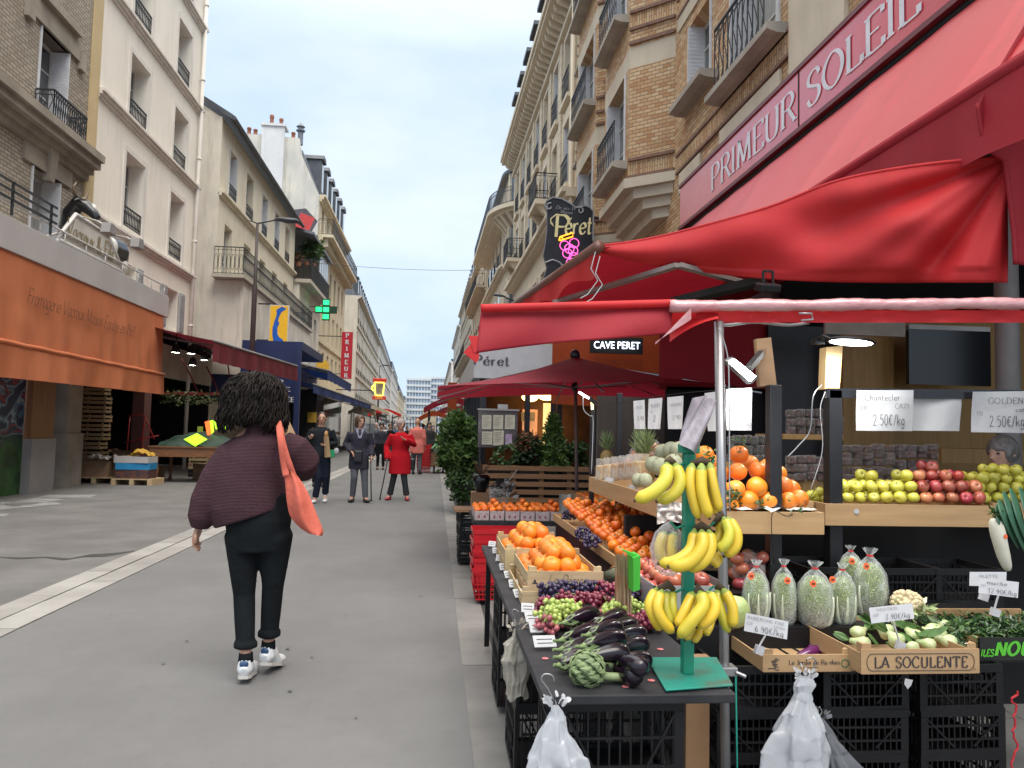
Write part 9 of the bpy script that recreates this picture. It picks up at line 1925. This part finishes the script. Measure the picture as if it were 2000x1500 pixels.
 if hair=='short':f.sph(c+Mh@V((0,.012,.008))*k,.115*k,(.88,1.0,1.0),16,12);cut=lambda p:(Mh.transposed()@(p-H_)).y<-.055*k and p.z<H_.z+.052*k or p.z<H_.z-.05*k
 elif hair=='bob':f.sph(c+Mh@V((0,.012,.008))*k,.114*k,(.95,.98,1.02),16,12);f.sph(c+Mh@V((0,.03,-.075))*k,.1*k,(1.0,.85,.95),14,10);cut=lambda p:(Mh.transposed()@(p-H_)).y<-.05*k and p.z<H_.z+.06*k and abs((Mh.transposed()@(p-H_)).x)<.062*k
 elif hair=='back':f.sph(c+V((0,.012,.006))*k,.107*k,(.86,.97,.98),16,12);cut=lambda p:(p-H_).y<-.05*k and p.z<H_.z+.072*k or p.z<H_.z-.03*k
 else:cut=None
 if cut:
  f.v=[p+(p-c).normalized()*.01*k*noise.noise(p*45)for p in f.v];keep=[i for i,q in enumerate(f.f)if not cut(sum((f.v[j]for j in q),V())/len(q))];f.f=[f.f[i]for i in keep];f.m=[0]*len(f.f)
  f.build('hair',hairm,t,smooth=True,mods=[('SOLIDIFY',dict(thickness=.012,offset=-1)),('SUBSURF',dict(levels=1,render_levels=1))])
 return t,J
def cloth_mat(name,c,c2=None,**k):return M(name,c,c2,rough=.95,spec=.15,bmp=k.pop('bmp',.5),bs=k.pop('bs',14),bd=k.pop('bd',.015),scale=5,**k)
m_knit=cloth_mat('burgundy_heather_knit',(.055,.027,.034),(.038,.018,.024));
def knitlines(m):
 N,L=m.node_tree.nodes,m.node_tree.links;b=N['Principled BSDF'];wv=N.new('ShaderNodeTexWave');wv.bands_direction='Z';wv.inputs['Scale'].default_value=42;wv.inputs['Distortion'].default_value=2.5;wv.inputs['Detail'].default_value=3;wv.inputs['Detail Scale'].default_value=3
 L.new(coords(N,L),wv.inputs[0]);src=b.inputs['Base Color'].links[0].from_socket;L.new(mixc(N,L,wv.outputs['Fac'],src,(.07,.036,.044,1)),b.inputs['Base Color'])
 x=N.new('ShaderNodeBump');x.inputs['Strength'].default_value=.5;x.inputs['Distance'].default_value=.006;L.new(wv.outputs['Fac'],x.inputs['Height']);L.new(b.inputs['Normal'].links[0].from_socket,x.inputs['Normal']);L.new(x.outputs[0],b.inputs['Normal'])
knitlines(m_knit)
m_blkc=cloth_mat('black_cotton',(.011,.0135,.0155),(.007,.009,.0105));m_hair=M('dark_curly_hair',(.005,.0035,.003),(.009,.006,.005),rough=.55,scale=30,spec=.18)
m_wsh=M('white_leather_shoe',(.68,.7,.72),(.6,.62,.64),rough=.4,scale=6)
# foreground woman
YW=4.4;P_=lambda x,y,d=0:P(x,y,YW+d)
pose=dict(hed=P_(497,785),nek=P_(503,832),che=P_(505,890),wai=P_(503,965),pel=P_(505,1012),sA=P_(455,866),eA=P_(414,950,-.02),wA=P_(392,1020,.03),sB=P_(575,862),eB=P_(603,906,.05),wB=P_(585,915,.27),hA=P_(474,1040),kA=P_(477,1160,.02),aA=P_(480,1288,-.04),tA=P_(489,1312,.12),hB=P_(538,1040),kB=P_(533,1145,.04),aB=P_(524,1263,.1),tB=P_(540,1288,.22))
def sweater(f,J,Ri,t):
 loc=V(t.location);q=lambda x,y,d=0:Ri@(P_(x,y,d)-loc)
 rr=[.2,.208,.203,.188,.16,.095,.055];f.tube([q(490,1010),q(484,990),q(488,945),q(500,900),q(511,862),q(508,842),q(505,826)],rr,26,ry=[.155,.16,.155,.145,.12,.085,.065],up=(0,1,0))
 f.tube([q(474,868),q(450,888),q(425,930),q(405,978),q(394,1012),q(390,1032)],[.06,.08,.088,.09,.076,.046],16);f.tube([q(553,862),q(578,876),q(594,900,.03),q(592,914,.12),q(578,914,.24)],[.062,.08,.088,.08,.05],16)
lw=(-.93,4.4,0)
t,J=person('woman walking away in a burgundy knit sweater, black cropped trousers and white sneakers',lw,math.pi,1.68,m_knit,m_blkc,m_wsh,m_hair,pose,0,'none',.009,True,sweater,legs=.88,face=True)
Ri=Matrix.Rotation(-math.pi,3,'Z');loc=V(lw)
for s in 'AB':f=MB();a_=J['a'+s];f.tube([a_+V((0,0,.035)),a_+V((0,0,-.01))],[.037,.041],12);f.build('sock',m_blkc,t,smooth=True);f=MB();d=(J['t'+s]-a_);d.z=0;d=d.normalized();c=a_-d*.047+V((0,0,-.012));f.sph(c,.024,(1,.4,.8),12,8,Matrix.Rotation(math.atan2(-d.x,d.y),3,'Z'));f.build('heel_tab',M('navy_heel_tab',(.02,.05,.13),(.03,.07,.16),rough=.4),t,smooth=True)
Hc=Ri@(P_(497,778)-loc);r=random.Random(5);f=MB()
f=MB();f.sph(Hc+V((0,0,-.005)),.125,(1.1,.95,1.05),20,14);f.sph(Hc+V((.01,-.01,-.09)),.12,(1.2,.85,.7),18,12)
hv=f.build('hair',m_hair,t,smooth=True,mods=RM(.012,4),bake=True);f=MB();g=MB()
for i in range(900):
 a=r.uniform(0,6.283);b0=r.random()**.8*1.7+.02
 if abs(a-4.71)<.75 and b0>.9:continue
 L_=r.uniform(.1,.2)+(.1 if b0>.9 else .05);n=14;amp=r.uniform(.007,.017);ph=r.uniform(0,6.28);fr=r.uniform(.75,1.05);sw=r.uniform(-.4,.4);q=[];ex=r.uniform(.93,1.08);z=None
 for s_ in range(n):
  b=b0+s_/n*L_/.15;az=a+sw*s_/n
  if b<1.55:p=V((math.sin(b)*math.cos(az)*.165,math.sin(b)*math.sin(az)*.13,math.cos(b)*.14))*ex;last=p;k0=s_
  else:p=V((math.cos(az)*.165,math.sin(az)*.125,0))*ex*(1+.13*min(1,(b-1.55))-.18*max(0,b-2.3))+V((0,0,-.15*(b-1.55)))
  if p.z<-.175-.03*math.sin(a*3):break
  am=amp*(.35+.65*s_/n);q.append(Hc+p+V((math.cos(az+1.57)*am*math.cos(ph+s_*fr),math.sin(az+1.57)*am*math.cos(ph+s_*fr),am*.5*math.sin(ph+s_*fr)))+V((math.cos(az),math.sin(az),0))*am*.8*math.sin(ph+s_*fr))
 if len(q)>3:r0=r.uniform(.0035,.0075);(f if i%3 else g).tube(q,[r0*(1-.55*j/len(q))for j in range(len(q))],5)
sub(f.build('curls',m_hair,smooth=True),hv);sub(g.build('lit_tone_curls',M('brown_lit_curls',(.016,.009,.006),(.01,.006,.005),rough=.5,spec=.2),smooth=True),hv)  # every third curl gets a browner colour, as if catching light
m_tote=M('coral_cotton',(.6,.135,.09),(.52,.11,.07),rough=.85,scale=4,bmp=.6,bs=9,bd=.02);t=thing('tote_bag','coral cotton tote bag hanging from the shoulder of the woman in burgundy','bag',P_(590,1030,-.1))
o_l,o_r=[(553,905),(557,945),(561,985),(568,1010),(585,1030),(605,1043)],[(562,905),(585,935),(603,965),(617,1000),(631,1035),(629,1047)]
def tote(u,v,sg):a,b=cat([(*p,0)for p in o_l],v),cat([(*p,0)for p in o_r],v);q=a.lerp(b,u);return P(q.x,q.y,YW-.16+sg*.05*math.sin(math.pi*u)*min(1,v*2+.2)-.012*math.sin(u*9+v*7))
f=MB();f.grid(lambda u,v:tote(u,v,-1),16,24);f.grid(lambda u,v:tote(u,v,1.3),16,24);wb(f,'bag_body',m_tote,t,smooth=True)
f=MB();st_=bspl([P(544,824,YW-.02),P(545,832,YW-.15),P(549,865,YW-.215),P(555,908,YW-.19),P(559,930,YW-.19)],5);f.tube(st_,[.018]*len(st_),8,ry=[.004]*len(st_),up=(0,1,0));wb(f,'strap',m_tote,t,smooth=True)
f=MB();st_=bspl([P(548,826,YW),P(552,860,YW-.18),P(562,895,YW-.2),P(580,945,YW-.16)],5);f.tube(st_,[.014]*len(st_),8,ry=[.004]*len(st_),up=(0,1,0));wb(f,'strap',m_tote,t,smooth=True)
t=thing('paper_bag','long brown paper bag held up in front of the woman in burgundy','bag',P_(560,840,.3));f=MB();a,b=P_(536,790,.3),P_(580,895,.28);f.tube([a,a.lerp(b,.5),b],[.035,.045,.05],4);wb(f,'paper',M('kraft_paper',(.4,.27,.15),(.34,.22,.12),rough=.8,bmp=.5,bs=20),t)
# approaching people
m_gcoat=cloth_mat('charcoal_navy_coat',(.05,.048,.065),(.035,.034,.048));m_grey=cloth_mat('grey_trouser',(.13,.14,.16),(.1,.105,.12));m_bsh=M('black_shoe',(.015,.015,.017),rough=.4);m_brh=M('brown_hair',(.1,.055,.03),(.07,.038,.02),rough=.5,scale=20);m_whh=M('grey_pink_hair',(.42,.33,.31),(.33,.27,.26),rough=.7,scale=20);m_rc=cloth_mat('bright_red_wool',(.5,.012,.022),(.42,.01,.018));m_dkg=cloth_mat('dark_grey_trouser',(.045,.05,.052));m_blh=M('black_hair',(.02,.015,.012),rough=.4)
g=at(696,981,Z=0);t,J=person('woman with brown bob in a charcoal coat with lilac scarf, walking with a stick',(g.x+.02,g.y,.002),.12,1.62,m_gcoat,m_grey,m_bsh,m_brh,dict(eA=(.24,.03,1.12),wA=(.24,-.12,.92),eB=(-.27,.06,1.14),wB=(-.15,-.18,1.0),kA=(.12,-.02,.5),aA=(.15,.0,.085),tA=(.19,-.14,.035),kB=(-.08,-.06,.5),aB=(-.1,.06,.1),tB=(-.14,-.07,.035)),.24,'bob',.014,collar=M('lilac_scarf',(.3,.3,.42),(.22,.22,.32),scale=14,rough=.9),look=.5,sl=1.1,slim=1.02)
f=MB();f.box(-.1,.06,-.2,-.13,.76,.98);sub(f.build('shoulder_bag',M('black_leather',(.02,.02,.025),rough=.35),t,bev=.02),t)
def cane(lab,top_,bot_):t=thing('walking_stick',lab,'walking stick',bot_,0,'walking sticks');f=MB();a,b=V(top_),V(bot_);f.tube([a,b+V((0,0,.03))],.011,8);wb(f,'shaft',m_bsh,t,smooth=True);f=MB();f.tube([a+V((-.06,-.01,.01)),a+V((0,0,.015)),a+V((.05,.01,.0))],.014,8);wb(f,'handle',m_bsh,t,smooth=True);f=MB();f.tube([b+V((0,0,.03)),b],[.017,.02],8);wb(f,'rubber_foot',m_bsh,t)
cane('walking stick held by the woman in the charcoal coat',P(724,897,14.75),P(725,979,14.75));cane('walking stick held by the woman in the red coat',P(757,900,15.2),P(742,976,15.2))
g=at(779,977,Z=0);t,J=person('elderly woman with grey-pink hair in a bright red coat and red sandals',(g.x,g.y,.002),-.1,1.58,m_rc,m_dkg,M('red_sandal',(.4,.04,.06),rough=.5),m_whh,dict(eB=(-.3,.05,1.12),wB=(-.26,-.12,.86),eA=(.29,.03,1.18),wA=(.12,-.19,1.28),kA=(.1,-.05,.5),aA=(.16,.02,.085),tA=(.2,-.13,.035),kB=(-.12,0,.5),aB=(-.21,.06,.085),tB=(-.24,-.08,.035)),.33,'short',.014,look=.5,sl=1.2,slim=1.15,legs=1.25)
t=thing('handbag','small black handbag at the side of the woman in the red coat','bag',P(805,912,15.5));f=MB();a=P(805,905,15.5);f.box(a.x-.06,a.x+.06,15.45,15.55,a.z-.13,a.z+.1);wb(f,'bag_body',M('black_leather',(.02,)*3),t,bev=.03);f=MB();f.tube([a+V((-.03,0,.1)),a+V((-.01,0,.3)),a+V((.03,0,.1))],.006,6);wb(f,'handle',m_bsh,t)
g=at(618,979,Z=0);t,J=person('woman in black with hair tied back, carrying a paper bag of bread',(g.x+.1,14.6,.002),.1,1.66,cloth_mat('black_jacket',(.02,.024,.03)),cloth_mat('navy_trouser',(.018,.024,.04)),m_wsh,m_blh,dict(eB=(-.28,.02,1.14),wB=(-.2,-.2,1.22),eA=(.27,.02,1.12),wA=(.1,-.2,1.1),kB=(-.02,-.04,.5),aB=(-.08,.06,.085),tB=(-.1,-.1,.035),kA=(.12,0,.5),aA=(.1,.16,.15),tA=(.1,.04,.035)),.05,'back',.014,look=-.1,legs=1.15)
t=thing('bread_bag','tall kraft paper bread bag held by the woman in black','bag',P(640,870,14.4));f=MB();a,b=P(637,852,14.38),P(640,893,14.38);f.tube([a,b],[.045,.055],4);wb(f,'paper',M('kraft_paper',(.4,)*3),t);f=MB();f.sph(a+V((0,0,.04)),.05,(.7,.7,1.2));wb(f,'bread',M('bread_crust',(.5,.28,.1)),t,smooth=True)
t=thing('green_package','green and white package hanging beside the woman in black','bag',P(650,884,14.5));f=MB();a=P(648,886,14.5);f.box(a.x-.05,a.x+.05,14.48,14.54,a.z-.07,a.z+.07);wb(f,'green_pack',M('pack_green',(.02,.35,.13)),t,bev=.01);f=MB();f.sph(P(657,881,14.5),.06,(.8,.4,1));wb(f,'white_pack',m_paper,t,smooth=True)
m_salm=cloth_mat('salmon_cotton',(.68,.2,.17),(.6,.17,.14));g=at(815,915,Z=0)
person('bald man in a loose salmon shirt with his back turned, beside the red basket stack',(g.x+.05,24.5,.002),3.0,1.75,m_salm,m_grey,m_bsh,m_whh,None,.28,'none',.02,sl=1.2,slim=1.15,face=False)
crowd=[(745,898,27,'man in a dark jacket and flat cap holding papers, behind the red coat',m_gcoat,m_blkc,'short',.1),(762,890,33,'person in a dark jacket just right of the flat cap man',m_blkc,m_dkg,'short',.2),(772,885,40,'pedestrian in a mid-blue jacket in the far crowd',cloth_mat('blue_jacket',(.06,.1,.2)),m_dkg,'bob',3),(838,895,30,'grey-haired man in a dark coat next to the salmon shirt',m_dkg,m_blkc,'short',.3),(826,880,42,'pedestrian in a pale jacket far down the middle of the street',cloth_mat('pale_jacket',(.4,.38,.36)),m_blkc,'short',3),(846,878,48,'pedestrian in brown by the far red stall',cloth_mat('brown_jacket',(.15,.08,.05)),m_blkc,'bob',0),(795,878,50,'small distant pedestrian in black left of the street centre',m_blkc,m_blkc,'short',.4),(808,872,62,'small distant pedestrian in beige at the street centre',cloth_mat('beige_coat',(.35,.28,.2)),m_dkg,'short',3),(735,886,38,'pedestrian in grey beside the far left stalls',m_grey,m_blkc,'bob',1),(784,870,70,'tiny distant pedestrian in a red top',m_rc,m_blkc,'short',3),(818,868,85,'tiny distant pedestrian in navy',m_gcoat,m_blkc,'short',0),(752,882,46,'pedestrian in white near the beige far awning',cloth_mat('white_shirt',(.55,.55,.55)),m_blkc,'short',3)]
base_p={}
for i,(x,y,Y_,lb,tp_,bt_,hr_,rz)in enumerate(crowd):
 g=P(x,842,Y_);person(lb,(g.x,Y_,.002),rz,1.6+.03*(i%5),tp_,bt_,m_bsh,(m_blh,m_brh,m_whh)[i%3],None,.12*(i%2),hr_,.035,face=False,shoes=i<4,hands=(0,0)if i>3 else(1,1))
g=P(655,850,16.5);person('dark-haired passer-by seen from behind in the shade of the fish shop',(g.x-.6,18.5,.002),3.1,1.7,m_blkc,m_blkc,m_bsh,m_blh,None,0,'short',.03,face=False,hands=(0,0))
p_=P(1958,887,4.9);person('grey-haired vendor in a black jacket in profile behind the apples',(p_.x+.06,4.98,p_.z-1.6),-1.25,1.7,m_blkc,m_blkc,m_bsh,M('salt_pepper_hair',(.1,.09,.08),(.2,.18,.17),rough=.6,scale=30),None,0,'short',.014)
# red basket tower, cart and far stalls
for i in range(7):basket('red shopping basket in the tall nested tower beside the salmon shirt',(P(828,900,25.5).x,25.5,.02+i*.1),.46,.34,.3,grp='tall tower of red baskets')
t=thing('cart','wooden-sided trolley cart of goods with a green sheet','cart',(.0,26,0));x0,x1=P(842,900,25).x,P(872,900,25).x;wb(MB().box(x0,x1,25,26.2,.25,.75),'cart_body',m_pw,t);wb(MB().box(x0-.05,x1+.05,24.95,26.25,.75,.8),'cart_rim',m_tab,t)
for x in(x0+.1,x1-.1):f=MB();f.tube([(x-.03,25.2,.13),(x+.03,25.2,.13)],.125,14);wb(f,'wheel',m_black,t)
f=MB();f.grid(lambda u,v:(x0+u*(x1-x0),25+v*1.2,.82+.1*noise.noise(V((u*5,v*5,7)))+.1*math.sin(u*3)),14,14);f.m=[int(random.Random(i//14).random()<.3)for i in range(len(f.f))];wb(f,'goods',[M('green_goods',(.1,.25,.1),(.3,.25,.1),scale=8),M('teal_sheet',(.02,.35,.25))],t)
def stall(lab,x,Y_,w_,d_,h,mat,goods,s=1,grp='market stalls far down the street'):
 t=thing('market_stall',lab,'stall',(x,Y_,0),0,grp);f=MB()
 for a,b in((x-w_/2,Y_),(x+w_/2,Y_),(x-w_/2,Y_+d_),(x+w_/2,Y_+d_)):q=MB();q.box(a-.03,a+.03,b-.03,b+.03,.01,h);wb(q,'post',m_iron,t)
 f.grid(lambda u,v:(x-w_/2-.2+u*(w_+.4),Y_-.2+v*(d_+.4),h+.45*math.sin(math.pi*u)),10,3);wb(f,'canopy',mat,t,smooth=True)
 f=MB();f.grid(lambda u,v:(x-w_/2-.2+u*(w_+.4),Y_-.22+.03*math.sin(u*30),h+.45*math.sin(math.pi*u)-.25*v),30,2);wb(f,'valance',mat,t)
 wb(MB().box(x-w_/2+.05,x+w_/2-.05,Y_+.1,Y_+d_-.1,.7,.8),'counter',m_brw,t);f=MB();r=random.Random(int(Y_))
 for i in range(40):f.mi=i%3;f.sph((r.uniform(x-w_/2+.15,x+w_/2-.15),r.uniform(Y_+.15,Y_+d_-.2),.84+r.uniform(0,.12)),.08,(1,1,1),6,4)
 wb(f,'goods',goods,t)
gd=[m_lor,m_fen,m_rap]
stall('dark red canopy stall at the kerb beyond the leafy shrub',P(872,850,32).x+.2,31,1.9,3,2.3,m_umb,gd);stall('orange canopy stall in the distance left of the dark red one',P(845,850,40).x+.1,40,1.6,2,1.95,m_oc,gd);stall('farther red canopy stall on the right side',1.1,48,2,6,2.5,m_burg,gd);stall('beige canopy stall far down the left side',-4.6,54,2.4,8,2.6,M('beige_canvas',(.5,.42,.3)),gd);stall('red and white canopy stall far down the left side',-4.3,66,2.4,9,2.7,m_red,gd);stall('pale canopy stall farthest on the left',-4,88,2.4,12,2.8,m_tissue,gd)
awning('shop_awning','beige awning with red edge on the far left shops',[(-7.9,52,3.6),(-7.9,64,3.6)],[(-4.9,52,2.9),(-4.9,64,2.9)],.3,M('beige_canvas',(.5,)*3),group='far awnings',arms=False);awning('shop_awning','dark green awning far down the left side',[(-7.9,70,3.6),(-7.9,82,3.6)],[(-5.2,70,2.9),(-5.2,82,2.9)],.3,m_tarp,group='far awnings',arms=False);awning('shop_awning','red awning on the far right side of the street',[(2.3,62,3.6),(2.3,74,3.6)],[(.4,62,2.9),(.4,74,2.9)],.3,m_redd,group='far awnings',arms=False)
f=MB();a=P(880,762,30);f.box(a.x-.1,a.x+.25,30,30.2,a.z-.8,a.z+.3);tag(f.build('hanging_sign',m_oc,loc=a),'small orange box sign over the kerb beyond the cafe corner','sign')
